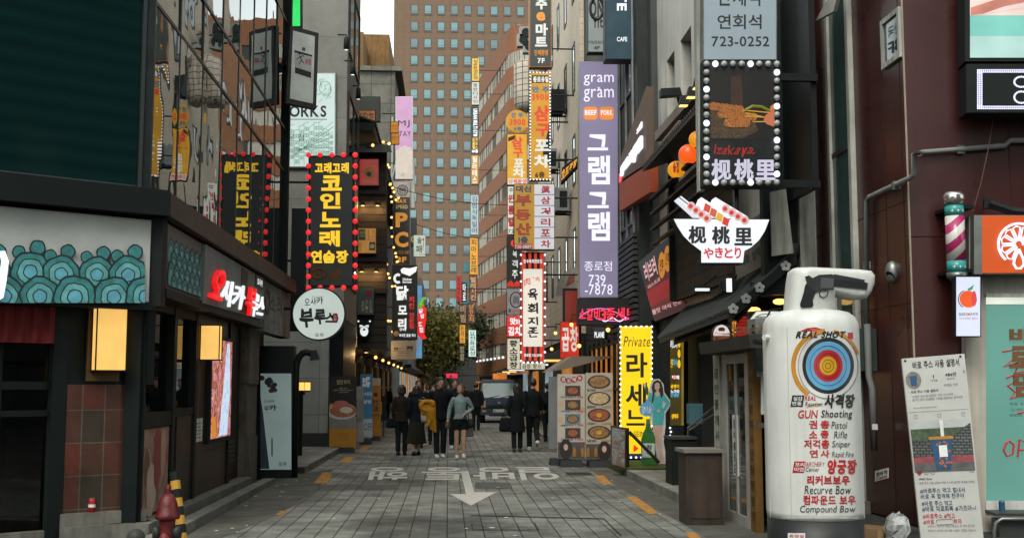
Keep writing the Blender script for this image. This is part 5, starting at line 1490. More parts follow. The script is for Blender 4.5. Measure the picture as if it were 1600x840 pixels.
# tall stair window
y0,y1 = RX(1304,300).y,RX(1337,300).y
st = MB(D['offwhite'])
for y in (y0,y1):st.box(5.30,5.37,y-.05,y+.05,.0,13)
st.build('window_frame',rb)
g = MB(GLASS('greenish stair glass',(.035,.06,.055),1.6,.05,.06))
for za,zb in ((.4,2.55),(2.6,4.75),(4.8,7.7),(7.75,13)):
    g.box(5.34,5.362,y1+.05,y0-.05,za,zb)
g.build('stair_window',rb)
mb = MB(D['frame_dark'])
for z in (2.575,4.775,7.725):mb.box(5.325,5.36,y1+.05,y0-.05,z-.03,z+.03)
mb.build('transom',rb)
# small tilted window with reversed lettering
sw = pq(RX,[(1382,108),(1409,90),(1408,13),(1381,33)])
f = window_part(rb,[V(5.37,max(sw[0].y,sw[3].y),min(sw[0].z,sw[1].z)),V(5.37,min(sw[1].y,sw[2].y),min(sw[0].z,sw[1].z)),V(5.37,min(sw[1].y,sw[2].y),max(sw[2].z,sw[3].z)),V(5.37,max(sw[0].y,sw[3].y),max(sw[2].z,sw[3].z))],V(-1,0,0),D['offwhite'],GLASS('grey green glass',(.06,.09,.085),1.6,.05,.05),.06,.04)
mb = MB(D['ink']);put_text(mb,'3F',pq(RX,[(1387,88),(1406,76),(1406,57),(1387,68)],.02),V(-1,0,0),.0,mirror=True);put_text(mb,'한국',pq(RX,[(1387,60),(1406,48),(1406,32),(1387,44)],.02),V(-1,0,0),.0,mirror=True);mb.build('lettering',f)
op = MB(M('pale sheet',(.34,.33,.30),.5));op.slab(pq(XP(5.05),[(1273,34),(1302,18),(1310,-12),(1296,-6)]),V(-1,0,0),.05);op.build('open_window_flap',rb)
# buildings behind the camera, unseen, added to darken the front glass and block sky
for i,(x0,x1,y0_,y1_,h) in enumerate(((-34,-4,-22,-9,13),(5,34,-24,-11,30))):
    r = thing('opposite_building',['dark building across the crossing behind the viewer, on the left','dark building across the crossing behind the viewer, on the right'][i],'building',V((x0+x1) /2,y1_,0))
    MB(M('opposite wall',(.03,.045,.043),.8,var=.4)).box(x0,x1,y0_,y1_,0,h).build('wall',r)
    for k in range(5):
        for z in (3.5,6.8,10.1):window_part(r,[V(x0+2+k*4.4,y1_,z),V(x0+4.6+k*4.4,y1_,z),V(x0+4.6+k*4.4,y1_,z+2),V(x0+2+k*4.4,y1_,z+2)],V(0,1,0),D['frame_dark'],D['pane_dark'],.08,.03)
    MB(D['black']).box(x0,x1,y1_,y1_+.3,2.6,3.1).build('canopy',r)
# ================================================================ SIGNS ON THE RIGHT
# ---- purple column sign
P27 = FP(27)
pp = panel_sign('column_sign','tall purple lit column sign with white Korean letters and phone number',P27,(905,96,966,465),E('purple lit sign',S(130,121,150),.8,.16,.6),D['steel'],
    [(E('lilac white letters',S(232,230,246),1.0,.03),[('gram',912,117,959,134),('x',933,136,938,141),('gram',912,139,959,159),('739',920,429,946,444),('-7878',914,444,957,460),('종로점',913,408,956,423)],dict(bold=.0)),
     (E('lilac white letters',()),[('그',918,210,950,235),('램',919,243,953,288),('그',918,300,951,325),('램',919,331,953,376)],dict(bold=.03))],thick=.35,rim=1.2,wall=4.12,z_arms=(.13,.76))
for (x0,x1,s_) in ((912,934,'BEEF'),(937,959,'PORK')):
    MB(E('orange pill',S(226,128,40),.95)).slab(pq(P27,[(x0+3,187),(x1-3,187),(x1,184),(x1,170),(x1-3,167),(x0+3,167),(x0,170),(x0,184)],.011),V(0,-1,0),.003).build('orange_badge',pp)
    letter(pp,P27,E('lilac white letters',()),[(s_,x0+2,172,x1-2,180)],.03,.015)
# ---- fitness sign and cafe sign above it
panel_sign('column_sign','pale grey column sign with a round black letter mark, left of the cafe sign',FP(30),(918,-40,945,82),E('grey lit sign',S(128,135,132),.9,.08),D['steel_dark'],
    [(D['ink'],[('ON',921,0,943,28),('PT PILATES HEALTH',920,64,943,69),('4F',928,72,937,78)],dict(bold=.04)),(D['ink'],[('fit',928,26,942,44)],dict(bold=.03))],thick=.3,rim=1.2,wall=4.12,z_arms=(.3,))
fo = [o for o in COL.objects if o.name.startswith('column_sign')][-1]
mb = MB(D['ink']);mb.tube([FP(30)(932+10*math.cos(t*.32),14+17*math.sin(t*.32),.015) for t in range(20)],.04,5);mb.build('ring_mark',fo)
panel_sign('cafe_sign','dark teal cafe sign with sideways white letters at the top of the picture',FP(25),(946,-60,999,93),M('dark teal sign',(.010,.040,.062),.4,var=.3),D['black'],
    [(D['lit_white'],[('CAFE',964,58,980,65)],{})],thick=.4,rim=1.0,wall=4.12,z_arms=(.4,),arm_r=.06)
cf = [o for o in COL.objects if o.name.startswith('cafe_sign')][-1]
mb = MB(D['lit_white']);Pq = FP(25)
def rot_text(mb,s,x0,y0,x1,y1,pl,off,bold=.03,ccw=False):
    """letters turned a quarter clockwise so that they read downwards"""
    q = [pl(x0,y0,off),pl(x0,y1,off),pl(x1,y1,off),pl(x1,y0,off)]
    put_text(mb,s,q,pl.n,bold)
put_text(mb,'TE',[Pq(964,-12,.014),Pq(964,17,.014),Pq(979,17,.014),Pq(979,-12,.014)],V(0,-1,0),.03);mb.build('lettering',cf)
# ---- stack of yellow and other signs in the middle
P34 = FP(36)
em = panel_sign('column_sign','dark green column sign with white letters and an orange e, above the yellow signs',P34,(827,-50,862,105),M('mart green',(.035,.042,.035),.5),M('orange brown rim',(.28,.11,.03),.5),
    [(E('mart white',S(220,222,215),.85),[('주',837,-2,855,15),('마',837,37,856,56),('트',836,58,855,73)],dict(bold=.05)),
     (E('mart orange',S(225,140,40),.9),[('e',838,19,852,33)],dict(bold=.06)),(E('mart orange',()),[('단체환영',835,78,856,87)],dict(bold=.02)),(E('mart white',()),[('7F',840,91,851,99)],dict(bold=.05))],thick=.35,rim=1.6,wall=4.0)
yk = E('yellow lit sign',S(205,148,18),.78,.16)
ys_ = panel_sign('bulb_sign','big yellow restaurant sign edged with white bulbs, red and white letters, 3900 price',P34,(828,113,860,281),yk,D['steel_dark'],
    [(E('sign blue',S(45,105,140),.8),[('안 주',831,135,858,145)],dict(bold=.05)),(E('sign red',S(208,60,28),.95),[('3900',831,147,857,157),('삼',834,165,859,190),('구',837,193,859,213)],dict(bold=.05)),
     (E('mart white',()),[('포',836,218,858,236),('차',834,242,859,262)],dict(bold=.05)),(M('brown print',()),[('6층',836,268,851,278)],dict(bold=.04))],thick=.35,rim=.8,wall=4.0)
MB(M('dark plaque',(.05,.03,.012),.6)).slab(P34.q(831,118,858,130,.011),V(0,-1,0),.003).build('plaque',ys_)
letter(ys_,P34,E('mart white',()),[('종로유일',833,119.5,857,129)],.04,.016)
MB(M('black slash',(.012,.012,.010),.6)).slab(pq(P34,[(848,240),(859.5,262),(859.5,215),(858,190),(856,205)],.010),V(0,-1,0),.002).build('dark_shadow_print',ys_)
bulbs(ys_,border_pts(P34,828.5,113.5,859.5,280.5,5.0,.05)[:100],.024,D['bulb_white'])
P40 = FP(38)
s2 = panel_sign('column_sign','smaller yellow sign with red and white letters under the round yellow price sign',P40,(792,209,824,289),E('yellow lit sign 2',S(222,165,30),.8,.18),D['steel_dark'],
    [(E('sign red',()),[('삼',799,214,817,230),('구',802,231,817,246)],dict(bold=.05)),(E('mart white',()),[('포',803,248,818,262),('차',801,263,820,277)],dict(bold=.05)),(E('sign red',()),[('단체환영',795,280,822,287)],dict(bold=.03))],thick=.3,rim=.7,wall=4.0,z_arms=(.5,))
MB(E('mart white',())).slab(P40.q(794,279,823,288,.009),V(0,-1,0),.001).build('white_strip',s2)
MB(M('dark plaque',())).slab(pq(P40,[(794,221),(806,217),(805,211),(794,215)],.010),V(0,-1,0),.002).build('plaque',s2)
rsn = thing('round_sign','round yellow scalloped price sign with red 3900, above the smaller yellow sign','sign',P40(808,208))
c = P40(808,189)
rr_ = (P40(825,189) -c).length
pts = [V(c.x+rr_*(1+.04*(k % 2)) *math.cos(2*math.pi*k/48),38,c.z+rr_*(1+.04*(k % 2)) *math.sin(2*math.pi*k/48)) for k in range(48)]
MB(E('yellow lit sign',())).slab(pts,V(0,-1,0),.2).build('disc',rsn)
letter(rsn,P40,E('sign blue',()),[('안 주',799,176,817,184),('6층',803,198,815,204)],.05,.01)
letter(rsn,P40,E('sign red',()),[('3900',796,186,821,196)],.05,.01)
MB(D['steel_dark']).tube([V(c.x+rr_*.8,38.1,c.z),V(4.0,38.1,c.z)],.03,6).build('wall_arm',rsn)
# tiled round turret on the curved building, behind the yellow signs
tu = thing('round_turret','small round bay clad in pale square tiles behind the yellow signs','turret',P(815,155,45))
c = P(818,152,47)
mb = MB(BRICK('turret tiles',(.38,.33,.27),(.34,.3,.25),(.08,.07,.06),.25,.25,.6,'XZ',.02,0,.2));mb.smooth = True
mb.lathe([(.5,-.55),(.62,-.35),(.66,0),(.66,1.3),(.6,1.45)],V(c.x+.25,47,c.z),24);mb.build('tiled_shell',tu)
MB(D['concrete']).box(c.x+.6,4.3,46.8,47.3,c.z-.2,c.z+1.2).build('link_wall',tu)
for i,(px,py) in enumerate(((822,60),(827,82),(818,72))):
    c = P(px,py,50)
    r = thing('air_conditioner',['grey air conditioner hanging left of the dark green column sign, highest','grey air conditioner partly behind the dark green column sign','small grey air conditioner at the curved corner, leftmost'][i],'air conditioner',c,'air conditioners beside the green column sign')
    MB(D['steel']).box(c.x-.28,c.x+.28,50,50.4,c.z,c.z+.55).build('casing',r)
    MB(D['black']).slab([V(c.x+.2*math.cos(-2*math.pi*k/14),49.995,c.z+.27+.2*math.sin(-2*math.pi*k/14)) for k in range(14)][::-1],V(0,-1,0),.01).build('fan_grille',r)
    MB(D['steel_dark']).tube([c+V(0,.2,0),V(4.2,50.2,c.z)],.03,5).build('bracket',r)
# ---- real estate sign pair
re_ = panel_sign('twin_sign','estate agent sign pair, ochre left half and white right half with red letters',FP(30.5),(803,287,867,390),M('ochre sign',(.45,.24,.028),.5,var=.12),D['steel_dark'],
    [(M('navy print',(.03,.06,.11),.5),[('대신',806,290,830,300),('1층',810,369,825,380)],dict(bold=.04)),(M('deep red print',(.34,.05,.022),.5),[('부',805,304,830,322),('동',805,327,829,344),('산',805,348,830,367)],dict(bold=.05))],thick=.3,rim=.8,wall=4.12)
PE = FP(30.5)
MB(E('white sign half',S(190,190,194),.95,.05)).slab(PE.q(835,288,866,389,.010),V(0,-1,0),.002).build('white_half',re_)
mb = MB(D['steel_dark'])
for y in (304,321,338,355,372):mb.slab(PE.q(835,y-.5,866,y+.5,.012),V(0,-1,0),.001)
mb.build('dividers',re_)
letter(re_,PE,M('wine print',(.36,.03,.05),.5),[(ch,845,y+2,860,y+14) for ch,y in zip('眞삼거리포차',(288,305,322,339,356,373))],.03,.014,wob=.3)
MB(M('wine print',())).slab(PE.q(803.5,381,831,389,.010),V(0,-1,0),.001).build('red_strip',re_)
letter(re_,PE,D['white_ink'],[('720-0889',804.5,382.5,830,388)],.02,.013)
# narrow signs left of it, one below another
P42 = FP(42)
panel_sign('column_sign','narrow white sign with red letters tucked behind the estate agent sign',P42,(793,290,806,366),E('white strip sign',S(205,205,195),.9,.05),D['steel_dark'],[(D['red_ink'],[('원',794,304,803,317),('룸',794,321,803,335),('텔',794,339,803,354)],dict(bold=.04)),(D['ink'],[('72',794,358,803,364),('o',796,294,801,299)],{})],thick=.25,rim=.5,wall=4.2,z_arms=(.5,))
panel_sign('column_sign','black sign with white brush letters and red foot, left of the striped sign',P42,(792,368,815,449),M('chicken black',()),D['black'],[(E('mart white',()),[('육',801,390,808,402),('객',800,406,809,418),('주',800,422,809,435)],dict(bold=.02)),(D['lit_red'],[('(',798,373,806,387)],dict(bold=.0))],thick=.25,rim=.5,wall=4.2,z_arms=(.5,))
o_ = [o for o in COL.objects if o.name.startswith('column_sign')][-1]
MB(E('ember red',S(190,35,20),.9,.5,9)).slab(pq(P42,[(792.5,448),(814,448),(814,444),(808,438),(803,443),(798,437),(792.5,443)],.009),V(0,-1,0),.002).build('ember_print',o_)
g_ = panel_sign('column_sign','grey sign with a dark round emblem, directly above the bright red sign',P42,(792,451,815,491),E('grey emblem sign',S(120,118,118),.9,.06),D['steel_dark'],[(D['ink'],[('眞',801,462,812,475)],dict(bold=.0)),(D['red_ink'],[('삼거리',800,483,814,489)],{}),(D['ink'],[('眞',794,482,799,488)],dict(bold=.02))],thick=.25,rim=.5,wall=4.2,z_arms=(.5,))
mb = MB(D['ink']);mb.tube([P42(806+9*math.cos(t*.33),468+12*math.sin(t*.33),.014) for t in range(20)],.02,5);mb.build('ring_emblem',g_)
panel_sign('column_sign','bright red sign with white letters above the cream beef tripe sign',P42,(792,493,815,526),E('bright red sign',S(220,40,38),.95,.06),D['steel_dark'],[(E('chicken white',()),[('맛',797,496,806,507),('있는',806,498,814,506),('김치',794,510,813,524)],dict(bold=.04))],thick=.25,rim=.5,wall=4.2,z_arms=(.5,))
panel_sign('column_sign','cream sign with black brush letters one below another, lowest of its column',P42,(792,528,813,577),E('cream lit sign',S(205,200,175),.85,.08),M('dark red rim',(.2,.02,.02),.5),[(D['ink'],col_text('황소곱창',796,531,809,575),dict(bold=.03,wob=.4))],thick=.3,rim=1.0,wall=4.2,z_arms=(.5,))
panel_sign('shop_sign','cream lit shop fascia behind the foot of the striped sign',FP(44),(813,566,852,577),E('cream lit sign',()),D['black'],[(D['ink'],[('곱창 황소',816,568,846,575)],{})],thick=.3,rim=.6,wall=4.2,z_arms=(.5,))
# ---- striped red and black sign with white panel
P29 = FP(31)
st_ = panel_sign('bulb_sign','tall white sign with black brush letters between red and black striped ends',P29,(814,394,851,565),M('stripe black',(.014,.010,.010),.5),M('stripe rim red',(.25,.03,.015),.5),
    [(D['ink'],[('육',825,450,840,469),('회',824,473,841,490),('지',824,495,841,508),('존',825,511,841,527)],dict(bold=.03,wob=.7,off=.016))],thick=.35,rim=1.2,wall=4.12)
mb = MB(E('stripe red',S(200,52,26),.95))
for k in range(4):
    x = 817+k*8.8
    mb.slab(P29.q(x,395.5,x+4.4,420,.010),V(0,-1,0),.002);mb.slab(P29.q(x,541,x+4.4,564,.010),V(0,-1,0),.002)
mb.slab(P29.q(815,395.5,817,564,.011),V(0,-1,0),.002);mb.slab(P29.q(848,395.5,850,564,.011),V(0,-1,0),.002)
mb.build('stripes',st_)
MB(E('cream panel',S(214,208,194),1.0,.06)).slab(P29.q(817.5,420,847.5,541,.012),V(0,-1,0),.002).build('white_panel',st_)
letter(st_,P29,E('chicken white',()),[('한우육회전문점',818,405,847,411),('종로점 723-2782',819,552,847,557)],.03,.02)
mb = MB(E('sign red',()));put_text(mb,'肉',pq(P29,[(819,447),(829,444),(828,432),(818,436)],.016),V(0,-1,0),.02);put_text(mb,'肉',P29.q(837,432,843,439,.016),V(0,-1,0),.02);put_text(mb,'x',P29.q(832,432,835,435,.016),V(0,-1,0));mb.build('red_stamp',st_)
bulbs(st_,[P29(x,398+k*13.8,.04) for x in (814,851.5) for k in range(13)] +[P29(818+k*7,566,.04) for k in range(5)],.03,D['bulb_white'])
# ---- sign column far away on the right
far = [((737,91,749,127),E('far yellow',S(215,170,40),.9,.1),'성공환경조경',D['ink'],'faded yellow sign at the very top of the far sign column'),
       ((737,128,749,164),E('far white',S(190,190,180),.9,.08),'동방디자인',D['ink'],'white sign with black letters second from the top of the far sign column'),
       ((736,167,748,239),M('far navy',(.01,.02,.025),.5),None,None,'dark gym sign with sideways white and yellow letters in the far sign column'),
       ((736,242,748,288),E('far ochre',S(185,130,40),.85,.1),'필라테스',D['white_ink'],'ochre yoga sign below the dark gym sign in the far column'),
       ((735,304,748,367),E('far grey white',S(165,180,180),.85,.05),'김범식독일어',M('navy print',()),'pale blue grey language school sign in the middle of the far column'),
       ((734,371,747,429),E('far amber',S(215,150,30),.95,.08),'피아노브레',D['ink'],'amber sign under the pale language school sign'),
       ((733,430,746,471),M('far brown',(.14,.03,.015),.5),'벌레시킨',M('cream print',()),'brown red sign below the amber one in the far column'),
       ((730,473,743,505),M('far maroon',(.08,.02,.025),.5),'양꼬치',E('amber print lit',S(200,140,60),.8),'maroon lamb skewer sign low on the far column')]
for box,fm,s,lm,lab in far:
    tx = []
    if s:tx = [(lm,col_text(s,box[0] +2.2,box[1] +2.5,box[2] -2.8,box[3] -2.5),dict(bold=.02))]
    r = panel_sign('column_sign',lab,FP(98),box,fm,D['steel_dark'],tx,thick=.4,rim=.5,wall=4.9,z_arms=(.5,),group='signs of the far sign column')
    if not s:
        mb = MB(D['lit_white']);pl = FP(98)
        put_text(mb,'URBAN MULTI GYM',[pl(739.5,170,.014),pl(739.5,213,.014),pl(746,213,.014),pl(746,170,.014)],V(0,-1,0),.03);mb.build('lettering',r)
        letter(r,FP(98),D['lit_yellow'],[('요가',738,215,746.5,221),('골프',738,221.5,746.5,227),('헬스',738,227.5,746.5,233)],.03,.014)
        letter(r,FP(98),D['lit_white'],[('10층',737.5,233.5,747,239)],.03,.014)
letter(r,FP(98),M('cream print',()),[('Y',739,474,742,477)],0,.014)
for box,fm,s,lm,lab in (((713,431,721,471),E('far neon red',S(190,25,30),.9,.2),'중국마라탕',D['ink'],'small red neon sign left of the far sign column'),
                            ((721.5,441,729.5,471),M('far black',(.012,.014,.014),.5),'타로',D['lit_white'],'small black tarot sign with white letters beside the red neon sign'),
                            ((718,474,729,505),M('far purple',(.07,.025,.03),.5),'비빔',M('cream print',()),'dull purple sign below the tarot sign'),
                            ((718,507,727,536),E('far amber',()),'돈까스',D['ink'],'amber sign under the dull purple sign'),
                            ((717,539,727,565),M('far black',()),'한우곱창',M('cream print',()),'dark sign lowest in the left row of the far signs'),
                            ((732,515,744,557),E('far mint',S(200,225,215),1.0,.05),'요전화로성',D['ink'],'glowing pale mint sign above the van')):
    panel_sign('column_sign',lab,FP(92),box,fm,D['steel_dark'],[(lm,col_text(s,box[0] +1.6,box[1] +2,box[2] -1.8,box[3] -2),dict(bold=.02))],thick=.4,rim=.4,wall=4.9,z_arms=(.5,),group='small signs beside the far sign column')
# ---- red neon rib sign
PNn = FP(25.5)
ne = panel_sign('neon_sign','black sign with red neon Korean lettering and a pink swirl, under the purple sign',PNn,(903,466,994,508),M('neon board',(.012,.008,.012),.4),D['black'],
    [(E('neon red',S(245,45,70),1.25,.02),[('소갈비',905,481,937,500),('3',938,483,947,500),('종세트',947,480,992,500)],dict(bold=.015,off=.03))],thick=.3,rim=1.0,wall=4.12,z_arms=(.5,))
mb = MB(E('neon pink',S(240,120,215),1.3,.02));mb.smooth = True
mb.tube([PNn(905+t*1.75,503-30*math.sin(.25+t*.054) *(1-t/75),.012) for t in range(0,46)],.008,5);mb.tube([PNn(908+30*math.cos(t) +50,493+8*math.sin(t),.012) for t in [.2+k*.12 for k in range(22)]],.008,5);mb.build('neon_swirl',ne)
mb = MB(E('neon white',S(255,235,245),1.4,.02));mb.tube([PNn(940+t*3.2,499+3*math.sin(t*.9),.012) for t in range(14)],.010,5);mb.build('neon_underline',ne)
# ---- dark red tilted menu screen
PM_ = Pl(V(3.95,22.5,0),V(-1,-.62,0))
ms = thing('menu_screen','large tilted dark screen fading to red with pale letters and three orange ovals','screen',PM_(1040,495))
MB(D['black']).slab(pq(PM_,[(1023,502),(1078,480),(1052,364),(997,410)]),PM_.n,.15).build('casing',ms)
g1 = [pq(PM_,[(1023-26*(1-a),502-92*(1-a)),(1078-26*(1-a),480-116*(1-a))],.006) for a in [1-k/8 for k in range(9)]]
cols_ = [(70,30,28),(110,32,28),(150,25,28),(150,20,25),(85,22,24),(50,28,30),(42,34,38),(40,40,46)]
mb = MB()
for k in range(8):
    mb.mat(E('screen red %d' % k,S(*cols_[k]),.62,.3,1.5))
    mb.poly([g1[k][0],g1[k][1],g1[k+1][1],g1[k+1][0]])
mb.build('screen_face',ms)
mb = MB(E('screen pale letters',S(215,165,165),.9));put_text(mb,'러브러',pq(PM_,[(1010,442),(1028,428),(1022,399),(1004,413)],.012),PM_.n,.03);put_text(mb,'비스트로',pq(PM_,[(1013,452),(1032,438),(1031,432),(1012,446)],.012),PM_.n,.02);put_text(mb,'불맛 야식 전문',pq(PM_,[(1020,492),(1066,473),(1064,466),(1018,484)],.012),PM_.n,.02);mb.build('lettering',ms)
for x,y in ((1034,414),(1043,404),(1053,394)):
    mb = MB(E('screen orange',S(190,120,30),.9));cc = PM_(x,y,.010)
    mb.slab([cc+PM_.h*(.10*math.cos(t*.35)) +V(0,0,1) *(.26*math.sin(t*.35)) for t in range(18)],PM_.n,.002);b_ = mb.build('oval',ms)
    mb = MB(D['ink']);put_text(mb,'안주',[cc+PM_.h*a+V(0,0,b) +PM_.n*.006 for a,b in ((-.05,-.12),(.05,-.12),(.05,.12),(-.05,.12))],PM_.n,.02);mb.build('lettering',b_)
# ---- tall pale sign and skewer photo sign
P145 = FP(14.5)
panel_sign('wall_sign','big pale grey sign with black Korean letters and a phone number, at the top right',P145,(1099,-110,1214,94),E('grey blue lit sign',S(142,156,162),.85,.08,.8),D['steel'],
    [(D['ink'],[('단체석',1122,-22,1188,10),('연회석',1121,23,1190,46),('723-0252',1112,57,1202,73)],dict(bold=.012))],thick=.4,rim=1.5)
iz = panel_sign('bulb_sign','black picture sign of grilled skewers edged with round bulbs, above the bowl shaped sign',P145,(1099,95,1220,290),M('sign black',(.008,.011,.011),.4),D['black'],
    [(E('izakaya red',S(150,35,28),.9),[('Izakaya.',1114,226,1180,246)],dict(bold=.01,wob=.6,shear=.2)),(E('izakaya lilac',S(190,186,205),.95,.05),[('枧',1112,249,1142,281),('桃',1148,249,1177,281),('里',1181,250,1211,281)],dict(bold=.015,heavy=.7))],thick=.3,rim=1.5)
def pslab(m,pts,off,name,root,pl=P145):
    return MB(m).slab(pq(pl,pts,off),pl.n,.002).build(name,root)
pslab(PHOTO('grill picture',[S(7,9,8),S(11,10,8),S(18,12,8),S(7,9,8)],4.0,.28,seed=3),[(1109,218),(1210,218),(1210,106),(1109,106)],.010,'photo_ground',iz)
coal = PHOTO('coal picture',[S(12,12,10),S(70,52,32),S(25,20,14),S(100,78,52)],18,.45,seed=8)
pslab(coal,[(1110,216),(1160,216),(1185,204),(1178,186),(1135,182),(1110,170)],.0125,'coals',iz)
pslab(PHOTO('lamp glow picture',[S(30,19,12),S(50,30,16)],5,.55),[(1142,170),(1162,170),(1158,118),(1142,120)],.0125,'blurred_lamp',iz)
meat = PHOTO('skewer picture',[S(50,24,10),S(150,90,35),S(85,45,16),S(190,125,60)],22,.45,seed=5)
rs_ = random.Random(4)
mb = MB(meat);oo = .0145
for (x,y,l_,a) in ((1114,166,50,.13),(1128,178,58,.10),(1138,192,40,.02)):
    for k in range(int(l_/7)):
        cx,cy = x+k*7,y+a*k*7
        oo += .0002
        mb.poly(pq(P145,[(cx+6.2*math.cos(-t*.5) *(1+.2*rs_.random()),cy+6*math.sin(-t*.5) *(1+.2*rs_.random())) for t in range(12)],oo))
mb.build('skewers',iz)
mb = MB(E('stick tan',S(200,150,60),.85))
for (x0_,y0_,x1_,y1_) in ((1160,172,1205,176),(1166,181,1206,184),(1176,190,1208,190),(1165,176,1207,186)):mb.slab(pq(P145,[(x0_,y0_+1),(x1_,y1_+1),(x1_,y1_-.6),(x0_,y0_-.6)],.018),V(0,-1,0),.002)
mb.build('sticks',iz)
mb = MB(E('green blur',S(120,120,30),.7));mb.tube(pq(P145,[(1165,172),(1176,166),(1190,167),(1204,174)],.013),.02,5);mb.build('green_leaf',iz)
pslab(E('hand tone',S(190,110,75),.85),[(1198,194),(1210,198),(1210,162),(1204,166),(1202,176),(1196,180),(1193,188)],.02,'hand_picture',iz)
bp_ = border_pts(P145,1104,100,1214,285,13.6,.04)
bp_ = sorted(bp_,key=lambda p:math.atan2(p.z-P145(1159,192).z,p.x-P145(1159,192).x))
bulbs(iz,[p for i,p in enumerate(bp_) if i % 4],.042,M('unlit bulb',(.33,.34,.33),.25))
bulbs(iz,[p for i,p in enumerate(bp_) if i % 4 ==0],.042,D['bulb_white'])
for px in (1094,1101):
    pass
fr_ = thing('sign_support','pale steel post frame that carries the skewer picture sign and the grey phone sign','frame',P(1096,300,14.7))
a_,b_ = P(1090,300,14.8),P(1098.5,300,14.8)
MB(D['offwhite']).box(a_.x,b_.x,14.7,14.85,a_.z,a_.z+4.5).build('post',fr_)
MB(D['steel_dark']).box(b_.x,4.95,14.92,15.0,a_.z+.1,a_.z+.2).build('cross_bar',fr_)
MB(D['steel_dark']).box(b_.x,4.95,14.92,15.0,a_.z+1.55,a_.z+1.65).build('cross_bar',fr_)
MB(D['steel_dark']).box(b_.x,4.95,14.92,15.0,a_.z+3.0,a_.z+3.1).build('cross_bar',fr_)
MB(D['steel_dark']).box(4.87,4.95,15.0,16.3,a_.z+.1,a_.z+3.1).build('side_plate',fr_)
# ---- bowl shaped sign
P13 = FP(13.8)
bo = thing('bowl_sign','white lit bowl shaped sign with skewers on top, black and red lettering','sign',P13(1128,410))
out = [(1053,342),(1059,354),(1068,368),(1080,380),(1092,389),(1096,392),(1096,410),(1161,410),(1163,392),(1174,386),(1186,375),(1195,361),(1202,343)]
MB(D['black']).slab(pq(P13,[(1128+(x-1128) *1.022,376+(y-376) *1.05) for x,y in out],0),V(0,-1,0),.22).build('casing',bo)
MB(E('bowl white',S(224,227,234),1.0,.05,1.2)).slab(pq(P13,out,.012),V(0,-1,0),.010).build('face_panel',bo)
for (pts,nm) in (([(1058,310),(1064,306),(1108,340),(1100,348)],'a'),([(1090,322),(1096,308),(1140,336),(1136,350)],'b'),([(1108,330),(1118,308),(1168,338),(1166,350)],'c')):
    MB(E('bowl white',())).slab(pq(P13,pts,.008 if nm =='a' else .009),V(0,-1,0),.2).build('skewer_outline',bo)
mb = MB(E('skewer grey',S(125,135,138),.9));mb.slab(pq(P13,[(1060,309),(1076,321),(1077,319),(1062,307)],.014),V(0,-1,0),.004);mb.build('stick',bo)
for i,(xa,ya,xb,yb,n_,c1,c2) in enumerate(((1080,322,1105,341,4,'ball',None),(1105,325,1134,346,4,'cube',None),(1134,326,1164,344,4,'ball',None))):
    for k in range(n_):
        f = k/(n_-1);x,y = xa+(xb-xa) *f,ya+(yb-ya) *f
        if c1 =='ball':
            mb = MB(E('meatball pale',S(205,175,175),.9)).slab(pq(P13,[(x+6.5*math.cos(t*.4),y-7*math.sin(t*.4)) for t in range(16)],.016+.001*k),V(0,-1,0),.004)
            mb.mat(E('meatball red',S(205,50,40),.9)).slab(pq(P13,[(x-1+3.6*math.cos(t*.5),y-3.6*math.sin(t*.5)) for t in range(13)],.021+.001*k),V(0,-1,0),.003);mb.build('meatball',bo)
        else:
            MB(E('cube %d' % k,S(*((205,70,55),(195,90,60),(215,165,50),(205,60,50))[k]),.9)).slab(pq(P13,[(x-6,y+3),(x+3,y+8),(x+6,y-3),(x-3,y-8)],.016+.001*k),V(0,-1,0),.004).build('meat_cube',bo)
letter(bo,P13,D['ink'],[('枧',1076,353,1103,380),('桃',1113,354,1140,381),('里',1148,356,1175,383)],.015,.02,heavy=.7)
letter(bo,P13,E('bowl red',S(205,25,45),.9),[('や',1099,387,1115,404),('き',1117,386,1130,403),('と',1132,387,1145,403),('り',1148,386,1158,404)],.025,.02)
MB(D['steel_dark']).tube([P13(1128,372,-.2),P13(1150,372,-.2),P13(1150,290,-1.1)],.035,6).build('hanger',bo)
# ---- yellow private sign
P22 = FP(23)
la = panel_sign('bulb_sign','tall glowing yellow sign with black letters and white bulbs, standing behind the green bottle',P22,(968,508,1020,716),E('bright yellow sign',S(246,205,18),1.0,.06),D['steel_dark'],
    [(D['ink'],[('Private',974,525,1016,541)],dict(bold=-.005,shear=.25)),(D['ink'],[('라',979,551,1011,589),('세',978,599,1009,635),('느',979,640,1007,664)],dict(bold=.015,heavy=.5)),(D['ink'],[('LA SEINE',975,673,1012,682)],dict(bold=.0))],thick=.3,rim=1.5)
MB(D['lit_red']).slab(pq(P22,[(990,706),(998,700),(990,694)],.012),V(0,-1,0),.003).build('arrow_mark',la)
MB(M('blue foot',(.01,.03,.10),.5)).slab(P22.q(969.5,708,1018.5,715,.010),V(0,-1,0),.002).build('blue_foot',la)
bulbs(la,border_pts(P22,969.5,510,1018.5,714,8.2,.04),.022,D['bulb_white'])
MB(D['black']).box(P22(972,716).x,P22(1016,716).x,23.02,23.3,.0,P22(990,715).z).build('stand_foot',la)
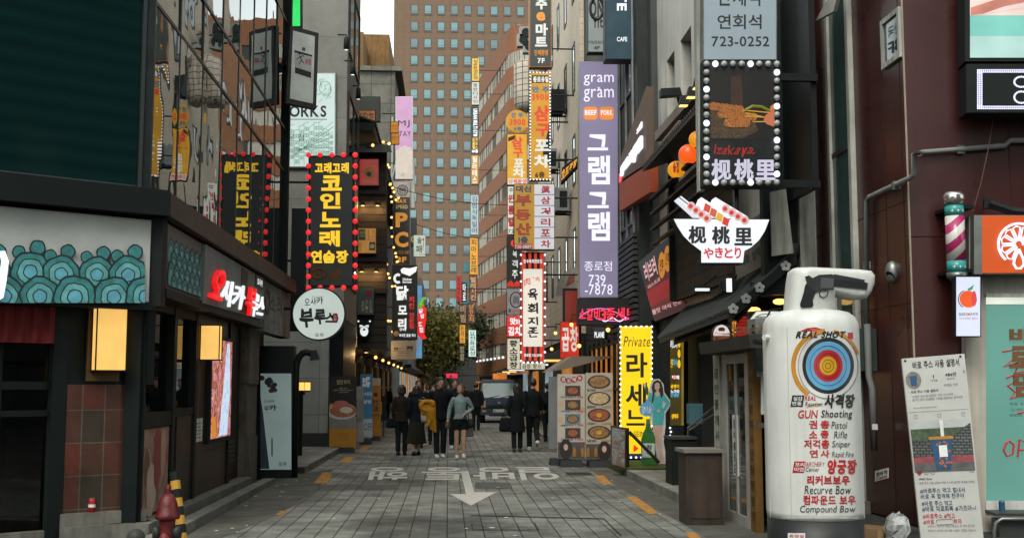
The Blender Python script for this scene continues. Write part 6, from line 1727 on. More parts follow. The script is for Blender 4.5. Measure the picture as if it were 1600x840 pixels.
# ---- vertical LED menu behind the standee
PL2 = Pl(V(3.9,21.6,0),V(-.85,-1,0))
vm = thing('led_menu','narrow dark LED menu board with white, yellow and blue lines, right of the cardboard woman','led board',PL2(1056,690))
MB(D['black']).slab(PL2.q(1046,526,1069,700),PL2.n,.15).build('casing',vm)
MB(E('olive led ground',S(66,58,24),.9,.4,2)).slab(PL2.q(1047,528,1064,664,.008),PL2.n,.006).build('screen_face',vm)
MB(E('mustard strip',S(120,100,40),.9,.3,2)).slab(PL2.q(1064.5,528,1068,664,.009),PL2.n,.006).build('side_strip',vm)
letter(vm,PL2,D['lit_white'],[('러브러',1047.5,531,1058,544),('먹태',1050,586,1061,592),('노가리',1048,608,1061,614)],.03,.014)
letter(vm,PL2,D['lit_yellow'],[('안주',1048,560,1051.5,574),('골뱅이',1048,600,1061,606),('생맥주',1049,646,1060,654)],.03,.014)
letter(vm,PL2,E('led blue',S(60,170,210),1.0),[('야식',1052,560,1058,572),('오뎅탕',1047.5,614,1061,620)],.03,.014)
letter(vm,PL2,D['lit_red'],[('불닭',1052,586,1057,592)],.03,.018)
for y in (536,552,568):
    cc = PL2(1061,y,.014);MB(D['lit_yellow']).slab([cc+PL2.h*.03*math.cos(t*.5) +V(0,0,.08*math.sin(t*.5)) for t in range(13)],PL2.n,.002).build('dot',vm)
bulbs(vm,[PL2(1047+1.2*(k % 2),668+k*6,.03) for k in range(5)],.02,D['bulb_white'])
# ---- entrance under the awning: signs and lamps
P165 = FP(15.6)
kl = thing('beer_sign','small arched beer sign, white above and brown below, under the tiled awning','sign',P165(1127,541))
arch = [(1114,541),(1141,541),(1141,520)] +[(1127.5+13.5*math.cos(a),521-15*math.sin(a)) for a in (.3,.7,1.1,1.57,2.0,2.4,2.8)] +[(1114,520)]
MB(D['steel_dark']).slab(pq(P165,arch),V(0,-1,0),.12).build('casing',kl)
MB(E('beer white',S(215,205,205),.9,.05)).slab(pq(P165,[(1115,524),(1140,524),(1140,520)] +[(1127.5+12.5*math.cos(a),521-14*math.sin(a)) for a in (.3,.7,1.1,1.57,2.0,2.4,2.8)] +[(1115,520)],.008),V(0,-1,0),.006).build('upper_panel',kl)
MB(E('beer brown',S(120,62,22),.8,.2)).slab(P165.q(1115,524,1140,538,.008),V(0,-1,0),.006).build('lower_panel',kl)
MB(E('beer white',())).slab(P165.q(1115,538,1140,540.5,.008),V(0,-1,0),.006).build('foot_strip',kl)
letter(kl,P165,D['ink'],[('Kloud',1118,526,1140,537)],.04,.014)
letter(kl,P165,M('pink script',(.45,.12,.12),.5),[('Premium',1117,518,1139,523)],.0,.014,shear=.2)
MB(M('brown print',())).slab(pq(P165,[(1123,517),(1132,517),(1133,513),(1130,511),(1125,511),(1122,513)],.012),V(0,-1,0),.002).build('crest',kl)
vn = thing('vertical_sign','small dark vertical sign with glowing orange script, between the beer sign and the red panel','sign',P165(1147,535))
MB(D['black']).slab(pq(P165,[(1142,536),(1150,533),(1152,500),(1143,498)],.0),V(0,-1,0),.1).build('board',vn)
mb = MB(E('script orange',S(220,140,40),.9));put_text(mb,'맥주',[P165(1143.5,532,.01),P165(1150,531,.01),P165(1151,500,.01),P165(1144,500,.01)],V(0,-1,0),.01);mb.build('lettering',vn)
rw = thing('red_panel_light','glowing red ribbed panel at the restaurant entrance beside the octagonal sign','panel',P(1160,540,17.2))
P172 = FP(17.0)
mb = MB(E('red glow',S(175,18,16),.85,.5,1.5));mb.slab(P172.q(1148,494,1178,540),V(0,-1,0),.05);mb.build('panel',rw)
mb = MB(M('dark red rib',(.05,.01,.008),.6))
for k in range(8):mb.slab(P172.q(1148,497+k*5.5,1178,498+k*5.5,.01),V(0,-1,0),.01)
mb.build('ribs',rw)
oc = panel_sign('octagon_sign','white glowing octagonal sign half hidden behind the grey meter box and inflatable',FP(14.9),(1171,486,1224,536),D['black'],D['black'],(),thick=.15,rim=8)
P149 = FP(14.9)
MB(D['steel']).slab(pq(P149,[(1171,536),(1226,536),(1226,498),(1216,485),(1181,485),(1171,498)],.004),V(0,-1,0),.12).build('rim',oc)
MB(E('octagon white',S(214,218,205),1.0,.08)).slab(pq(P149,[(1172,535),(1225,535),(1225,499),(1215,486.5),(1182,486.5),(1172,499)],.008),V(0,-1,0),.004).build('face',oc)
mb = MB(M('olive print',(.20,.22,.16),.6));mb.tube([P149(1198+18*math.cos(t),498-8*math.sin(t),.012) for t in [.2+k*.27 for k in range(11)]],.006,4);put_text(mb,'THE BURNING',P149.q(1186,493,1210,496,.012),V(0,-1,0));mb.build('print',oc)
for i,(px,py) in enumerate(((1218,471),(1178,484),(1196,508))):
    if i ==2:continue
    r = thing('ceiling_lamp',['bright round lamp under the awning nearest the inflatable','bright round lamp under the awning above the octagonal sign'][i],'lamp',P(px,py,16.6))
    c = P(px,py,16.6)
    mb = MB(D['bulb_warm']);mb.smooth = True;mb.ball(c,(.10,.10,.045));mb.build('bulb',r)
    MB(D['black']).lathe([(.05,.03),(.05,.4)],c,8).build('stem',r)
for i,(px,py,a) in enumerate(((1098,452,0),(1140,445,1))):
    c = P(px,py,18-i)
    r = thing('tube_lamp',['small flat lit lamp bar above the awning, left one','small upright lit lamp bar above the awning, right one'][i],'lamp',c)
    mb = MB(D['lit_white']);mb.box(c.x-(.11,.035)[i],c.x+(.11,.035)[i],c.y,c.y+.06,c.z-(.02,.10)[i],c.z+(.02,.10)[i]);mb.build('tube',r)
    MB(D['black']).box(c.x-.13,c.x+.13,c.y+.061,c.y+.12,c.z-.06,c.z+.06).build('housing',r)
    MB(D['black']).tube([c+V(0,.1,.05),c+V(.35,.3,.3)],.02,5).build('arm',r)
ds = thing('script_sign','orange glowing script sign set slantwise on the cream wall, left of the purple sign','sign',V(3.7,31,P(888,285,31).z))
Pd = Pl(V(3.55,31,0),V(-.6,-1,0))
MB(D['black']).slab(pq(Pd,[(876,288),(900,262),(902,244),(878,262)]),Pd.n,.12).build('board',ds)
mb = MB(E('orange script',S(225,150,50),.95));put_text(mb,'호프광장',pq(Pd,[(877,284),(900,259),(902,247),(878,266)],.01),Pd.n,.045);mb.build('lettering',ds)
MB(D['steel_dark']).tube([Pd(895,262,-.08),V(4.15,31.1,Pd(895,262).z)],.03,5).build('arm',ds)
hd_ = thing('framed_window_sign','black framed sign with a dim red panel, beside the purple sign','sign',V(3.6,30,P(892,508,30).z))
panel = FP(30.2)
MB(D['black']).slab(panel.q(880,450,906,511),V(0,-1,0),.2).build('frame',hd_)
MB(E('dim red panel',S(110,32,18),.8,.5,1.5)).slab(panel.q(883,454,903,506,.008),V(0,-1,0),.006).build('panel',hd_)
MB(D['steel_dark']).tube([panel(905,470,-.1),V(4.15,30.3,panel(905,470).z)],.03,5).build('arm',hd_)
fs_ = thing('fan_shaped_sign','pale fan shaped sign with faint red picture beside the striped sign','sign',V(3.4,32,P(885,470,32).z))
pf_ = FP(32)
MB(M('pale fan board',(.30,.27,.24),.6,var=.2)).slab(pq(pf_,[(868,462),(872,440),(884,424),(900,416),(902,448),(886,458)]),V(0,-1,0),.12).build('board',fs_)
mb = MB(M('faint red picture',(.25,.08,.05),.6));mb.slab(pq(pf_,[(884,448),(898,440),(898,426),(888,432)],.006),V(0,-1,0),.004);mb.build('picture',fs_)
MB(D['steel_dark']).tube([pf_(898,440,-.06),V(4.15,32.06,pf_(898,440).z)],.03,5).build('arm',fs_)
wr = MB(M('rusty wire',(.10,.05,.035),.7));wr.tube(pq(PS_ if False else Pl(RC+RN*.3,RN),[(1552,184),(1545,230),(1532,290),(1520,330)],0),.006,4)
tag(wr.build('hanging_wire',None),'thin rusty wire hanging from the ticker board down to the barber pole','wire')
# ---- shops between the menus and the white building
for i,(box,em_,lab) in enumerate((((875,502,905,560),E('red lit shop sign',S(190,45,25),.9,.4,3),'glowing red shop sign with white letters above the beige awning'),((926,510,946,530),M('dark sign grey',(.03,.03,.03),.5),'dark fascia with a few white letters left of the yellow sign'))):
    panel_sign('shop_sign',lab,Pl(V(3.9,29-i*2,0),V(-.5,-1,0)),box,em_,D['black'],[(D['white_ink'] if i ==0 else D['lit_white'],[(('곱창','PLANE')[i],box[0] +3,box[1] +8,box[2] -2,box[1] +17+(30 if i ==0 else 0))],dict(bold=.03))],thick=.15,rim=.8)
for i,(px,py,Yp) in enumerate(((893,507,29),(868,520,33),(880,516,31),(905,540,28),(950,515,26),(862,545,34))):
    c = P(px,py,Yp)
    r = thing('shop_lamp',['bare warm lamp over the red shop sign','farthest warm lamp above the beige awning','middle warm lamp above the beige awning','warm lamp low at the shop door behind the menu banners','pale lamp just left of the yellow sign','small warm lamp beyond the striped sign'][i],'lamp',c,'lamps at the right hand shops')
    mb = MB(D['bulb_warm']);mb.smooth = True;mb.ball(c,.05);mb.build('bulb',r)
    MB(D['black']).tube([c+V(0,0,.04),c+V(.0,0,.25),V(4.1,Yp,c.z+.3)],.015,5).build('arm',r)
awn = thing('shop_awning','small beige sloping shop awning over the pavement behind the menu banners','awning',P(875,578,29))
pa = [P(858,580,29.5),P(882,576,28.0),P(890,556,28.0),P(872,557,30.0)]
mb = MB(M('beige awning cloth',(.16,.13,.10),.8,var=.2));mb.slab([P(858,580,28),P(884,576,28),V(4.1,28,P(888,556,28).z),P(874,556,28) +V(.3,0,0)],V(0,-1,0),2.2);mb.build('cloth',awn)
sf = thing('shopfront','warm lit narrow shopfront glowing between the red sign and the menu banners','shopfront',V(4.1,29.5,.12))
MB(E('warm shopfront',())).slab([V(4.0,32.2,.5),V(4.0,26.4,.5),V(4.0,26.4,2.6),V(4.0,32.2,2.6)],V(-1,0,0),.04).build('lit_window',sf)
mb = MB(D['black'])
for k in range(7):mb.box(3.93,4.0,26.4+k*.96,26.48+k*.96,.12,2.75)
for z in (.45,1.5,2.6):mb.box(3.94,4.0,26.4,32.2,z,z+.06)
mb.build('bars',sf)
for i,(x0,y0,x1,y1,Yp,col,lab) in enumerate(((800,564,822,575,60,S(150,200,175),'pale green lit shopfront behind the van'),(770,583,792,592,70,S(200,110,40),'orange glowing shop light left of the van roof'),(697,583,715,590,105,S(220,40,70),'small pink red neon sign far down the street'))):
    pl = FP(Yp);q = pl.q(x0,y0,x1,y1)
    r = thing('shop_light',lab,'shop light',(q[0] +q[1]) /2)
    MB(D['black']).slab(pl.q(x0-.6,y0-.6,x1+.6,y1+.6),V(0,-1,0),.3).build('casing',r)
    MB(E('shop light %d' % i,col,1.0,.2)).slab(pl.q(x0,y0,x1,y1,.01),V(0,-1,0),.008).build('face',r)
    MB(D['steel_dark']).tube([pl(x1,(y0+y1) /2,-.15),V(4.5,Yp+.15,q[0].z+.3)],.04,5).build('arm',r)
for k in range(6):
    y = 37+k*7
    r = thing('canopy',['dark shop canopy on the right, nearest of the row behind the menus','second dark canopy of the row on the right','third dark canopy of the row on the right','fourth dark canopy of the row on the right','fifth dark canopy of the row on the right','farthest dark canopy of the row on the right'][k],'canopy',V(4,y,2.5),'dark canopies along the right side shops')
    MB(M('canopy cloth %d' % (k % 3),((.03,.03,.03),(.06,.05,.04),(.02,.03,.03))[k % 3],.8)).hexa([V(2.95,y,2.5),V(4.3,y,2.5),V(4.3,y+5,2.5),V(2.95,y+5,2.5),V(2.95,y,2.6),V(4.3,y,3.0),V(4.3,y+5,3.0),V(2.95,y+5,2.6)]).build('cloth',r)
    MB(D['lit_white'] if k % 2 else D['lit_warm']).box(3.1,3.9,y+1,y+1.1,2.42,2.49).build('strip_lamp',r)
    if k < 4:MB(E('warm shopfront',()) if k % 2 ==0 else E('cool shopfront',())).box(3.98,4.03,y+.4,y+3.4,.6,2.3).build('lit_window',r)
# ================================================================ RIGHT FOREGROUND: juice shop, screens, barber pole
sh = thing('juice_shop','white framed juice shop front with a mint glass panel at the right edge','shop',V(5.6,12.2,0))
PS_ = Pl(RC+RN*.25+RU*.0,RN)
def sq(x0,y0,x1,y1,off=0):return PS_.q(x0,y0,x1,y1,off)
MB(M('cream shop frame',(.42,.39,.33),.5,var=.15,streak=.25)).slab(sq(1510,428,1700,900),PS_.n,.2).build('frame',sh)
MB(BRICK('small white tiles',(.40,.38,.34),(.36,.34,.30),(.2,.19,.17),.3,.12,.4,'XZ',.006,.5,.1)).slab(sq(1489,560,1511,900,-.02),PS_.n,.15).build('tiled_pier',sh)
mb = MB(E('mint glass panel',S(96,150,138),.85,.10,1.0));mb.slab(sq(1541,476,1700,783,.006),PS_.n,.005);mb.build('glass_panel',sh)
mb = MB(E('lit strip over glass',S(225,230,215),.95,.1));mb.slab(sq(1541,464,1700,475,.012),PS_.n,.01);mb.build('light_strip',sh)
MB(D['white']).slab(sq(1541,458,1700,464,.05),PS_.n,.05).build('lamp_cover',sh)
MB(D['white']).slab(sq(1541,782,1700,800,.03),PS_.n,.03).build('sill',sh)
mb = MB(M('brown wood letters',(.16,.07,.03),.6));put_text(mb,'바',sq(1577,512,1612,536,.02),PS_.n,.05,.02);put_text(mb,'로',sq(1577,540,1620,575,.02),PS_.n,.05,.02);put_text(mb,'맘',sq(1583,580,1625,620,.02),PS_.n,.05,.02);mb.build('lettering',sh)
mb = MB(D['red_ink'])
for path_ in ([(1566,549),(1592,545),(1584,560),(1568,572),(1592,566),(1586,582),(1600,580)],[(1572,590),(1582,586),(1586,596),(1574,602),(1586,612),(1578,622),(1600,616)],[(1571,692),(1577,688),(1584,694),(1582,708),(1573,712),(1568,702),(1573,690)],[(1590,714),(1593,686),(1604,690),(1602,702),(1592,702)],[(1590,645),(1610,641)]):
    mb.tube(pq(PS_,path_,.012),.012,6)
mb.build('red_brush_writing',sh)
letter(sh,PS_,D['ink'],[('바로 주스',1578,628,1606,633)],0,.012);letter(sh,PS_,M('faded lettering',()),[('오렌지',1578,637,1606,642),('100%',1578,646,1598,650)],0,.012)
os_ = thing('orange_sign','orange box sign with a white neon citrus slice over the juice shop','sign',PS_(1565,428,.1))
MB(D['steel']).slab(sq(1522,336,1720,428,.28),PS_.n,.45).build('casing',os_)
MB(E('orange sign face',S(192,76,18),1.0,.06)).slab(sq(1535,337,1720,426,.30),PS_.n,.015).build('face_panel',os_)
mb = MB(E('citrus neon',S(250,235,255),1.35,.02));mb.smooth = True
cx,cy,rc_ = 1592,381,32
ring = [PS_(cx+rc_*math.cos(a),cy-rc_*math.sin(a),.34) for a in [math.radians(d) for d in range(-30,240,10)]]
mb.tube(ring,.014,6)
for d in range(-20,225,34):
    a0_,a1_ = math.radians(d+3),math.radians(d+29)
    tri = [(cx+5*math.cos((a0_+a1_) /2),cy-5*math.sin((a0_+a1_) /2)),(cx+26*math.cos(a0_),cy-26*math.sin(a0_)),(cx+28*math.cos((a0_+a1_) /2),cy-28*math.sin((a0_+a1_) /2)),(cx+26*math.cos(a1_),cy-26*math.sin(a1_))]
    mb.tube(pq(PS_,tri+[tri[0]],.34),.009,5)
drop = [(cx,cy+8),(cx-7,cy+24),(cx-8,cy+31),(cx-4,cy+38),(cx+3,cy+38),(cx+8,cy+32),(cx+7,cy+24),(cx,cy+8)]
mb.tube(pq(PS_,drop,.34),.013,6);mb.build('neon_slice',os_)
MB(D['steel_dark']).tube(pq(PS_,[(1545,318),(1580,330),(1600,332)],.2),.05,6).build('top_arm',os_)
MB(D['steel_dark']).slab(sq(1538,310,1552,326,.05),PS_.n,.06).build('top_bracket',os_)
# LED screens
ld = thing('led_screen','large LED picture screen showing a pale and turquoise image, at the top right corner','screen',PS_(1560,95,.2))
MB(D['black']).slab(sq(1508,-140,1740,96,.3),PS_.n,.35).build('casing',ld)
def led_strip(y0,y1,col,nm,rt=ld,x0=1516,off=.31):
    MB(E(nm,col,.98,.18,2.2)).slab(sq(x0,y0,1738,y1,off),PS_.n,.01).build('picture',rt)
led_strip(-130,-2,S(215,205,200),'led white');led_strip(-1.6,24,S(225,200,190),'led flesh');led_strip(24.4,56,S(120,190,178),'led turquoise');led_strip(56.4,90,S(165,200,192),'led pale turquoise')
mb = MB(E('led flesh',()));mb.slab(pq(PS_,[(1517,24),(1560,18),(1600,12),(1620,-20),(1517,-20)],.318),PS_.n,.004);mb.build('picture',ld)
mb = MB(E('led skin',S(190,120,105),.9,.3,5));mb.slab(pq(PS_,[(1517,24),(1535,22),(1570,10),(1600,4),(1600,-6),(1560,-2),(1530,8),(1517,12)],.322),PS_.n,.003);mb.build('picture',ld)
ld2 = thing('led_screen','black LED ticker board with a dotted white border and numerals, under the picture screen','screen',PS_(1560,175,.2))
MB(D['black']).slab(sq(1510,100,1740,176,.3),PS_.n,.35).build('casing',ld2)
dots = MB(E('led dot',S(225,225,255),1.25,.02))
def dot(px,py,s=1.05):dots.slab(sq(px-s,py-s,px+s,py+s,.31),PS_.n,.006)
for k in range(0,70):
    for r_ in (0,1):dot(1528+k*3,109.5+r_*3);dot(1528+k*3,166.5+r_*3)
for k in range(20):
    for r_ in range(3):dot(1528+r_*3,112+k*2.9)
for cx_ in (1596,1640):
    for t in range(20):
        dot(cx_+11*math.cos(t*.314),128+8*math.sin(t*.314),1.3);dot(cx_+11*math.cos(t*.314),152+9*math.sin(t*.314),1.3)
dots.build('led_dots',ld2)
# conduit pipes on the red wall
cp_ = thing('conduit_pipe','grey conduit pipe stepping down across the dark red wall','pipe',RX(1355,520))
mb = MB(M('grey pipe',(.20,.21,.20),.5,.1));mb.smooth = True
pth = [PS_(1720,215,-.18),PS_(1578,220,-.18),PS_(1570,228,-.18),PS_(1443,238,-.18),RX(1436,240,.06),RX(1428,241,.06),RX(1428,272,.06),RX(1424,277,.06),RX(1358,308,.06),RX(1354,314,.06),RX(1354,520,.06)]
mb.tube(pth,.032,8);mb.build('pipe',cp_)
for px,py in ((1500,234),(1400,290),(1354,414)):
    c = PS_(px,py,-.2) if px > 1440 else RX(px,py,.05)
    MB(D['steel']).box(c.x-.045,c.x+.045,c.y-.03,c.y+.03,c.z-.05,c.z+.05).build('clamp',cp_)
mb = MB(D['steel']);mb.smooth = True
ex = thing('exhaust_hood','round grey metal exhaust hood on the dark red wall','exhaust hood',RX(1395,445))
c = RX(1397,425)
vs_ = []
mb.ball(c+V(-.02,0,0),(.085,.09,.14),16,10);mb.build('dome',ex)
mb = MB(D['black']);mb.disc(c+V(-.068,-.055,-.05),V(.6,-.8,0).normalized(),V(-.55,-.2,.8).normalized(),.05,.065,16);mb.build('opening',ex)
MB(D['steel']).lathe([(.2,-.0),(.2,.0)],c,4)
jb = thing('junction_box','dark green electrical box with pipes on the red wall beside the inflatable','junction box',RX(1362,600))
c = RX(1360,545)
MB(M('dark green box',(.02,.03,.027),.5)).box(5.15,5.36,c.y-.25,c.y+.3,c.z-.28,c.z+.25).build('box',jb)
mb = MB(M('drain pipe',(.10,.105,.10),.6));mb.smooth = True
mb.tube([V(5.22,c.y-.32,c.z+.3),V(5.22,c.y-.32,c.z-.35),V(5.22,c.y-.42,c.z-.5),V(5.22,c.y-.42,c.z-1.25)],.042,10);mb.build('drain_pipe',jb)
mb = MB(D['white']);mb.box(5.185,5.255,c.y-.472,c.y-.464,c.z-1.0,c.z-.93);mb.build('tag',jb)
mm_ = thing('notice_sticker','small white sticker with red and blue marks low on the red wall','sticker',RX(1377,750,.01))
MB(D['white_ink']).slab(pq(RX,[(1367,752),(1388,746),(1388,730),(1367,735)],.012),V(-1,0,0),.005).build('paper',mm_)
mb = MB(M('navy print',()));put_text(mb,'연락처',pq(RX,[(1369,744),(1386,739),(1386,733),(1369,738)],.016),V(-1,0,0),.03);mb.build('lettering',mm_)
mb = MB(D['red_ink']);put_text(mb,'7-8888',pq(RX,[(1369,750),(1386,745),(1386,741),(1369,746)],.016),V(-1,0,0),.02);mb.build('lettering',mm_)
# barber pole
bpz = thing('barber_pole','turquoise, pink and white striped barber pole on the red wall by the orange sign','barber pole',PS_(1495,432,.15))
c0,c1 = PS_(1495,426,.22),PS_(1495,320,.22)
c = V(c0.x,c0.y,c0.z);H_ = c1.z-c0.z;rp = .105
def barber():
    if 'barber' in _mats:return _mats['barber']
    m,t,b = _new('barber');L = t.links
    geo = _n(t,'ShaderNodeNewGeometry');sx = _n(t,'ShaderNodeSeparateXYZ');L.new(geo.outputs['Position'],sx.inputs[0])
    a = _n(t,'ShaderNodeMath',operation='MULTIPLY_ADD');L.new(sx.outputs[0],a.inputs[0]);a.inputs[1].default_value = -0.9;L.new(sx.outputs[2],a.inputs[2])
    d = _n(t,'ShaderNodeMath',operation='MULTIPLY');L.new(a.outputs[0],d.inputs[0]);d.inputs[1].default_value = 4.6
    f = _n(t,'ShaderNodeMath',operation='FRACT');L.new(d.outputs[0],f.inputs[0])
    g = _n(t,'ShaderNodeMath',operation='GREATER_THAN');L.new(f.outputs[0],g.inputs[0]);g.inputs[1].default_value = .5
    mx = _n(t,'ShaderNodeMix',data_type='RGBA');L.new(g.outputs[0],mx.inputs[0]);mx.inputs[6].default_value = (.32,.02,.10,1);mx.inputs[7].default_value = (.5,.48,.44,1)
    L.new(mx.outputs[2],b.inputs['Base Color']);b.inputs['Roughness'].default_value = .2
    _mats['barber'] = m
    return m
def bl(m,prof,nm):
    mb = MB(m);mb.smooth = True;mb.lathe(prof,c,22);return mb.build(nm,bpz)
bl(D['steel'],[(rp*.6,-.10),(rp*1.05,-.05),(rp*1.08,0)],'bottom_cap')
bl(M('turquoise band',(.03,.26,.24),.3),[(rp,.0),(rp,H_*.17)],'lower_band')
bl(barber(),[(rp,H_*.171),(rp,H_*.83)],'striped_glass')
bl(M('turquoise band',()),[(rp,H_*.831),(rp,H_)],'upper_band')
bl(M('polished cap',(.55,.52,.48),.25,.9),[(rp*1.1,H_),(rp*1.12,H_+.10),(rp*.9,H_+.14),(rp*.2,H_+.15)],'top_cap')
for f in (.03,.97):MB(D['black']).box(c.x-.02,c.x+.22,c.y-.02,c.y+.5,c.z+H_*f-.02,c.z+H_*f+.02).build('bracket',bpz)
mb = MB(D['white_ink'])
for z in (.08,.9):
    for a in (-2.2,-1.6,-1.0):
        p = c+V(math.cos(a) *(rp+.002),math.sin(a) *(rp+.002),H_*z);u = V(-math.sin(a),math.cos(a),0)
        mb.poly([p-u*.02,p-V(0,0,.02) *.3-u*.004,p-V(0,0,.022),p-V(0,0,.006) +u*.004,p+u*.02,p+V(0,0,.006) +u*.004,p+V(0,0,.022),p+V(0,0,.006) -u*.004])
mb.build('star_marks',bpz)
# small white fruit sign
js = panel_sign('fruit_sign','small white lit sign with an orange fruit logo below the barber pole',Pl(PS_(1512,480,.35),V(-.1,-1,0)),(1493,431,1533,526),E('fruit sign white',S(205,212,232),1.0,.06),D['steel_dark'],(),thick=.12,rim=1.5)
PJ = Pl(PS_(1512,480,.35),V(-.1,-1,0))
mb = MB(E('fruit orange',S(228,90,40),.95));cc = PJ(1513,467,.012)
mb.slab([cc+PJ.h*.094*math.cos(t*.3) +V(0,0,.094*math.sin(t*.3)) for t in range(21)],PJ.n,.003);mb.build('fruit',js)
mb = MB(E('fruit shade',S(205,70,70),.95));mb.slab([PJ(1522+4*math.cos(t*.5),466-12*math.sin(t*.5),.015) for t in range(13)],PJ.n,.002);mb.build('fruit_side',js)
mb = MB(M('navy print',()));mb.tube([PJ(1512+14.5*math.cos(a),467-14.5*math.sin(a),.014) for a in [2.0+k*.18 for k in range(13)]],.005,4);mb.build('outline',js)
MB(E('leaf green',S(60,150,90),.85)).slab(pq(PJ,[(1513,454),(1519,452),(1522,444),(1517,448),(1512,451)],.014),PJ.n,.003).build('leaf',js)
letter(js,PJ,M('navy print',()),[('BARO',1499,488,1512,493),('JUICE',1516,488,1528,493)],.01,.013)
letter(js,PJ,D['red_ink'],[('24시 바로찬 출전소',1499,495,1528,499)],.0,.013)
mb = MB(E('fruit orange',()));mb.disc(PJ(1514,490.5,.014),PJ.h,V(0,0,1),.014,.014,10);mb.build('dot_mark',js)
MB(D['steel_dark']).tube([PJ(1528,445,-.1),PS_(1528,445,-.2)],.02,5).build('arm',js)
sc_ = thing('side_ducts','grey vertical ducts beside the barber pole behind the orange sign','duct',PS_(1518,430,0))
for k in range(2):MB(M('grey duct',(.22,.22,.20),.5,streak=.4)).slab(sq(1514+k*7,338,1520+k*7,430,.12),PS_.n,.12).build('duct',sc_)
# ================================================================ STREET OBJECTS
def fn_text(mb,s,box,fn,bold=0.02,shear=0.0):
    vs,fs,x0,wd,y0,ht = text_geo(s,bold,0.0,shear)
    mb.add([fn(box[0] +(v.x-x0) /wd*(box[2] -box[0]),box[3] -(v.y-y0) /ht*(box[3] -box[1])) for v in vs],fs)
def fn_poly(mb,pts,fn,n=6):
    """outline refined so that it follows a curved surface"""
    mb.poly([fn(*p) for p in pts])
# ---- inflatable advertising column shaped like a bottle with a pointing top
IY = 10.5
ic = V(P(1271,700,IY).x,IY,0)
IR = (P(1345,700,IY).x-P(1197,700,IY).x) /2*.985
inf = thing('inflatable_column','white inflatable advertising column with a shooting target, standing by the ticket booth','inflatable',V(ic.x,IY,0))
def iz_(py):return P(1271,py,IY).z
zt,zb = iz_(494),iz_(806)
mb = MB(M('white vinyl',(.55,.555,.53),.35,var=.10,scale=2.0,bump=.25,bscale=7,streak=.12));mb.smooth = True
prof = [(IR*.985,zb),(IR,zb+.06),(IR,zb+.5),(IR*1.0,zt-.13),(IR*.985,zt-.07),(IR*.93,zt-.015),(IR*.80,zt+.03),(IR*.6,zt+.05),(IR*.2,zt+.06)]
mb.lathe(prof,ic,64)
bodyo = mb.build('vinyl_body',inf)
# head: upright part and barrel
mbh = MB(M('white vinyl',()));mbh.smooth = True
Ph = FP(IY)
hx0,hx1 = Ph(1229,480).x,Ph(1291,480).x
hc_ = (hx0+hx1) /2;hr = (hx1-hx0) /2
z0h,z1h = iz_(500),iz_(425)
def rbox(mb,x0,x1,z0,z1,dep,r=.06):
    n = 8
    out = []
    for cx,cz,a0 in ((x1-r,z1-r,0),(x0+r,z1-r,90),(x0+r,z0+r,180),(x1-r,z0+r,270)):
        for k in range(n+1):
            a = math.radians(a0+90*k/n);out.append((cx+r*math.cos(a),cz+r*math.sin(a)))
    return out
def pillow(mb,outline,cy,dep):
    """outline (x, z) puffed to a cushion of half depth dep"""
    cx = sum(p[0] for p in outline) /len(outline);cz = sum(p[1] for p in outline) /len(outline)
    k = len(outline);vs = [];lv = [(1.0,0),(.985,.45),(.94,.75),(.85,.93),(.7,1.0)]
    for sgn in (-1,1):
        for f,d in lv:
            for x,z in outline:vs.append(V(cx+(x-cx) *f,cy+sgn*d*dep,cz+(z-cz) *f))
    fs = [];n = len(lv)
    for s_ in range(2):
        b = s_*n*k
        for i in range(n-1):
            for j in range(k):
                q = (b+i*k+j,b+i*k+(j+1) % k,b+(i+1) *k+(j+1) % k,b+(i+1) *k+j)
                fs.append(q if s_ ==0 else q[::-1])
        fs.append([b+(n-1) *k+j for j in range(k)] if s_ ==0 else [b+(n-1) *k+j for j in range(k-1,-1,-1)])
    mb.add(vs,fs)
def ppt(px,py):q = Ph(px,py);return (q.x,q.z)
head_px = [(1227,498),(1228,470),(1231,440),(1234,424),(1240,419),(1262,418),(1300,420),(1340,422),(1356,424),(1362,432),(1361,444),(1356,458),(1349,467),(1335,468),(1310,462),(1294,459),(1291,470),(1291,498)]
dense = []
for a,b in zip(head_px,head_px[1:] +head_px[:1]):
    for k in range(3):dense.append((a[0] +(b[0] -a[0]) *k/3,a[1] +(b[1] -a[1]) *k/3))
pillow(mbh,[ppt(*p) for p in dense][::-1],IY,.20)
mbh.build('vinyl_top',inf)
mb = MB(M('black vinyl base',(.01,.012,.012),.5));mb.smooth = True
mb.lathe([(IR*.97,0.0),(IR*.99,.05),(IR*.985,zb-.004)],ic,48);mb.build('black_base',inf)
for k in range(10):
    a = 2*math.pi*k/10+.15
    if -2.3 < (a if a < math.pi else a-2*math.pi) < -.9:continue
    MB(M('vinyl seam',(.40,.40,.38),.5)).tube([ic+V(math.cos(a) *IR*1.001,math.sin(a) *IR*1.001,z) for z in (zb,zb+.6,zt-.13)] +[ic+V(math.cos(a) *IR*.93,math.sin(a) *IR*.93,zt-.015),ic+V(math.cos(a) *IR*.6,math.sin(a) *IR*.6,zt+.05)],.003,4).build('seam',inf)
MB(M('white vinyl',())).tube([ic+V(-IR*.99,-.1,zt-.2),ic+V(-IR*1.08,-.12,zt-.2)],.03,6).build('side_loop',inf)
def cyl(px,py,off=.004):
    d = ray(px,py);r_ = IR+off
    a = d.x ** 2+d.y ** 2;ox,oy = EYE.x-ic.x,EYE.y-ic.y
    b = 2*(ox*d.x+oy*d.y);c_ = ox*ox+oy*oy-r_*r_
    disc = max(b*b-4*a*c_,0)
    return EYE+d*((-b-math.sqrt(disc)) /(2*a))
def c2(off):return lambda x,y:cyl(x,y,off)
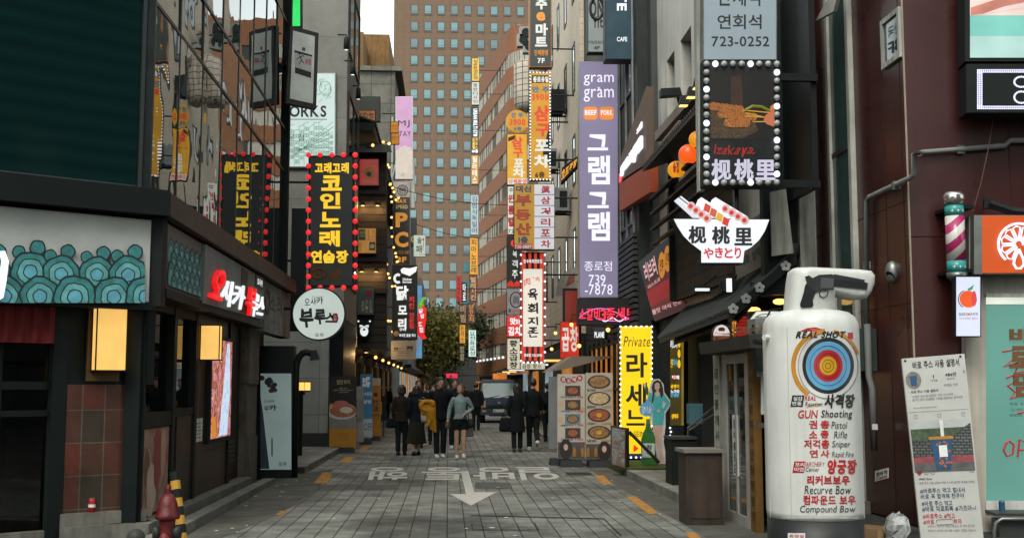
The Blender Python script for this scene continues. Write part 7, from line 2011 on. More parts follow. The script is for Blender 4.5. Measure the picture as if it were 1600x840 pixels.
def ring_on(px,py,r0,r1,m,off,name,a0=0,a1=360,sx=1.0):
    mb = MB(m);n = 40;rr_ = 4
    for k in range(n):
        for j in range(rr_):
            t0,t1 = math.radians(a0+(a1-a0) *k/n),math.radians(a0+(a1-a0) *(k+1) /n)
            ra,rb2 = r0+(r1-r0) *j/rr_,r0+(r1-r0) *(j+1) /rr_
            mb.poly([cyl(px+math.cos(t) *r_*sx,py-math.sin(t) *r_,off) for t,r_ in ((t0,ra),(t0,rb2),(t1,rb2),(t1,ra))])
    return mb.build(name,inf)
D['print_black'] = M('printed black',(.014,.016,.016),.4)
D['print_red'] = M('printed red',(.40,.018,.022),.4)
D['print_orange'] = M('printed orange',(.48,.20,.02),.4)
ring_on(1294,571,51,58,D['print_orange'],.003,'orange_arc',95,235)
ring_on(1294,571,52,57,D['print_orange'],.003,'orange_arc',20,80,.9)
tgt = [(45,50,D['print_black']),(44,45,M('printed white',(.55,.55,.53),.4)),(38,44,D['print_black']),(25,38,M('printed light blue',(.10,.30,.50),.4)),(14.5,25,D['print_red']),(0.01,14.5,M('printed yellow',(.55,.30,.015),.4))]
tgt[0] = (45,51,M('printed white',()))
for i,(r0,r1,m_) in enumerate(tgt):ring_on(1294,571,r0,r1,m_,.004+.0005*i,'target_ring',sx=.92)
for r_ in (51,31,19.5,9.5,4.5):ring_on(1294,571,r_-.35,r_+.35,D['print_black'],.008,'target_line',sx=.92)
blk = [('REAL SHOT',(1243,517,1322,528),.07,.35),('사격장',(1288,615,1336,637),.06,.15),('Reaction',(1258,627,1285,634),.0,.2),('Shooting',(1283,640,1332,655),.015,.15),('Pistol',(1299,658,1324,669),.0,.15),('Rifle',(1303,673,1324,684),.0,.15),('Sniper',(1300,688,1329,701),.0,.15),('Rapid Fire',(1300,705,1334,716),.0,.15),('Center',(1259,729,1280,736),.0,.2),('Recurve Bow',(1257,758,1330,771),.0,.15),('Compound Bow',(1250,789,1337,803),.0,.15)]
red = [('REAL',(1257,618,1275,625),.03,.25),('GUN',(1247,640,1278,653),.02,.15),('권',(1264,656,1277,669),.03,0),('총',(1282,656,1296,669),.03,0),('소',(1264,672,1277,684),.03,0),('총',(1282,671,1295,684),.03,0),('저격총',(1256,686,1296,700),.03,0),('연',(1265,702,1278,714),.03,0),('사',(1282,702,1296,714),.03,0),('ARCHERY',(1259,721,1289,728),.0,.25),('양궁장',(1293,717,1339,740),.05,.1),('리커브보우',(1261,742,1328,757),.04,0),('컴파운드 보우',(1255,773,1337,788),.035,0)]
mb = MB(D['print_black'])
for s,b,bo_,sh_ in blk:fn_text(mb,s,b,c2(.0055),bo_,sh_)
mb.build('lettering',inf)
mb = MB(D['print_red'])
for s,b,bo_,sh_ in red:fn_text(mb,s,b,c2(.005),bo_,sh_)
mb.poly([cyl(x,y,.005) for x,y in ((1248,518),(1262,512),(1275,511),(1285,514),(1272,517))]);mb.poly([cyl(x,y,.005) for x,y in ((1325,519),(1333,519),(1333,529),(1325,529))])
mb.build('lettering',inf)
for (pts,m_,ss) in (([(1238,617),(1257,617),(1254,635),(1235,635)],D['print_black'],('실감','반동')),([(1241,720),(1259,720),(1256,738),(1238,738)],D['print_red'],('프리','미엄'))):
    mb = MB(m_);mb.poly([cyl(x,y,.005) for x,y in pts][::-1]);bd = mb.build('badge',inf)
    mb = MB(D['white_ink']);x0_,y0_ = pts[0]
    fn_text(mb,ss[0],(x0_+1.5,y0_+2,x0_+16,y0_+8.5),c2(.007),.02);fn_text(mb,ss[1],(x0_,y0_+9.5,x0_+14.5,y0_+16),c2(.007),.02);mb.build('lettering',bd)
mb = MB(D['print_orange']);mb.poly([cyl(x,y,.0045) for x,y in ((1258,637),(1270,631),(1286,630),(1276,634))]);mb.build('swoosh',inf)
mb = MB(D['white_ink']);fn_text(mb,'3/5층 02-762-0717  http://www.realshot.com',(1222,806.5,1342,810),c2(.003),.02);mb.build('lettering',inf)
mb = MB(D['white_ink'])
fn_poly(mb,[(1231,846),(1258,846),(1258,832),(1231,832)],c2(.003));stk = mb.build('sticker',inf)
mb = MB(D['print_red']);fn_text(mb,'화장실',(1233,834,1256,839),c2(.005),.02);mb.build('lettering',stk)
# the printed revolver on the top
Pg = FP(IY-.205)
def gun(m,pts,off,nm):return MB(m).slab(pq(Pg,pts,off),V(0,-1,0),.004).build(nm,inf)
gm = M('printed gun grey',(.016,.018,.019),.5);gd = M('printed gun black',(.006,.007,.008),.5);gl_ = M('printed gun steel',(.055,.06,.062),.5)
gun(gd,[(1250,475),(1251,479),(1255,481),(1268,480),(1271,477),(1270,469),(1273,460),(1279,451),(1279,444),(1270,438),(1262,440),(1258,446),(1256,456),(1253,466)],.004,'printed_grip')
gun(gm,[(1262,446),(1258,432),(1264,430),(1270,434),(1280,429),(1300,428),(1304,432),(1303,452),(1284,455),(1276,456)],.006,'printed_frame')
gun(gl_,[(1282,450),(1302,450),(1303,435),(1283,433)],.009,'printed_cylinder')
gun(gd,[(1302,436),(1350,440),(1356,442),(1355,452),(1304,447)],.008,'printed_barrel')
gun(gm,[(1302,429),(1304,428),(1352,437),(1350,440),(1302,436)],.007,'printed_top_strap')
mb = MB(gm);mb.tube(pq(Pg,[(1280,455),(1281,462),(1287,465),(1293,461),(1294,454)],.004),.006,5);mb.build('printed_trigger_guard',inf)
# ---- leaning instruction board with a cup picture
BT = [(1409,560),(1507,552),(1541,880),(1443,880)]
PBd = Pl(V(P(1470,700,11.6).x,11.6,1.0),V(-.05,-1,.09))
def bxy(u,v):
    x = BT[0][0] *(1-u) *(1-v) +BT[1][0] *u*(1-v) +BT[2][0] *u*v+BT[3][0] *(1-u) *v
    y = BT[0][1] *(1-u) *(1-v) +BT[1][1] *u*(1-v) +BT[2][1] *u*v+BT[3][1] *(1-u) *v
    return x,y
def bfn(off):return lambda u,v:PBd(*bxy(u,v),off)
ib_ = thing('instruction_board','tall white board with Korean instructions and a cup picture, leaning on the red wall','board',bfn(0)(.5,1))
MB(M('white printed board',(.44,.44,.42),.5,var=.1)).slab([bfn(0)(0,1),bfn(0)(1,1),bfn(0)(1,0),bfn(0)(0,0)],PBd.n,.03).build('board',ib_)
def brect(m,u0,v0,u1,v1,off,nm):return MB(m).slab([bfn(off)(u0,v1),bfn(off)(u1,v1),bfn(off)(u1,v0),bfn(off)(u0,v0)],PBd.n,.002).build(nm,ib_)
v_ = lambda y:(y-556) /324
mb = MB(D['ink'])
for s,b in (('바로 주스 사용 설명서',(.16,v_(562),.90,v_(574))),('1',(.465,v_(585),.478,v_(590))),('486만',(.66,v_(583),.84,v_(589))),('1',(.955,v_(581),.968,v_(586))),('바로 주스 사용 설명서',(.09,v_(607),.52,v_(611.5))),('4965 likes',(.07,v_(745),.28,v_(748)))):fn_text(mb,s,b,bfn(.004),.015)
mb.build('lettering',ib_)
mb = MB(M('grey print',(.12,.12,.12),.5))
for s,b in (('게시물',(.42,v_(592),.53,v_(595))),('팔로워',(.68,v_(591),.8,v_(594))),('프로필 수정',(.62,v_(600),.84,v_(604))),('과일만 엄선해 달콤한 지친 친구에게',(.1,v_(615),.75,v_(618.5))),('용기가 없어 망설였던 고백을 응원하는 친구에게',(.1,v_(620),.9,v_(624))),('www.barojuice.com/',(.1,v_(633),.48,v_(636.5))),('바로 주스 사용 설명서 바로 주스로 달리면 마음을 전해요',(.07,v_(751),.95,v_(755))),('바로주스 드시고 인증샷 올리신 후 위의 문구로',(.13,v_(819),.88,v_(823))),('해시태그 남겨주시면 예쁜 소정의 선물을 드립니다.',(.13,v_(826),.9,v_(830)))):fn_text(mb,s,b,bfn(.004),.0)
mb.build('lettering',ib_)
mb = MB(M('navy print',()))
for s,b in (('#바로주스 먹고 힘내서',(.07,v_(761),.78,v_(769))),('바로 꼭 합격해 친구야',(.07,v_(770),.76,v_(778))),('#바로 주스 먹고',(.07,v_(781),.56,v_(789))),('#바로 피로회복 #가즈아~!',(.07,v_(789),.93,v_(798)))):fn_text(mb,s,b,bfn(.004),.02)
mb.build('lettering',ib_)
mb = MB(D['print_red'])
for s,b in (('#바로주스 #먹고',(.07,v_(801),.58,v_(809))),('#바로',(.07,v_(810),.24,v_(818))),('하자',(.55,v_(810),.68,v_(818)))):fn_text(mb,s,b,bfn(.004),.02)
hp = [(.09,v_(741)),(.13,v_(737)),(.135,v_(734)),(.11,v_(733.5)),(.09,v_(735.5)),(.07,v_(733.8)),(.045,v_(735)),(.055,v_(738))]
mb.poly([bfn(.004)(*p) for p in hp]);mb.build('lettering',ib_)
mb = MB(M('grey print',()))
for (u,v) in ((.2,v_(737)),(.3,v_(737)),(.93,v_(736))):mb.tube([bfn(.004)(u+.03*math.cos(t*.7),v+.008*math.sin(t*.7)) for t in range(10)],.002,4)
mb.tube([bfn(.004)(a,v_(b)) for a,b in ((.28,811),(.54,810),(.54,818),(.28,819),(.28,811))],.002,4)
for y in (641,):mb.tube([bfn(.004)(.03,v_(y)),bfn(.004)(.97,v_(y))],.0012,4)
for u in (.13,.5,.88):mb.tube([bfn(.004)(u-.025,v_(646)),bfn(.004)(u+.025,v_(645.5)),bfn(.004)(u+.025,v_(650.5)),bfn(.004)(u-.025,v_(651)),bfn(.004)(u-.025,v_(646))],.0015,4)
mb.build('line_icons',ib_)
a_ = brect(M('picture sky',(.42,.44,.42),.5),.02,v_(656),.98,v_(735),.003,'picture')
brect(M('picture trees',(.06,.09,.05),.5,var=.6,scale=20),.02,v_(668),.98,v_(690),.004,'picture_trees')
mb = MB(BRICK('picture roof tiles',(.13,.135,.13),(.08,.085,.085),(.02,.022,.022),.06,.03,.6,'XZ',.005,.5,.2)).slab([bfn(.006)(*p) for p in ((.02,v_(716)),(.98,v_(716)),(.98,v_(662)),(.55,v_(688)),(.02,v_(684)))],PBd.n,.001);mb.build('picture_roof',ib_)
brect(M('picture red cloth',(.26,.06,.07),.5,var=.4,scale=15),.02,v_(712),.98,v_(724),.007,'picture_cloth')
brect(M('picture bench',(.10,.10,.10),.5,var=.4,scale=12),.02,v_(722),.98,v_(735),.008,'picture_bench')
cup = [(.37,v_(733)),(.60,v_(733)),(.665,v_(684)),(.31,v_(684))]
MB(M('cup blue',(.02,.075,.16),.5)).slab([bfn(.011)(*p) for p in cup],PBd.n,.002).build('picture_cup',ib_)
brect(M('cup lid orange',(.45,.20,.03),.5),.295,v_(681),.685,v_(685.5),.013,'picture_lid');brect(D['white_ink'],.49,v_(656),.545,v_(681),.012,'picture_straw');brect(D['white_ink'],.44,v_(695),.57,v_(713),.014,'picture_cup_label')
mb = MB(M('cup dot',(.45,.12,.03),.5));rc2 = random.Random(6)
for k in range(24):
    v = rc2.uniform(v_(690),v_(730));u = rc2.uniform(.37,.62)
    if .42 < u < .59 and v_(694) < v < v_(714):continue
    mb.slab([bfn(.0135)(u+.018*math.cos(t*.9),v-.006*math.sin(t*.9)) for t in range(7)],PBd.n,.001)
mb.build('picture_cup_dots',ib_)
mb = MB(M('avatar ground',(.20,.19,.16),.5,var=.5,scale=30)).slab([bfn(.004)(.15+.125*math.cos(t*.3),v_(591) -.042*math.sin(t*.3)) for t in range(21)],PBd.n,.001);mb.build('avatar',ib_)
MB(M('cup blue',())).slab([bfn(.007)(*p) for p in ((.11,v_(600)),(.19,v_(600)),(.21,v_(584)),(.09,v_(584)))],PBd.n,.001).build('avatar_cup',ib_)
for u in (.05,.93):
    mb = MB(M('rusty screw',(.05,.03,.02),.5));mb.disc(bfn(.004)(u,v_(560)),PBd.h,V(0,0,1),.014,.014,10);mb.build('screw',ib_)
# ---- rubbish at the foot of the wall
tr_ = thing('rubbish_bag','clear crumpled plastic bag of rubbish beside the leaning board','bag',V(P(1400,830,11.4).x,11.4,0))
mb = MB(M('cloudy plastic',(.35,.36,.36),.3,var=.4,scale=20));rb_ = random.Random(8)
cc = V(P(1402,832,11.5).x,11.5,.17)
mb.ball(cc,(.12,.1,.15),14,9)
for p in mb.v:p += V(rb_.uniform(-.025,.025),rb_.uniform(-.02,.02),rb_.uniform(-.025,.03))
mb.build('bag_film',tr_)
bx_ = thing('cardboard_box','flattened brown cardboard box lying between the inflatable and the leaning board','box',V(P(1370,830,11.8).x,11.8,0))
cc = V(P(1366,832,11.8).x,11.8,0)
MB(M('cardboard',(.20,.12,.06),.8,var=.2)).hexa([cc+V(-.18,-.15,0),cc+V(.18,-.2,0),cc+V(.2,.1,0),cc+V(-.16,.12,0),cc+V(-.18,-.15,.16),cc+V(.18,-.2,.12),cc+V(.2,.1,.14),cc+V(-.16,.12,.18)]).build('carton',bx_)
MB(M('packing tape',(.32,.20,.09),.3)).slab([cc+V(-.03,-.176,.01),cc+V(.03,-.184,.01),cc+V(.03,-.186,.13),cc+V(-.03,-.178,.14)],V(0,-1,0),.002).build('tape',bx_)
cr = thing('can_and_tray','small blue drink can on the dark tray under the mint glass panel','can',PS_(1566,800,.3))
c = PS_(1566,801,.25)
mb = MB(M('blue can',(.02,.08,.16),.3,.3));mb.lathe([(.03,0),(.034,.01),(.034,.12),(.028,.13)],c,12);mb.build('can_body',cr)
MB(D['steel']).lathe([(.028,0),(.028,.005)],c+V(0,0,.131),12).build('can_lid',cr)
ct = thing('trolley','dark cart with grey tube frame in front of the mint glass panel','cart',PS_(1590,860,.4))
MB(M('dark cart',(.03,.035,.033),.5)).slab(sq(1562,812,1690,900,.45),PS_.n,.3).build('bin',ct)
MB(M('dark cart',())).slab(sq(1556,801.5,1690,806,.5),PS_.n,.4).build('tray',ct)
mb = MB(D['steel']);mb.smooth = True;mb.tube(pq(PS_,[(1690,810),(1565,810),(1556,816),(1553,830),(1556,900)],.5),.022,8);mb.build('tube_frame',ct)
# ---- ticket booth
bt_ = thing('ticket_booth','small weathered booth with a glass door and peeling posts, left of the inflatable','booth',V(3.9,13,0))
XB = 3.36;ya_,yb_ = 12.1,13.95
bw = M('old cream boards',(.20,.165,.115),.8,var=.35,scale=6,streak=.5)
BX = XP(XB)
mb = MB(bw);mb.box(XB+.02,4.25,ya_,ya_+.06,0,1.975);mb.box(XB+.3,4.25,yb_-.06,yb_,0,1.975);mb.box(4.15,4.25,ya_+.06,yb_-.06,0,1.975);mb.build('wall',bt_)
MB(M('brown booth roof',(.035,.034,.028),.7,var=.4)).hexa([V(XB-.22,ya_-.25,1.98),V(4.3,ya_-.25,1.98),V(4.3,yb_+.3,1.98),V(XB-.22,yb_+.3,1.98),V(XB-.24,ya_-.27,2.12),V(4.3,ya_-.27,2.16),V(4.3,yb_+.3,2.16),V(XB-.24,yb_+.3,2.12)]).build('roof',bt_)
MB(M('khaki sheet',(.16,.14,.10),.7,var=.3)).slab([V(XB-.05,ya_-.275,1.985),V(XB+.42,ya_-.275,1.985),V(XB+.42,ya_-.275,2.14),V(XB-.05,ya_-.275,2.11)],V(0,-1,0),.01).build('roof_patch',bt_)
def bpost(px0,px1,m,nm,off=0.0,z1=1.97):
    y0,y1 = BX(px1,700).y,BX(px0,700).y
    return MB(m).box(XB-off,XB+.07,y0,y1,0,z1).build(nm,bt_)
bpost(1119,1129,M('dirty white paint',()),'door_post',.02)
bpost(1129.6,1136,D['frame_light'],'door_frame',.0)
bpost(1165,1172,D['frame_light'],'door_frame',.0)
bpost(1173,1181,M('orange brown strip',(.15,.08,.02),.7,var=.3),'orange_post',.015)
y0,y1 = BX(1165,700).y,BX(1136,700).y
MB(GLASS('booth glass',(.012,.02,.02),1.55,.03,.04)).box(XB+.02,XB+.035,y0,y1,.1,1.9).build('door_glass',bt_)
mb = MB(D['frame_light']);mb.box(XB,XB+.06,y0,y1,1.85,1.96);mb.box(XB,XB+.06,y0,y1,0.0,.12);mb.box(XB,XB+.055,(y0+y1) /2-.03,(y0+y1) /2+.03,.12,1.85);mb.build('door_frame',bt_)
mb = MB(D['ink'])
for k in range(9):
    z = 1.80-k*.19
    put_text(mb,'공인중개사사무소'[k % 8],[V(XB-.026,BX(1121,700).y,z-.12),V(XB-.026,BX(1127,700).y,z-.12),V(XB-.026,BX(1127,700).y,z),V(XB-.026,BX(1121,700).y,z)],V(-1,0,0),.02)
mb.build('lettering',bt_)
mb = MB(M('dark brown letters',(.05,.03,.015),.6))
for k in range(11):
    z = 1.88-k*.165
    put_text(mb,'열쇠도장복사코팅명함인'[k],[V(XB-.019,BX(1174.5,700).y,z-.11),V(XB-.019,BX(1180,700).y,z-.11),V(XB-.019,BX(1180,700).y,z),V(XB-.019,BX(1174.5,700).y,z)],V(-1,0,0),.02)
mb.build('lettering',bt_)
MB(D['white']).box(XB+.005,XB+.018,BX(1152,700).y,BX(1144,700).y,.55,1.25).build('white_notice',bt_)
mb = MB(D['ink'])
for k in range(5):put_text(mb,'열쇠출장요'[k],[V(XB+.003,BX(1145.5,700).y,1.1-k*.13),V(XB+.003,BX(1150.5,700).y,1.1-k*.13),V(XB+.003,BX(1150.5,700).y,1.2-k*.13),V(XB+.003,BX(1145.5,700).y,1.2-k*.13)],V(-1,0,0),.02)
mb.build('lettering',bt_)
PBF = FP(ya_)
MB(M('pale blue notice',(.16,.26,.30),.5)).slab(PBF.q(1183,573,1193,588,.006),V(0,-1,0),.005).build('blue_notice',bt_)
MB(M('bluish paper',(.34,.37,.38),.5)).slab(PBF.q(1189,577,1212,647,.010),V(0,-1,0),.005).build('paper_notice',bt_)
letter(bt_,PBF,D['ink'],[('월세',1197,622,1206,632),('010-723',1197,637,1211,643)],.01,.015)
MB(M('dark wall strip',(.06,.05,.04),.7)).slab(PBF.q(1182,660,1215,668,.012),V(0,-1,0),.01).build('rail',bt_)
# things on and over the booth
mbx = thing('meter_box','grey metal meter box above the booth roof, left of the inflatable shoulder','meter box',P(1193,535,12.6))
a,b = P(1181,535,12.6),P(1207,497,12.6)
MB(M('grey enamel',(.14,.15,.14),.5,var=.2)).box(a.x,b.x,12.6,12.9,a.z,b.z).build('box',mbx)
MB(D['steel_dark']).box(a.x-.02,a.x-.001,12.65,12.7,a.z+.1,a.z+.2).build('latch',mbx)
MB(D['black']).tube([V(b.x-.03,12.75,b.z),V(b.x+.02,12.75,b.z+.1),V(b.x+.15,12.8,b.z+.12),V(b.x+.3,12.9,b.z-.1)],.012,5).build('cable',mbx)
bn = thing('black_bin','black plastic tub hung on the booth wall beside the inflatable','tub',P(1195,578,11.85))
a,b,c_,d_ = P(1187,578,11.85),P(1208,578,11.85),P(1210,540,11.85),P(1179,534,11.85)
MB(D['black']).extr([a,b,c_,d_],V(0,.22,0)).build('tub',bn)
MB(D['black']).extr([d_+V(-.02,-.02,0),c_+V(.0,-.02,0),c_+V(0,-.02,.03),d_+V(-.02,-.02,.03)],V(0,.26,0)).build('rim',bn)
tw_ = MB(M('dry twigs',(.11,.07,.04),.9));rt_ = random.Random(3)
for k in range(70):
    p = V(rt_.uniform(3.3,4.3),rt_.uniform(12.2,13.2),2.17);a = rt_.uniform(0,6.3)
    d = V(math.cos(a) *.3,math.sin(a) *.12,rt_.uniform(-.02,.12));tw_.tube([p-d*.5,p+d*.15+V(0,0,.03),p+d],.004,3)
tag(tw_.build('dry_branches',None,V(3.8,12.7,2.165)),'tangle of dry brown twigs lying on the booth roof','twigs')
# ---- counter, crate and carpeted step
co = thing('wooden_counter','dark stained wooden counter stand with a pale top, in front of the booth','counter',V(2.98,13.35,0))
cw_ = M('dark stained wood',(.035,.022,.015),.55,var=.5,scale=4,streak=.4)
a,b = P(1073,800,13.3),P(1130,800,13.3)
MB(cw_).box(a.x,b.x,13.3,13.75,0,1.02-.2).build('body',co)
MB(M('worn counter top',(.17,.15,.13),.5,var=.3)).box(a.x-.03,b.x+.02,13.26,13.8,.822,.862).build('top',co)
MB(M('dark stained wood',())).box(a.x+.04,b.x-.04,13.29,13.299,.08,.75).build('front_panel',co)
ck = thing('dark_crate','black painted crate stand at the kerb between the LED menu and the wooden counter','crate',V(3.45,17.4,.13))
a,b = P(1050,750,17.2),P(1088,750,17.2)
MB(D['black']).box(a.x,b.x,17.2,17.7,.13,.80).build('body',ck);MB(M('worn black top',(.03,.03,.028),.4)).box(a.x-.02,b.x+.02,17.17,17.73,.801,.84).build('lid',ck)
tq = thing('teal_box','small dull teal sign box on the stair behind the wooden counter','box',P(1087,662,17.9))
a,b = P(1077,662,17.9),P(1098,630,17.9)
MB(M('dull teal',(.04,.11,.13),.5,var=.3)).box(a.x,b.x,17.9,18.1,a.z,b.z).build('box',tq);MB(D['black']).box(a.x+.02,b.x-.02,17.92,18.08,.13,a.z-.001).build('stand',tq)
rlg = thing('stair_rail','two slanting steel handrails leading up beside the booth','rail',V(3.8,18,.13))
for dy in (0,.5):
    mb = MB(D['steel']);mb.smooth = True;p0,p1 = P(1075,668+dy*10,17.5+dy),P(1120,632+dy*24,16.5+dy);mb.tube([V(p0.x,p0.y,.13),p0,p1,V(p1.x,p1.y,.13)],.018,6);mb.build('handrail',rlg)
cs = thing('carpet_step','low step covered in green artificial turf under the cardboard woman','step',V(3.4,20.9,0))
mb = MB(M('green turf',(.045,.06,.012),.95,var=.35,scale=30,bump=.8,bscale=150));a,b = P(977,740,20.6),P(1052,740,20.6)
mb.box(a.x,b.x+.3,20.42,22.6,.0 if False else .001,.16);mb.build('turf',cs)
MB(D['black']).box(a.x+.25,b.x+.3,20.40,20.419,.0,.14).build('riser',cs)
# ---- cardboard woman and bottle standee
PW = FP(21.4)
wm = thing('cardboard_standee','life size cardboard cut-out of a woman in a turquoise dress holding a bottle','standee',PW(1028,726))
def cut(m,pts,off,nm,root=wm,t=.004):return MB(m).slab(pq(PW,pts[::-1],off),V(0,-1,0),t).build(nm,root)
def area(p):return sum(a[0] *b[1] -b[0] *a[1] for a,b in zip(p,p[1:] +p[:1]))
def cutp(m,pts,off,nm,root=wm,t=.004,pl=None):
    q = pts if area(pts) < 0 else pts[::-1]
    return MB(m).slab(pq(pl or PW,q,off),V(0,-1,0),t).build(nm,root)
cutp(M('standee white edge',(.42,.43,.43),.5),[(1005,600),(1009,597),(1014,612),(1017,598),(1022,592),(1030,591),(1037,600),(1038,612),(1047,625),(1048,632),(1040,645),(1040,665),(1037,690),(1041,712),(1042,724),(1028,724),(1024,700),(1020,665),(1012,640),(1012,618)],0,'card',t=.02)
teal = M('printed turquoise dress',(.05,.30,.31),.5,var=.15)
skin_p = M('printed skin',(.46,.30,.24),.5)
cutp(teal,[(1018,614),(1024,612),(1032,612),(1038,616),(1046,627),(1046,632),(1038,642),(1035,640),(1041,630),(1036,625),(1035,634),(1038,645),(1036,664),(1020,664),(1020,648),(1022,638),(1018,626),(1014,630),(1012,622),(1014,612)],.006,'dress')
cutp(skin_p,[(1020,664),(1036,664),(1034,690),(1036,710),(1040,722),(1031,722),(1030,708),(1025,690)],.005,'legs')
cutp(M('printed hair',(.02,.014,.012),.5),[(1020,616),(1018,604),(1021,596),(1027,593),(1033,596),(1036,606),(1037,616),(1033,622),(1031,612),(1023,612),(1021,626),(1017,632)],.0065,'hair')
cutp(skin_p,[(1023,600),(1026,597),(1030,598),(1031,604),(1029,609),(1029,613),(1031,616),(1027,620),(1023,615),(1026,611),(1023,606)],.0075,'face')
mb = MB(D['ink']);
for x in (1025.2,1028.8):mb.slab(PW.q(x-.8,602,x+.8,602.8,.009),V(0,-1,0),.001)
mb.build('eyes',wm);MB(D['print_red']).slab(PW.q(1025.5,607,1028.5,608,.009),V(0,-1,0),.001).build('lips',wm)
cutp(skin_p,[(1012,620),(1015,618),(1013,608),(1010,608)],.007,'raised_hand');cutp(skin_p,[(1026,642),(1030,644),(1032,641),(1028,639)],.0105,'hand_on_hip')
cutp(M('printed bottle green',(.02,.10,.03),.3),[(1009,616),(1013,616),(1013,606),(1011,602),(1011,597),(1009,597),(1009,603),(1008,607)],.011,'held_bottle')
drop = [(1011,622),(1016,630),(1021,636),(1021,643),(1016,649),(1008,650),(1001,646),(999,639),(1002,632),(1008,628)]
cutp(M('printed light blue',()),drop,.009,'drop_card',t=.006)
mb = MB(D['lit_white'] if False else D['white_ink']);put_text(mb,'참이슬',PW.q(1003,634,1018,645,.011),V(0,-1,0),.0,wob=.5);mb.build('lettering',wm)
MB(D['steel_dark']).box(PW(1030,700).x-.02,PW(1030,700).x+.02,21.42,21.75,.16,.19).build('foot',wm)
PBt = FP(21.0)
bo_ = thing('bottle_standee','big green cardboard bottle with a white label standing in front of the yellow sign','standee',PBt(1013,727))
gb_ = M('printed bottle glass',(.03,.11,.025),.3,var=.3,scale=4)
cutp(gb_,[(1002,726),(1024,726),(1024,684),(1021,675),(1017,668),(1016,655),(1010,655),(1009,668),(1005,676),(1002,686)],0,'card',bo_,.02,PBt)
cutp(M('bottle label',(.36,.42,.38),.5),[(1003,714),(1023,714),(1023,692),(1003,692)],.005,'label',bo_,.003,PBt)
cutp(M('printed cap',(.05,.16,.06),.4),[(1009.5,662),(1016.5,662),(1016.3,654),(1009.8,654)],.005,'cap',bo_,.003,PBt)
letter(bo_,PBt,D['ink'],[('참',1010,694,1019,702),('이슬',1010,703,1019,711)],.02,.009,wob=.4)
# ---- framed board with wooden braces in front of it
fb = thing('easel_board','dark wood framed picture board with a slanting brace, beside the menu banners','board',V(P(968,733,20.8).x,20.8,0))
Pf = Pl(P(968,700,20.6),V(-.5,-1,0))
MB(cw_).slab(pq(Pf,[(954,727),(978,734),(978,668),(954,664)]),Pf.n,.04).build('frame',fb)
MB(PHOTO('dim food picture',[(.06,.07,.07),(.16,.18,.18),(.10,.06,.04),(.20,.21,.22)],5,seed=9)).slab(pq(Pf,[(956,724),(976,730),(976,671),(956,667)],.006),Pf.n,.004).build('picture',fb)
MB(cw_).tube([P(980,668,20.7),V(P(980,728,20.7).x,20.7,0.0)],.035,4).build('post',fb)
MB(cw_).tube([P(983,674,20.75),P(1030,722,20.75)],.03,4).build('brace',fb)
# ---- menu banners (two) and the grey back of another
D['food_red'] = PHOTO('spicy stew',[(.22,.03,.015),(.35,.10,.03),(.14,.03,.02),(.42,.22,.08)],18,seed=1)
D['food_brown'] = PHOTO('brown broth',[(.20,.09,.03),(.32,.17,.06),(.12,.05,.02),(.40,.28,.12)],16,seed=2)
D['food_pale'] = PHOTO('pale soup',[(.42,.30,.16),(.50,.40,.25),(.36,.22,.10),(.30,.34,.12)],14,seed=3)
def bowl(pl,cx,cy,rx,ry,food,root,off,yolk=False,rim=True):
    mb = MB(M('bowl dark',(.03,.025,.022),.4) if rim is True else M('bowl white print',(.5,.48,.44),.4))
    def el(k,o):return [pl(cx+rx*k*math.cos(-t*.3),cy+ry*k*math.sin(-t*.3) *1.0,o) for t in range(21)]
    mb.slab(el(1,off),pl.n,.001);mb.mat(food);mb.slab(el(.84,off+.002),pl.n,.001)
    if yolk:mb.mat(M('egg yolk',(.55,.28,.02),.4));mb.slab([pl(cx+rx*.25*math.cos(-t*.5),cy+ry*.3*math.sin(-t*.5),off+.004) for t in range(13)],pl.n,.001)
    return mb.build('food_print',root)
def banner(label,pl,box,face,base=True,zb=.02,group='standing banners in the street',h=.02):
    x0,y0,x1,y1 = box
    q = pl.q(*box)
    r = thing('banner_stand',label,'banner',V((q[0].x+q[1].x) /2,q[0].y,0),group)
    MB(face).slab(q,pl.n,h).build('banner_sheet',r)
    c = (q[0] +q[1]) /2-pl.n*.12
    MB(D['steel_dark']).tube([V(c.x,c.y,.06),V(c.x,c.y,q[2].z-.02)],.018,6).build('pole',r)
    if base:
        mb = MB(M('water base',(.012,.015,.017),.6));wd = (q[1] -q[0]).length*.42
        mb.hexa([V(c.x-wd,c.y-.28,0),V(c.x+wd,c.y-.28,0),V(c.x+wd,c.y+.2,0),V(c.x-wd,c.y+.2,0),V(c.x-wd*.9,c.y-.24,.13),V(c.x+wd*.9,c.y-.24,.13),V(c.x+wd*.9,c.y+.16,.13),V(c.x-wd*.9,c.y+.16,.13)]);mb.build('base_weight',r)
    return r
PM1 = FP(23.2)
ban_w = M('banner cream print',(.40,.36,.31),.6,var=.08)
m1 = banner('white menu banner with red bubbles and four rice dishes, left of the pair',PM1,(871,584,914,716),ban_w)
for i,ch in enumerate('점심메뉴'):
    mb = MB(M('bubble red',(.30,.03,.03),.5));c = PM1(880+i*8.6,592+2.2*math.sin(i*1.4),.006);mb.slab([c+V(.06*math.cos(t*.4),0,.06*math.sin(t*.4)) for t in range(16)],V(0,-1,0),.002);b_ = mb.build('red_bubble',m1)
    letter(b_,PM1,D['white_ink'],[(ch,877.5+i*8.6,589+2.2*math.sin(i*1.4),882.5+i*8.6,595+2.2*math.sin(i*1.4))],.02,.010)
dish = ('돼지김치찌개','고추장불고기','해물순두부','제육덮밥')
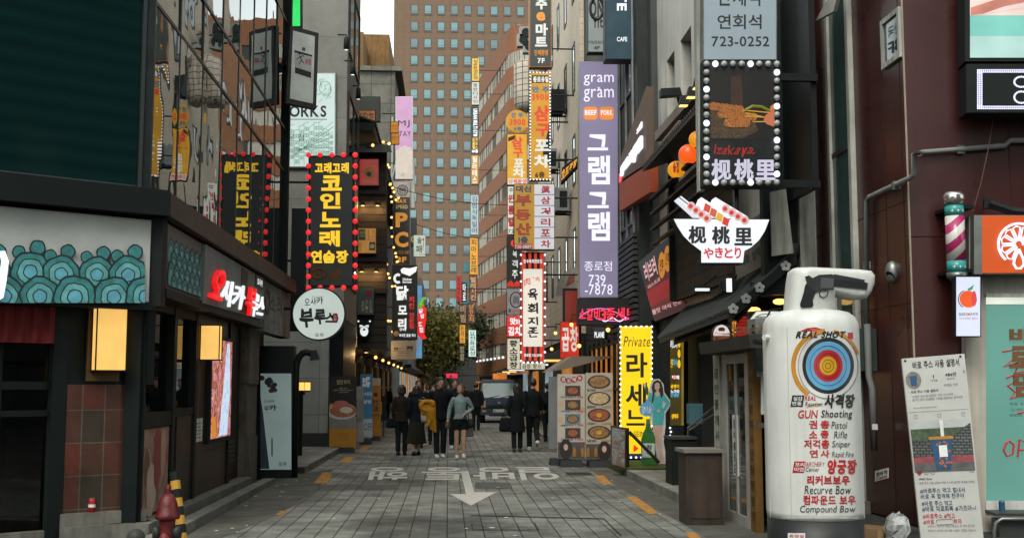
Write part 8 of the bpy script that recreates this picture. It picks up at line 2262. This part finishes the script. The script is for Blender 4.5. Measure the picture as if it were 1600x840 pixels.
for i,(y,fd) in enumerate(((602,D['food_red']),(624,D['food_brown']),(646,D['food_brown']),(668,D['food_red']))):
    MB((M('print ground dark',(.05,.035,.03),.5),M('print ground blue',(.10,.18,.22),.5))[i ==2]).slab(PM1.q(883,y,907,y+16,.006),V(0,-1,0),.002).build('photo_ground',m1)
    bowl(PM1,895,y+8,9.5,6.5,fd,m1,.010)
    letter(m1,PM1,D['ink'],[(dish[i],876,y+16.5,896,y+19.5)],.02,.006)
    letter(m1,PM1,D['print_red'],[('7,000',898,y+16,911,y+20)],.03,.007)
for i,(x,y) in enumerate(((876,630),(876,655),(909,640))):
    mb = MB(M('pale orange dot',(.48,.30,.18),.5));c = PM1(x,y,.005);mb.slab([c+V(.06*math.cos(t*.4),0,.06*math.sin(t*.4)) for t in range(16)],V(0,-1,0),.001);mb.build('dot',m1)
def beer_foot(pl,x0,y0,x1,y1,root,flip):
    MB(M('beer photo ground',(.07,.06,.055),.5,var=.3)).slab(pl.q(x0,y0,x1,y1,.005),V(0,-1,0),.002).build('beer_photo',root)
    w_ = x1-x0
    px = (lambda f:x0+w_*(f if not flip else 1-f))
    mb = MB(M('printed hair',()));c = pl(px(.3),y0+11,.009);mb.slab([c+V(.13*math.cos(t*.4),0,.2*math.sin(t*.4)) for t in range(16)],V(0,-1,0),.001);mb.build('portrait_hair',root)
    mb = MB(skin_p);c = pl(px(.3),y0+8,.011);mb.slab([c+V(.045*math.cos(t*.4),0,.065*math.sin(t*.4)) for t in range(16)],V(0,-1,0),.001);mb.build('portrait_face',root)
    for f,m_ in ((.62,M('amber beer',(.30,.13,.02),.4)),(.78,M('brown bottle',(.10,.045,.015),.4)),(.92,M('amber beer',()))):
        cutp(m_,[(px(f) -2.4,y1-3),(px(f) +2.4,y1-3),(px(f) +2.2,y1-13),(px(f) +1,y1-17),(px(f) -1,y1-17),(px(f) -2.2,y1-13)],.010,'printed_bottle',root,.001,pl)
beer_foot(PM1,871.5,690,913.5,715.5,m1,False)
m2 = banner('cream menu banner with four soup bowls and yellow prices, right of the pair',FP(23.0),(915,582,957,716),M('banner beige print',(.36,.31,.25),.6,var=.08))
PM2 = FP(23.0)
for i,(y,fd,yk_) in enumerate(((596,D['food_brown'],False),(622,D['food_pale'],False),(648,D['food_red'],True),(675,D['food_brown'],True))):
    bowl(PM2,936,y,18,10.5,fd,m2,.006,yk_)
    letter(m2,PM2,D['ink'],[(('육개장','설렁탕','고추장불고기','냉면')[i],917,y+11,931,y+15)],.02,.012)
    letter(m2,PM2,M('price amber',(.40,.20,.02),.5),[(('7,000','7,000','8,000','6,000')[i],940,y+10.5,955,y+15)],.03,.013)
beer_foot(PM2,915.5,693,956.5,715.5,m2,True)
m3 = banner('grey back of a slanted banner, at the left of the menu pair',Pl(P(866,650,23.8),V(-1,-.45,0)),(857,588,876,700),M('grey banner back',(.17,.17,.17),.7,var=.2))
# ---- left banners
PB1 = FP(28.5)
l1_ = banner('black food banner with a noodle dish and an orange foot, on the left pavement edge',PB1,(514,587,557,700),M('banner black',(.018,.016,.014),.6))
letter(l1_,PB1,M('cream print',()),[('열탄죽떡',526,593,547,600)],.0,.006);letter(l1_,PB1,M('cream print',()),[('옛날 방식',530,605,543,607),('매콤한 떡볶이와 불고기',521,608,552,610),('지금 판매중',529,611,545,613)],.0,.006)
MB(M('plate ground',(.17,.15,.13),.5)).slab(PB1.q(514.5,650,556.5,669,.004),V(0,-1,0),.001).build('table_photo',l1_)
mb = MB(M('plate white',(.42,.40,.37),.4));c = PB1(536,641,.007)
def el1(cx,cy,rx,ry,o,pl=PB1,lim=None):
    pts = [(cx+rx*math.cos(-t*.25),cy+ry*math.sin(-t*.25)) for t in range(25)]
    if lim:pts = [(min(max(x,lim[0]),lim[1]),y) for x,y in pts]
    return pq(pl,pts,o)
lim_ = (514.6,556.4)
mb.slab(el1(534,642,24,13,.006,lim=lim_),V(0,-1,0),.001);mb.mat(D['food_red']);mb.slab(el1(536,641,21,10.5,.008,lim=lim_),V(0,-1,0),.001);mb.mat(M('meat slices',(.36,.10,.08),.4,var=.4,scale=14));mb.slab(el1(533,632,13,7,.010),V(0,-1,0),.001);mb.mat(M('rice pile',(.48,.42,.30),.6,var=.3,scale=60));mb.slab(el1(541,640,10,5,.012),V(0,-1,0),.001);mb.mat(M('egg yolk',()));mb.slab(el1(518,634,3,4,.010),V(0,-1,0),.001);mb.build('dish_photo',l1_)
MB(M('banner orange',(.36,.16,.02),.6,var=.1)).slab(PB1.q(514.3,669,556.7,699.7,.006),V(0,-1,0),.002).build('orange_foot',l1_)
letter(l1_,PB1,M('dark orange print',(.20,.08,.01),.6),[('CLASSIC',528,676,546,682),('종로 본점',530,684,544,687),('매일 11시부터 영업',522,694,548,696)],.0,.009)
l1b = banner('small pale menu holder beside the black food banner',FP(31),(556,603,568,690),M('pale menu',(.24,.23,.21),.6,var=.15),base=False)
MB(M('pale menu card',(.20,.19,.17),.6)).slab(FP(31).q(556.5,623,568.6,655,.02),V(0,-1,0),.015).build('menu_card',l1b)
PB2 = FP(32.5)
l2_ = banner('blue and white banner with white lettering, between the black and the orange banners',PB2,(563,584,582,683),M('banner blue',(.045,.17,.30),.6,var=.12))
MB(M('banner white foot',(.42,.43,.43),.6)).slab(PB2.q(563.3,654,581.7,682.7,.004),V(0,-1,0),.001).build('white_foot',l2_)
letter(l2_,PB2,D['white_ink'],[('빙수왕국',565,612,581,618),('설빙',567,624,580,630)],.02,.006);letter(l2_,PB2,M('banner blue',()),[('OFF',569,660,581,672)],.03,.006)
mb = MB(D['white_ink']);rs3 = random.Random(5)
for k in range(14):c = PB2(571+rs3.uniform(-3,6),596+rs3.uniform(-7,7),.005+k*.0003);mb.slab([c+V(.035*math.cos(t*1.05),0,.05*math.sin(t*1.05)) for t in range(6)],V(0,-1,0),.001)
mb.build('ice_print',l2_)
PB3 = FP(35)
l3_ = banner('orange happy hour banner with a pale top, rightmost of the left banners',PB3,(578,590,595,681),M('banner amber',(.33,.15,.022),.6,var=.25,scale=3))
MB(M('banner pale top',(.40,.39,.36),.6)).slab(PB3.q(578.3,590.3,594.7,602,.004),V(0,-1,0),.001).build('pale_top',l3_)
letter(l3_,PB3,D['ink'],[('PY',582,624,592,632),('UR',583,634,592,642),('11:00',582,646,593,650)],.03,.006);MB(D['ink']).slab(PB3.q(584,613,590,619,.006),V(0,-1,0),.001).build('cup_mark',l3_)
mp = thing('menu_easel','dark metal menu easel and planter at the restaurant door behind the orange banner','easel',V(-2.55,38,.118))
MB(D['black']).slab([V(-2.7,38,.5),V(-2.0,38,.5),V(-2.05,38.1,1.3),V(-2.65,38.1,1.3)],V(0,-1,0),.03).build('board',mp)
for x in (-2.62,-2.08):MB(D['steel_dark']).tube([V(x,38,.0 if x > -2.6 else .1),V(x,38.1,1.3)],.02,5).build('leg',mp)
MB(M('amber print',())).slab([V(-2.6,37.985,.7),V(-2.15,37.985,.7),V(-2.15,38.02,1.1),V(-2.6,38.02,1.1)],V(0,-1,0),.004).build('menu',mp)
# ---- small truck
vx,vy = P(778,659,51.5).x+.05,51.5
vn_ = thing('cab_truck','dark blue flat nosed light truck parked in the street facing the camera','truck',V(vx,vy,0))
vb = M('dark blue car paint',(.0025,.007,.02),.3,0.0,var=.15,spec=.25)
hw = .84
def vprof(pts,w0,w1,m,nm,parent=vn_):
    """side profile (y, z) closed; half width w(z)"""
    k = len(pts);ws = [w0 if z < 1.05 else w0+(w1-w0) *(z-1.05) /.9 for y,z in pts]
    vs = [V(vx-w_,vy+y,z) for (y,z),w_ in zip(pts,ws)] +[V(vx+w_,vy+y,z) for (y,z),w_ in zip(pts,ws)]
    fs = [list(range(k)),list(range(2*k-1,k-1,-1))] +[(i,k+i,k+(i+1) % k,(i+1) % k) for i in range(k)]
    return MB(m).add(vs,fs).build(nm,parent)
vprof([(.06,.36),(.0,.42),(-.03,.62),(-.02,.80),(.02,1.02),(.10,1.08),(.42,1.72),(.50,1.82),(.62,1.89),(1.0,1.93),(1.65,1.9),(1.7,1.0),(1.7,.36)],hw,hw-.09,vb,'cab')
def vq(a,b,dx0,dx1,w0,w1,off):
    n = V(0,-(b[1] -a[1]),(b[0] -a[0])).normalized()
    return [V(vx+dx0*w0,vy+a[0],a[1]) +n*off,V(vx+dx1*w0,vy+a[0],a[1]) +n*off,V(vx+dx1*w1,vy+b[0],b[1]) +n*off,V(vx+dx0*w1,vy+b[0],b[1]) +n*off],n
q,n = vq((.12,1.12),(.44,1.76),-1,1,hw-.07,hw-.13,.012)
MB(GLASS('windscreen glass',(.05,.075,.075),1.7,.05,.02)).slab(q,n,.01).build('windscreen',vn_)
q2,n = vq((.105,1.09),(.455,1.79),-1,1,hw-.03,hw-.10,.006)
MB(D['black']).slab(q2,n,.005).build('windscreen_seal',vn_)
for s_ in (-1,1):
    a = V(vx+s_*.05,vy+.12,1.13);MB(D['black']).tube([V(vx+s_*.25-.2,vy+.09,1.12),V(vx+s_*.25+.28,vy+.15,1.22)],.012,4).build('wiper',vn_)
    MB(D['black']).tube([V(vx+s_*(hw-.05),vy+.25,1.35),V(vx+s_*(hw+.13),vy+.15,1.38)],.015,5).build('mirror_arm',vn_)
    mb = MB(D['black']);mb.box(vx+s_*(hw+.12) -.07,vx+s_*(hw+.12) +.07,vy+.1,vy+.17,1.2,1.5);mb.build('mirror',vn_)
    x0,x1 = sorted((vx+s_*.60,vx+s_*.82))
    h_ = MB(M('headlamp shell',(.32,.22,.16),.15,.2));h_.hexa([V(x0,vy-.06,.70),V(x1,vy-.05,.70),V(x1,vy+.04,.70),V(x0,vy+.02,.70),V(x0+.03,vy-.05,.96),V(x1,vy-.03,.99),V(x1,vy+.06,.99),V(x0+.03,vy+.03,.96)]);hl = h_.build('headlight',vn_)
    MB(D['steel']).slab([V((x0+x1) /2+.06*math.cos(t*.5),vy-.058,.83+.07*math.sin(t*.5)) for t in range(13)],V(0,-1,0),.006).build('lens',hl)
    x0,x1 = sorted((vx+s_*.58,vx+s_*.76));MB(M('fog lamp',(.3,.16,.06),.2)).box(x0,x1,vy-.085,vy-.06,.50,.57).build('fog_lamp',vn_)
    for yy in (.62,2.9):
        mb = MB(M('tyre rubber',(.012,.012,.012),.8));mb.smooth = False
        mb.tube([V(vx+s_*(hw-.02),vy+yy,.31),V(vx+s_*(hw-.24),vy+yy,.31)],.31,22);wl = mb.build('wheel',vn_)
        MB(D['steel']).tube([V(vx+s_*(hw-.01),vy+yy,.31),V(vx+s_*(hw-.1),vy+yy,.31)],.19,16).build('rim',wl)
    MB(D['pane_dark']).add([V(vx+s_*(hw+.001),vy+.4,1.1),V(vx+s_*(hw+.001),vy+1.45,1.1),V(vx+s_*(hw-.065),vy+1.45,1.75),V(vx+s_*(hw-.065),vy+.62,1.75)],[(0,1,2,3)]).build('side_window',vn_)
MB(M('dark bumper',(.012,.018,.03),.5)).box(vx-hw-.01,vx+hw+.01,vy-.08,vy+.1,.36,.62).build('bumper',vn_)
mb = MB(D['black'])
for z in (.66,.71,.76):mb.box(vx-.55,vx+.55,vy-.045,vy+.02,z,z+.025)
mb.build('grille',vn_)
mb = MB(D['steel']);mb.slab([V(vx+.07*math.cos(t*.4),vy-.035,.90+.05*math.sin(t*.4)) for t in range(16)],V(0,-1,0),.02);mb.build('badge',vn_)
pl_ = MB(M('number plate',(.30,.36,.31),.5)).box(vx-.26,vx+.26,vy-.10,vy-.081,.49,.61).build('number_plate',vn_)
mb = MB(D['ink']);put_text(mb,'86 무 9821',[V(vx-.23,vy-.103,.51),V(vx+.23,vy-.103,.51),V(vx+.23,vy-.103,.59),V(vx-.23,vy-.103,.59)],V(0,-1,0),.02);mb.build('lettering',pl_)
MB(M('truck bed',(.02,.035,.06),.5)).box(vx-hw,vx+hw,vy+1.78,vy+4.3,.62,1.05).build('cargo_bed',vn_)
MB(D['black']).box(vx-.4,vx+.4,vy+.3,vy+4.2,.3,.6).build('chassis',vn_)
MB(M('dark tarpaulin',(.012,.016,.018),.8)).box(vx-hw+.05,vx+hw-.05,vy+1.9,vy+4.2,1.051,1.8).build('covered_load',vn_)
# ================================================================ PEOPLE
SKIN = M('skin',(.30,.17,.115),.55,var=.08)
HAIR = M('black hair',(.012,.009,.008),.45,var=.4,scale=40)
HAIRB = M('brown hair',(.05,.026,.014),.45,var=.4,scale=40)
def cloth(name,col,rough=.9):return M('cloth ' +name,col,rough,var=.3,scale=6,bump=.7,bscale=12,spec=.12)
def loft(mb,rings,seg=18):
    """closed body of rings (x, y, z, rx, ry)"""
    vs,fs = [],[]
    for x,y,z,rx,ry in rings:
        for k in range(seg):
            a = 2*math.pi*k/seg;vs.append(V(x+rx*math.cos(a),y+ry*math.sin(a),z))
    for i in range(len(rings) -1):
        for k in range(seg):
            a,b = i*seg+k,i*seg+(k+1) % seg
            fs.append((a,b,b+seg,a+seg))
    fs.append(list(range(seg-1,-1,-1)));fs.append([(len(rings) -1) *seg+k for k in range(seg)])
    mb.add(vs,fs)
remesh = []
def person(label,px,py_feet,H,heading,top,bottom,hair,top_kind='jacket',bottom_kind='trousers',female=False,hair_kind='short',
           legs=((0,0),(0,0)),arms=None,head_turn=0.0,head_tilt=0.0,shoes=None,Y=None,X=None,detail=True,group=None,lift=0.0):
    """heading 0 looks at the camera, 180 away from it; legs: (forward, foot lift) per side; arms: (elbow, hand) per side relative to the shoulder"""
    if Y is None:
        g = gq([(px,py_feet)],0)[0];X,Y = g.x,g.y
    elif X is None:X = P(px,605,Y).x
    s = H/1.75
    root = thing('person',label,'person',(X,Y,0),group)
    ca,sa = math.cos(R(heading)),math.sin(R(heading))
    def W(mb):
        for p in mb.v:
            x,y,z = p.x*s,p.y*s,p.z*s
            p.x,p.y,p.z = X+x*ca-y*sa,Y+x*sa+y*ca,z
    def part(mb,name,vox,parent=None,sm=True):
        W(mb)
        mb.sm = [True] *len(mb.f)
        o = mb.build(name,parent or root)
        if vox:remesh.append((o,vox*s))
        return o
    shw = .165 if female else .195
    hipw = .085
    hip = [V(-hipw,0,.90),V(hipw,0,.90)]
    L = []
    for i,sd in enumerate((-1,1)):
        fwd,lf = legs[i]
        ank = V(sd*(hipw-.005),-fwd,.085+lf)
        knee = V(sd*hipw,-fwd*.5-.03-(.10 if lf > .1 else 0),.49+lf*.15)
        L.append((hip[i],knee,ank,-lf*1.2))
    sh = [V(-shw,.01,1.415),V(shw,.01,1.415)]
    if arms is None:arms = (((-.05,.03,-.27),(-.03,-.03,-.50)),((.05,.03,-.27),(.03,-.03,-.50)))
    A = [(sh[i],sh[i] +V(*arms[i][0]),sh[i] +V(*arms[i][1])) for i in (0,1)]
    hc = V(0,-.015,1.635)
    # ---- body, one continuous skin
    b = MB(SKIN)
    loft(b,[(0,0,.83,.13,.09),(0,0,.92,.145,.10),(0,0,1.05,.12,.085),(0,0,1.2,.135,.09),(0,.005,1.34,.15,.095),(0,.01,1.42,.13,.075),(0,.01,1.47,.06,.055)])
    b.tube([V(0,.015,1.43),V(0,.0,1.56)],[.055,.05],14)
    for hp,kn,an,toe in L:
        b.tube([hp+V(0,0,.02),hp.lerp(kn,.5),kn,kn.lerp(an,.35),an],[.078,.068,.052,.053,.036],14)
        b.tube([an+V(0,.03,-.03),an+V(0,-.05,-.05+toe*.1),an+V(0,-.14,-.06-abs(toe) *.3)],[.036,.036,.024],10)
    for i,(s0,el,hd) in enumerate(A):
        b.tube([s0,s0.lerp(el,.5),el,el.lerp(hd,.4),hd],[.05,.043,.037,.035,.025],12)
        d = (hd-el).normalized();sd = (-1,1)[i]
        side = V(0,-1,0) if abs(d.y) < .8 else V(-sd,0,0)
        side = (side-d*side.dot(d)).normalized();nrm = d.cross(side)
        b.tube([hd,hd+d*.04,hd+d*.085],[.026,.038,.036],10)
        for k in range(4):
            o = side*(.028-.019*k);ln_ = (.075,.085,.08,.062)[k]
            p0 = hd+d*.08+o;curl = nrm*(-sd) *.012
            b.tube([p0-d*.02,p0+d*ln_*.5,p0+d*ln_*.85+curl,p0+d*ln_+curl*2],[.0095,.009,.008,.006],7)
        p0 = hd+d*.03+side*.03
        b.tube([p0-side*.02,p0+side*.022+d*.02,p0+side*.03+d*.05],[.012,.0105,.008],7)
    hb = MB(SKIN)
    hb.ball(hc,(.076,.095,.113),18,12)
    hb.ball(hc+V(0,-.035,-.065),(.052,.058,.055),14,8)
    hb.tube([hc+V(0,-.088,.012),hc+V(0,-.113,-.022),hc+V(0,-.090,-.032)],[.008,.016,.010],8)
    for sd in (-1,1):hb.ball(hc+V(sd*.078,.008,-.01),(.012,.022,.032),8,6)
    mt = Matrix.Rotation(R(head_turn),3,'Z') @ Matrix.Rotation(R(head_tilt),3,'X')
    pv = hc+V(0,.02,-.09)
    def HT(mb):
        for p in mb.v:
            q = pv+mt @ (p-pv);p.x,p.y,p.z = q.x,q.y,q.z
    HT(hb);b.add(hb.v,hb.f)
    part(b,'body',.0085 if detail else .013)
    # ---- face
    fb_ = MB(M('eye dark',(.01,.008,.007),.2))
    for sd in (-1,1):fb_.ball(hc+V(sd*.031,-.0865,.012),(.0125,.006,.006),8,5)
    HT(fb_);part(fb_,'eyes',0)
    fb_ = MB(HAIR)
    for sd in (-1,1):fb_.tube([hc+V(sd*.014,-.094,.031),hc+V(sd*.034,-.089,.036),hc+V(sd*.05,-.078,.030)],[.004,.005,.003],5)
    HT(fb_);part(fb_,'eyebrows',0)
    fb_ = MB(M('lips',(.22,.07,.06),.5));fb_.tube([hc+V(-.022,-.086,-.058),hc+V(0,-.095,-.055),hc+V(.022,-.086,-.058)],[.004,.0075,.004],6)
    HT(fb_);part(fb_,'mouth',0)
    # ---- hair
    hr_ = MB(hair)
    hr_.ball(hc+V(0,.018,.028),(.089,.100,.106),18,12)
    if hair_kind in ('bob','long'):
        for sd in (-1,1):hr_.tube([hc+V(sd*.062,.01,.06),hc+V(sd*.082,.02,-.02),hc+V(sd*.078,.03,-.10)],[.035,.034,.03],10)
        loft(hr_,[(hc.x,hc.y+.05,hc.z-(.14 if hair_kind =='bob' else .34),.06,.03),(hc.x,hc.y+.055,hc.z-.1,.095,.055),(hc.x,hc.y+.045,hc.z,.095,.065),(hc.x,hc.y+.03,hc.z+.08,.06,.05)])
    else:
        for k in range(7):a = -2.6+k*.35;hr_.ball(hc+V(.06*math.cos(a),-.062+.02*abs(math.sin(a*2)),.085),(.028,.026,.022),8,6)
    # keep the face free
    for p in hr_.v:
        d = p-hc
        if d.y < -.045 and d.z < .052:p.y = hc.y-.045
    HT(hr_);part(hr_,'hair',.010 if detail else .015)
    # ---- top garment with sleeves
    t = MB(top)
    low = {'jacket':.84,'shirt':.92,'coat':.52,'knit':.86,'long':.70}[top_kind]
    fl = 1.0
    rings = [(0,.01,1.475,.07,.065),(0,.01,1.43,.155 if not female else .13,.092),(0,.005,1.34,.185 if not female else .16,.125),(0,0,1.2,.172 if not female else .145,.122),(0,0,1.05,.158 if not female else .135,.115),(0,0,.93,.175,.128)]
    if low < .9:rings.append((0,0,.84,.185,.135))
    if low < .8:rings.append((0,0,low,.20 if low > .6 else .215,.155))
    loft(t,rings[::-1])
    for s0,el,hd in A:
        wr = hd-(hd-el).normalized() *.01
        k_ = 1.0 if female else 1.12
        t.tube([V(s0.x*.72,s0.y,s0.z+.012),V(s0.x*.95,s0.y,s0.z-.012),s0.lerp(el,.5),el,el.lerp(wr,.5),wr],[.040*k_,.066*k_,.062*k_,.055*k_,.050*k_,.042*k_],12)
    t.tube([V(0,.01,1.44),V(0,.0,1.505)],[.075,.064],14)
    part(t,{'shirt':'shirt','coat':'coat','knit':'sweater'}.get(top_kind,'jacket'),.012 if detail else .016)
    # ---- bottom garment
    bm = MB(bottom)
    if bottom_kind =='trousers':
        loft(bm,[(0,0,.84,.15,.115),(0,0,.95,.16,.12),(0,0,1.03,.15,.11)])
        for hp,kn,an,toe in L:
            bm.tube([hp+V(0,0,.03),hp.lerp(kn,.5),kn,kn.lerp(an,.5),an+V(0,0,.02)],[.098,.088,.070,.066,.064],14)
        nm = 'trousers'
    elif bottom_kind =='skirt':
        loft(bm,[(0,0,.30,.27,.20),(0,0,.45,.245,.185),(0,0,.7,.205,.155),(0,0,.92,.165,.12),(0,0,1.03,.14,.105)]);nm = 'skirt'
    else:
        loft(bm,[(0,0,.80,.165,.125),(0,0,.92,.165,.12),(0,0,1.05,.14,.10)])
        for hp,kn,an,toe in L:bm.tube([hp,hp.lerp(kn,.55)],[.10,.092],14)
        nm = 'shorts'
    part(bm,nm,.012 if detail else .016)
    # ---- shoes
    for hp,kn,an,toe in L:
        m_ = MB(shoes or D['black'])
        h_ = an+V(0,0,-.085)
        back = V(0,.055,0);tl_ = abs(toe) *.75
        pts = [h_+V(0,.05,.035+tl_*.3),h_+V(0,-.03,.045+tl_*.1),h_+V(0,-.12,.034-tl_*.2),h_+V(0,-.18,.024-tl_*.35)]
        m_.tube(pts,[.042,.05,.048,.03],12)
        m_.tube([an+V(0,.02,-.04),an+V(0,.0,.02)],[.048,.045],12)
        for p in m_.v:
            if tl_ ==0 and p.z < 0.004:p.z = 0.004
        o = part(m_,'shoe',.010 if detail else 0)
    return root,(X,Y,s,ca,sa),A,L,W
def at(info,*p):
    X,Y,s,ca,sa = info
    x,y,z = p[0] *s,p[1] *s,p[2] *s
    return V(X+x*ca-y*sa,Y+x*sa+y*ca,z)
blk_c = cloth('black wool',(.0045,.0065,.007));dk_brown = cloth('dark brown',(.016,.011,.008));dk_olive = cloth('dark olive',(.013,.013,.008));charcoal = cloth('charcoal',(.007,.009,.0095));denim = cloth('pale denim',(.14,.185,.185));navy_c = cloth('navy',(.005,.008,.011))
white_sh = M('white sneakers',(.42,.40,.36),.6,var=.15)
grp = 'people walking in the street'
def bag(label,info,c,size,m,strap_top,name='handbag',cat='bag',flop=0.0):
    """a soft bag carried by a person: body and strap"""
    c = at(info,*c);sx,sy,sz = size
    r = thing(name,label,cat,c-V(0,0,sz))
    mb = MB(m);mb.smooth = True
    prof = []
    n = 14
    vs = []
    for (f,z) in ((.55,-1),(.95,-.9),(1,-.5),(.92,.2),(.8,.8),(.7,1)):
        for k in range(n):
            a = 2*math.pi*k/n
            ex = lambda t:math.copysign(abs(t) ** .6,t)
            vs.append(c+V(sx*f*ex(math.cos(a)),sy*f*ex(math.sin(a)),sz*z))
    fs = [(i*n+k,i*n+(k+1) % n,(i+1) *n+(k+1) % n,(i+1) *n+k) for i in range(5) for k in range(n)] +[list(range(n-1,-1,-1)),[5*n+k for k in range(n)]]
    mb.add(vs,fs);mb.build('bag_body',r)
    st = at(info,*strap_top)
    for d in (-.6,.6):
        mb = MB(m);mb.tube([c+V(sx*d,0,sz*.9),st+V(sx*d*.15,0,0)],.010,5);mb.build('strap',r)
    return r
# two women seen from behind, left
pA = person('person with dark brown jacket and black trousers seen from behind, leftmost of the walkers',627,711,1.63,176,dk_brown,charcoal,HAIR,'jacket','trousers',True,'bob',((.03,0),(-.05,0)),group=grp,shoes=D['black'])
bag('black shoulder bag at the hip of the leftmost walker',pA[1],(.26,.02,.80),(.13,.06,.11),D['black_cloth'],(.17,.02,1.46))
pB = person('person in dark jacket and long dark olive skirt with cream tote, seen from behind',650,711,1.61,195,navy_c,dk_olive,HAIR,'jacket','skirt',True,'bob',((.06,0),(-.10,0)),head_turn=-30,group=grp,shoes=D['black'],
            arms=(((-.08,.0,-.26),(-.10,-.18,-.38)),((.05,.03,-.27),(.03,-.03,-.5))))
bag('cream canvas tote hanging from the shoulder of the long skirted walker',pB[1],(-.24,.07,.98),(.17,.075,.14),M('cream canvas',(.32,.27,.20),.85,var=.2),(-.16,.02,1.47),'tote_bag')
# man with the yellow jacket
pC = person('tall man in black sweater and cropped black trousers facing the viewer, white sneakers',687,715,1.80,8,blk_c,charcoal,HAIR,'knit','trousers',False,'short',((.10,0),(-.06,0)),head_turn=14,head_tilt=6,shoes=white_sh,group=grp,
            arms=(((-.10,.05,-.26),(-.22,-.16,-.20)),((.10,.06,-.25),(.22,.0,-.20))))
jk = thing('draped_jacket','mustard yellow jacket draped over the forearm of the tall man in black','jacket',at(pC[1],-.34,-.2,.75))
ymat = M('mustard cloth',(.30,.135,.006),.85,var=.35,scale=7,bump=.6,bscale=12)
mb = MB(ymat);mb.smooth = True
rj = random.Random(4)
for k in range(9):
    a = k/8
    x = -.44+.26*a
    mb.tube([at(pC[1],x,-.06-.05*math.sin(k*1.7),1.13),at(pC[1],x,-.13,1.235),at(pC[1],x+.01,-.20,1.20),at(pC[1],x+.02,-.235-.02*math.sin(k*2.1),1.05),at(pC[1],x+.03+.02*math.sin(k),-.23,.93 if k < 4 else .80-.03*k*(k > 5))],[.04,.045,.05,.045,.03],10)
mb.tube([at(pC[1],-.32+.13*math.cos(t*.5),-.25,1.13+.10*math.sin(t*.5)) for t in range(11)],[.05] *11,10)
mb.tube([at(pC[1],-.27,-.24,1.05),at(pC[1],-.22,-.25,.85),at(pC[1],-.30,-.24,.70)],[.06,.055,.04],10)
o = mb.build('folded_cloth',jk);remesh.append((o,.014))
# woman in the denim shirt
pD = person('woman in pale blue denim shirt and black shorts looking up to the left, white sneakers',719,716,1.64,2,denim,blk_c,HAIRB,'shirt','shorts',True,'bob',((.04,0),(.14,.03)),head_turn=-42,head_tilt=-14,shoes=white_sh,group=grp,
            arms=(((-.09,.03,-.26),(-.13,-.05,-.50)),((.12,.04,-.24),(-.05,-.14,-.36))))
bag('black shoulder bag hanging at the side of the denim shirt woman',pD[1],(.25,-.02,.83),(.085,.06,.10),D['black'],(.16,.0,1.45))
bag('small dark phone pouch held low by the denim shirt woman',pD[1],(-.30,-.06,.80),(.06,.045,.08),M('brown leather',(.05,.032,.02),.5),(-.29,-.05,.88),'pouch')
pg = bag('pale paper bag seen just behind the denim shirt woman',pD[1],(.23,.25,.66),(.10,.06,.15),M('grey paper',(.25,.25,.25),.8),(.22,.22,.95),'paper_bag')
# couple walking away on the right
pG = person('person with long dark hair and long black coat walking away, beside the man with sneakers',808,706,1.66,180,blk_c,charcoal,HAIR,'coat','trousers',True,'long',((.05,0),(-.04,0)),group=grp,shoes=M('black canvas shoes',(.03,.03,.03),.7))
bag('large black tote bag at the left side of the woman in the long coat',pG[1],(.30,-.02,.70),(.16,.08,.17),D['black_cloth'],(.18,.02,1.40),'tote_bag')
pH = person('man in black jacket walking away with one sneaker lifted off the ground',833,704,1.79,184,blk_c,charcoal,HAIR,'jacket','trousers',False,'short',((-.20,.15),(.08,0)),group=grp,shoes=white_sh,arms=(((-.12,.07,-.25),(-.10,-.10,-.42)),((.10,.05,-.26),(.10,-.08,-.48))))
# people behind
person('man in black looking over the shoulder of the denim shirt woman',711,0,1.79,0,blk_c,charcoal,HAIR,'jacket','trousers',False,'short',((.0,0),(.05,0)),Y=30.0,head_turn=6,shoes=white_sh,group=grp)
person('man in black jacket between the tote bag woman and the yellow jacket',654,0,1.76,5,navy_c,charcoal,HAIR,'jacket','trousers',False,'short',((.05,0),(-.03,0)),Y=30.5,group=grp)
person('woman raising two fingers beside the head of the tall man in black',677,0,1.62,0,charcoal,charcoal,HAIR,'jacket','trousers',True,'bob',((.05,0),(-.03,0)),Y=32.5,arms=(((-.05,.03,-.27),(-.03,-.03,-.50)),((.10,-.04,-.20),(.04,-.12,.06))),group=grp)
far_p = [(668,54,1.72,0,M('cloth pale grey',(.22,.22,.22),.85),'far person in pale grey left of the tall man'),(684,60,1.66,0,cloth('light blue',(.12,.20,.28)),'far person in light blue behind the tall man'),
         (744,43,1.74,176,charcoal,'person in charcoal beside the truck headlight'),(700,66,1.70,0,blk_c,'tiny far person in black in the middle of the street'),
         (727,70,1.68,180,dk_brown,'tiny far person in brown near the trees'),(856,34,1.70,180,blk_c,'person in black half hidden behind the grey slanted banner'),(863,41,1.62,0,cloth('aqua',(.10,.30,.30)),'far person in aqua at the right hand shops'),(604,52,1.7,10,charcoal,'far person in charcoal at the left shops')]
for px,Yp,H,hd,tc,lab in far_p:
    person(lab,px,0,H,hd,tc,charcoal,HAIR,'jacket','trousers',hd ==0,'short' if hd else 'bob',((.08,0),(-.06,0)),Y=Yp,detail=False,group=grp)
# ---- make the grown bodies final meshes (one pass)
for o,vox in remesh:
    m = o.modifiers.new('Remesh','REMESH');m.mode = 'VOXEL';m.voxel_size = vox;m.use_smooth_shade = True
    sm = o.modifiers.new('Smooth','SMOOTH');sm.factor = .5;sm.iterations = 2
bpy.context.view_layer.update()
dg = bpy.context.evaluated_depsgraph_get()
for o,vox in remesh:
    me = bpy.data.meshes.new_from_object(o.evaluated_get(dg))
    o.modifiers.clear()
    me.polygons.foreach_set('use_smooth',[True] *len(me.polygons))
    o.data = me
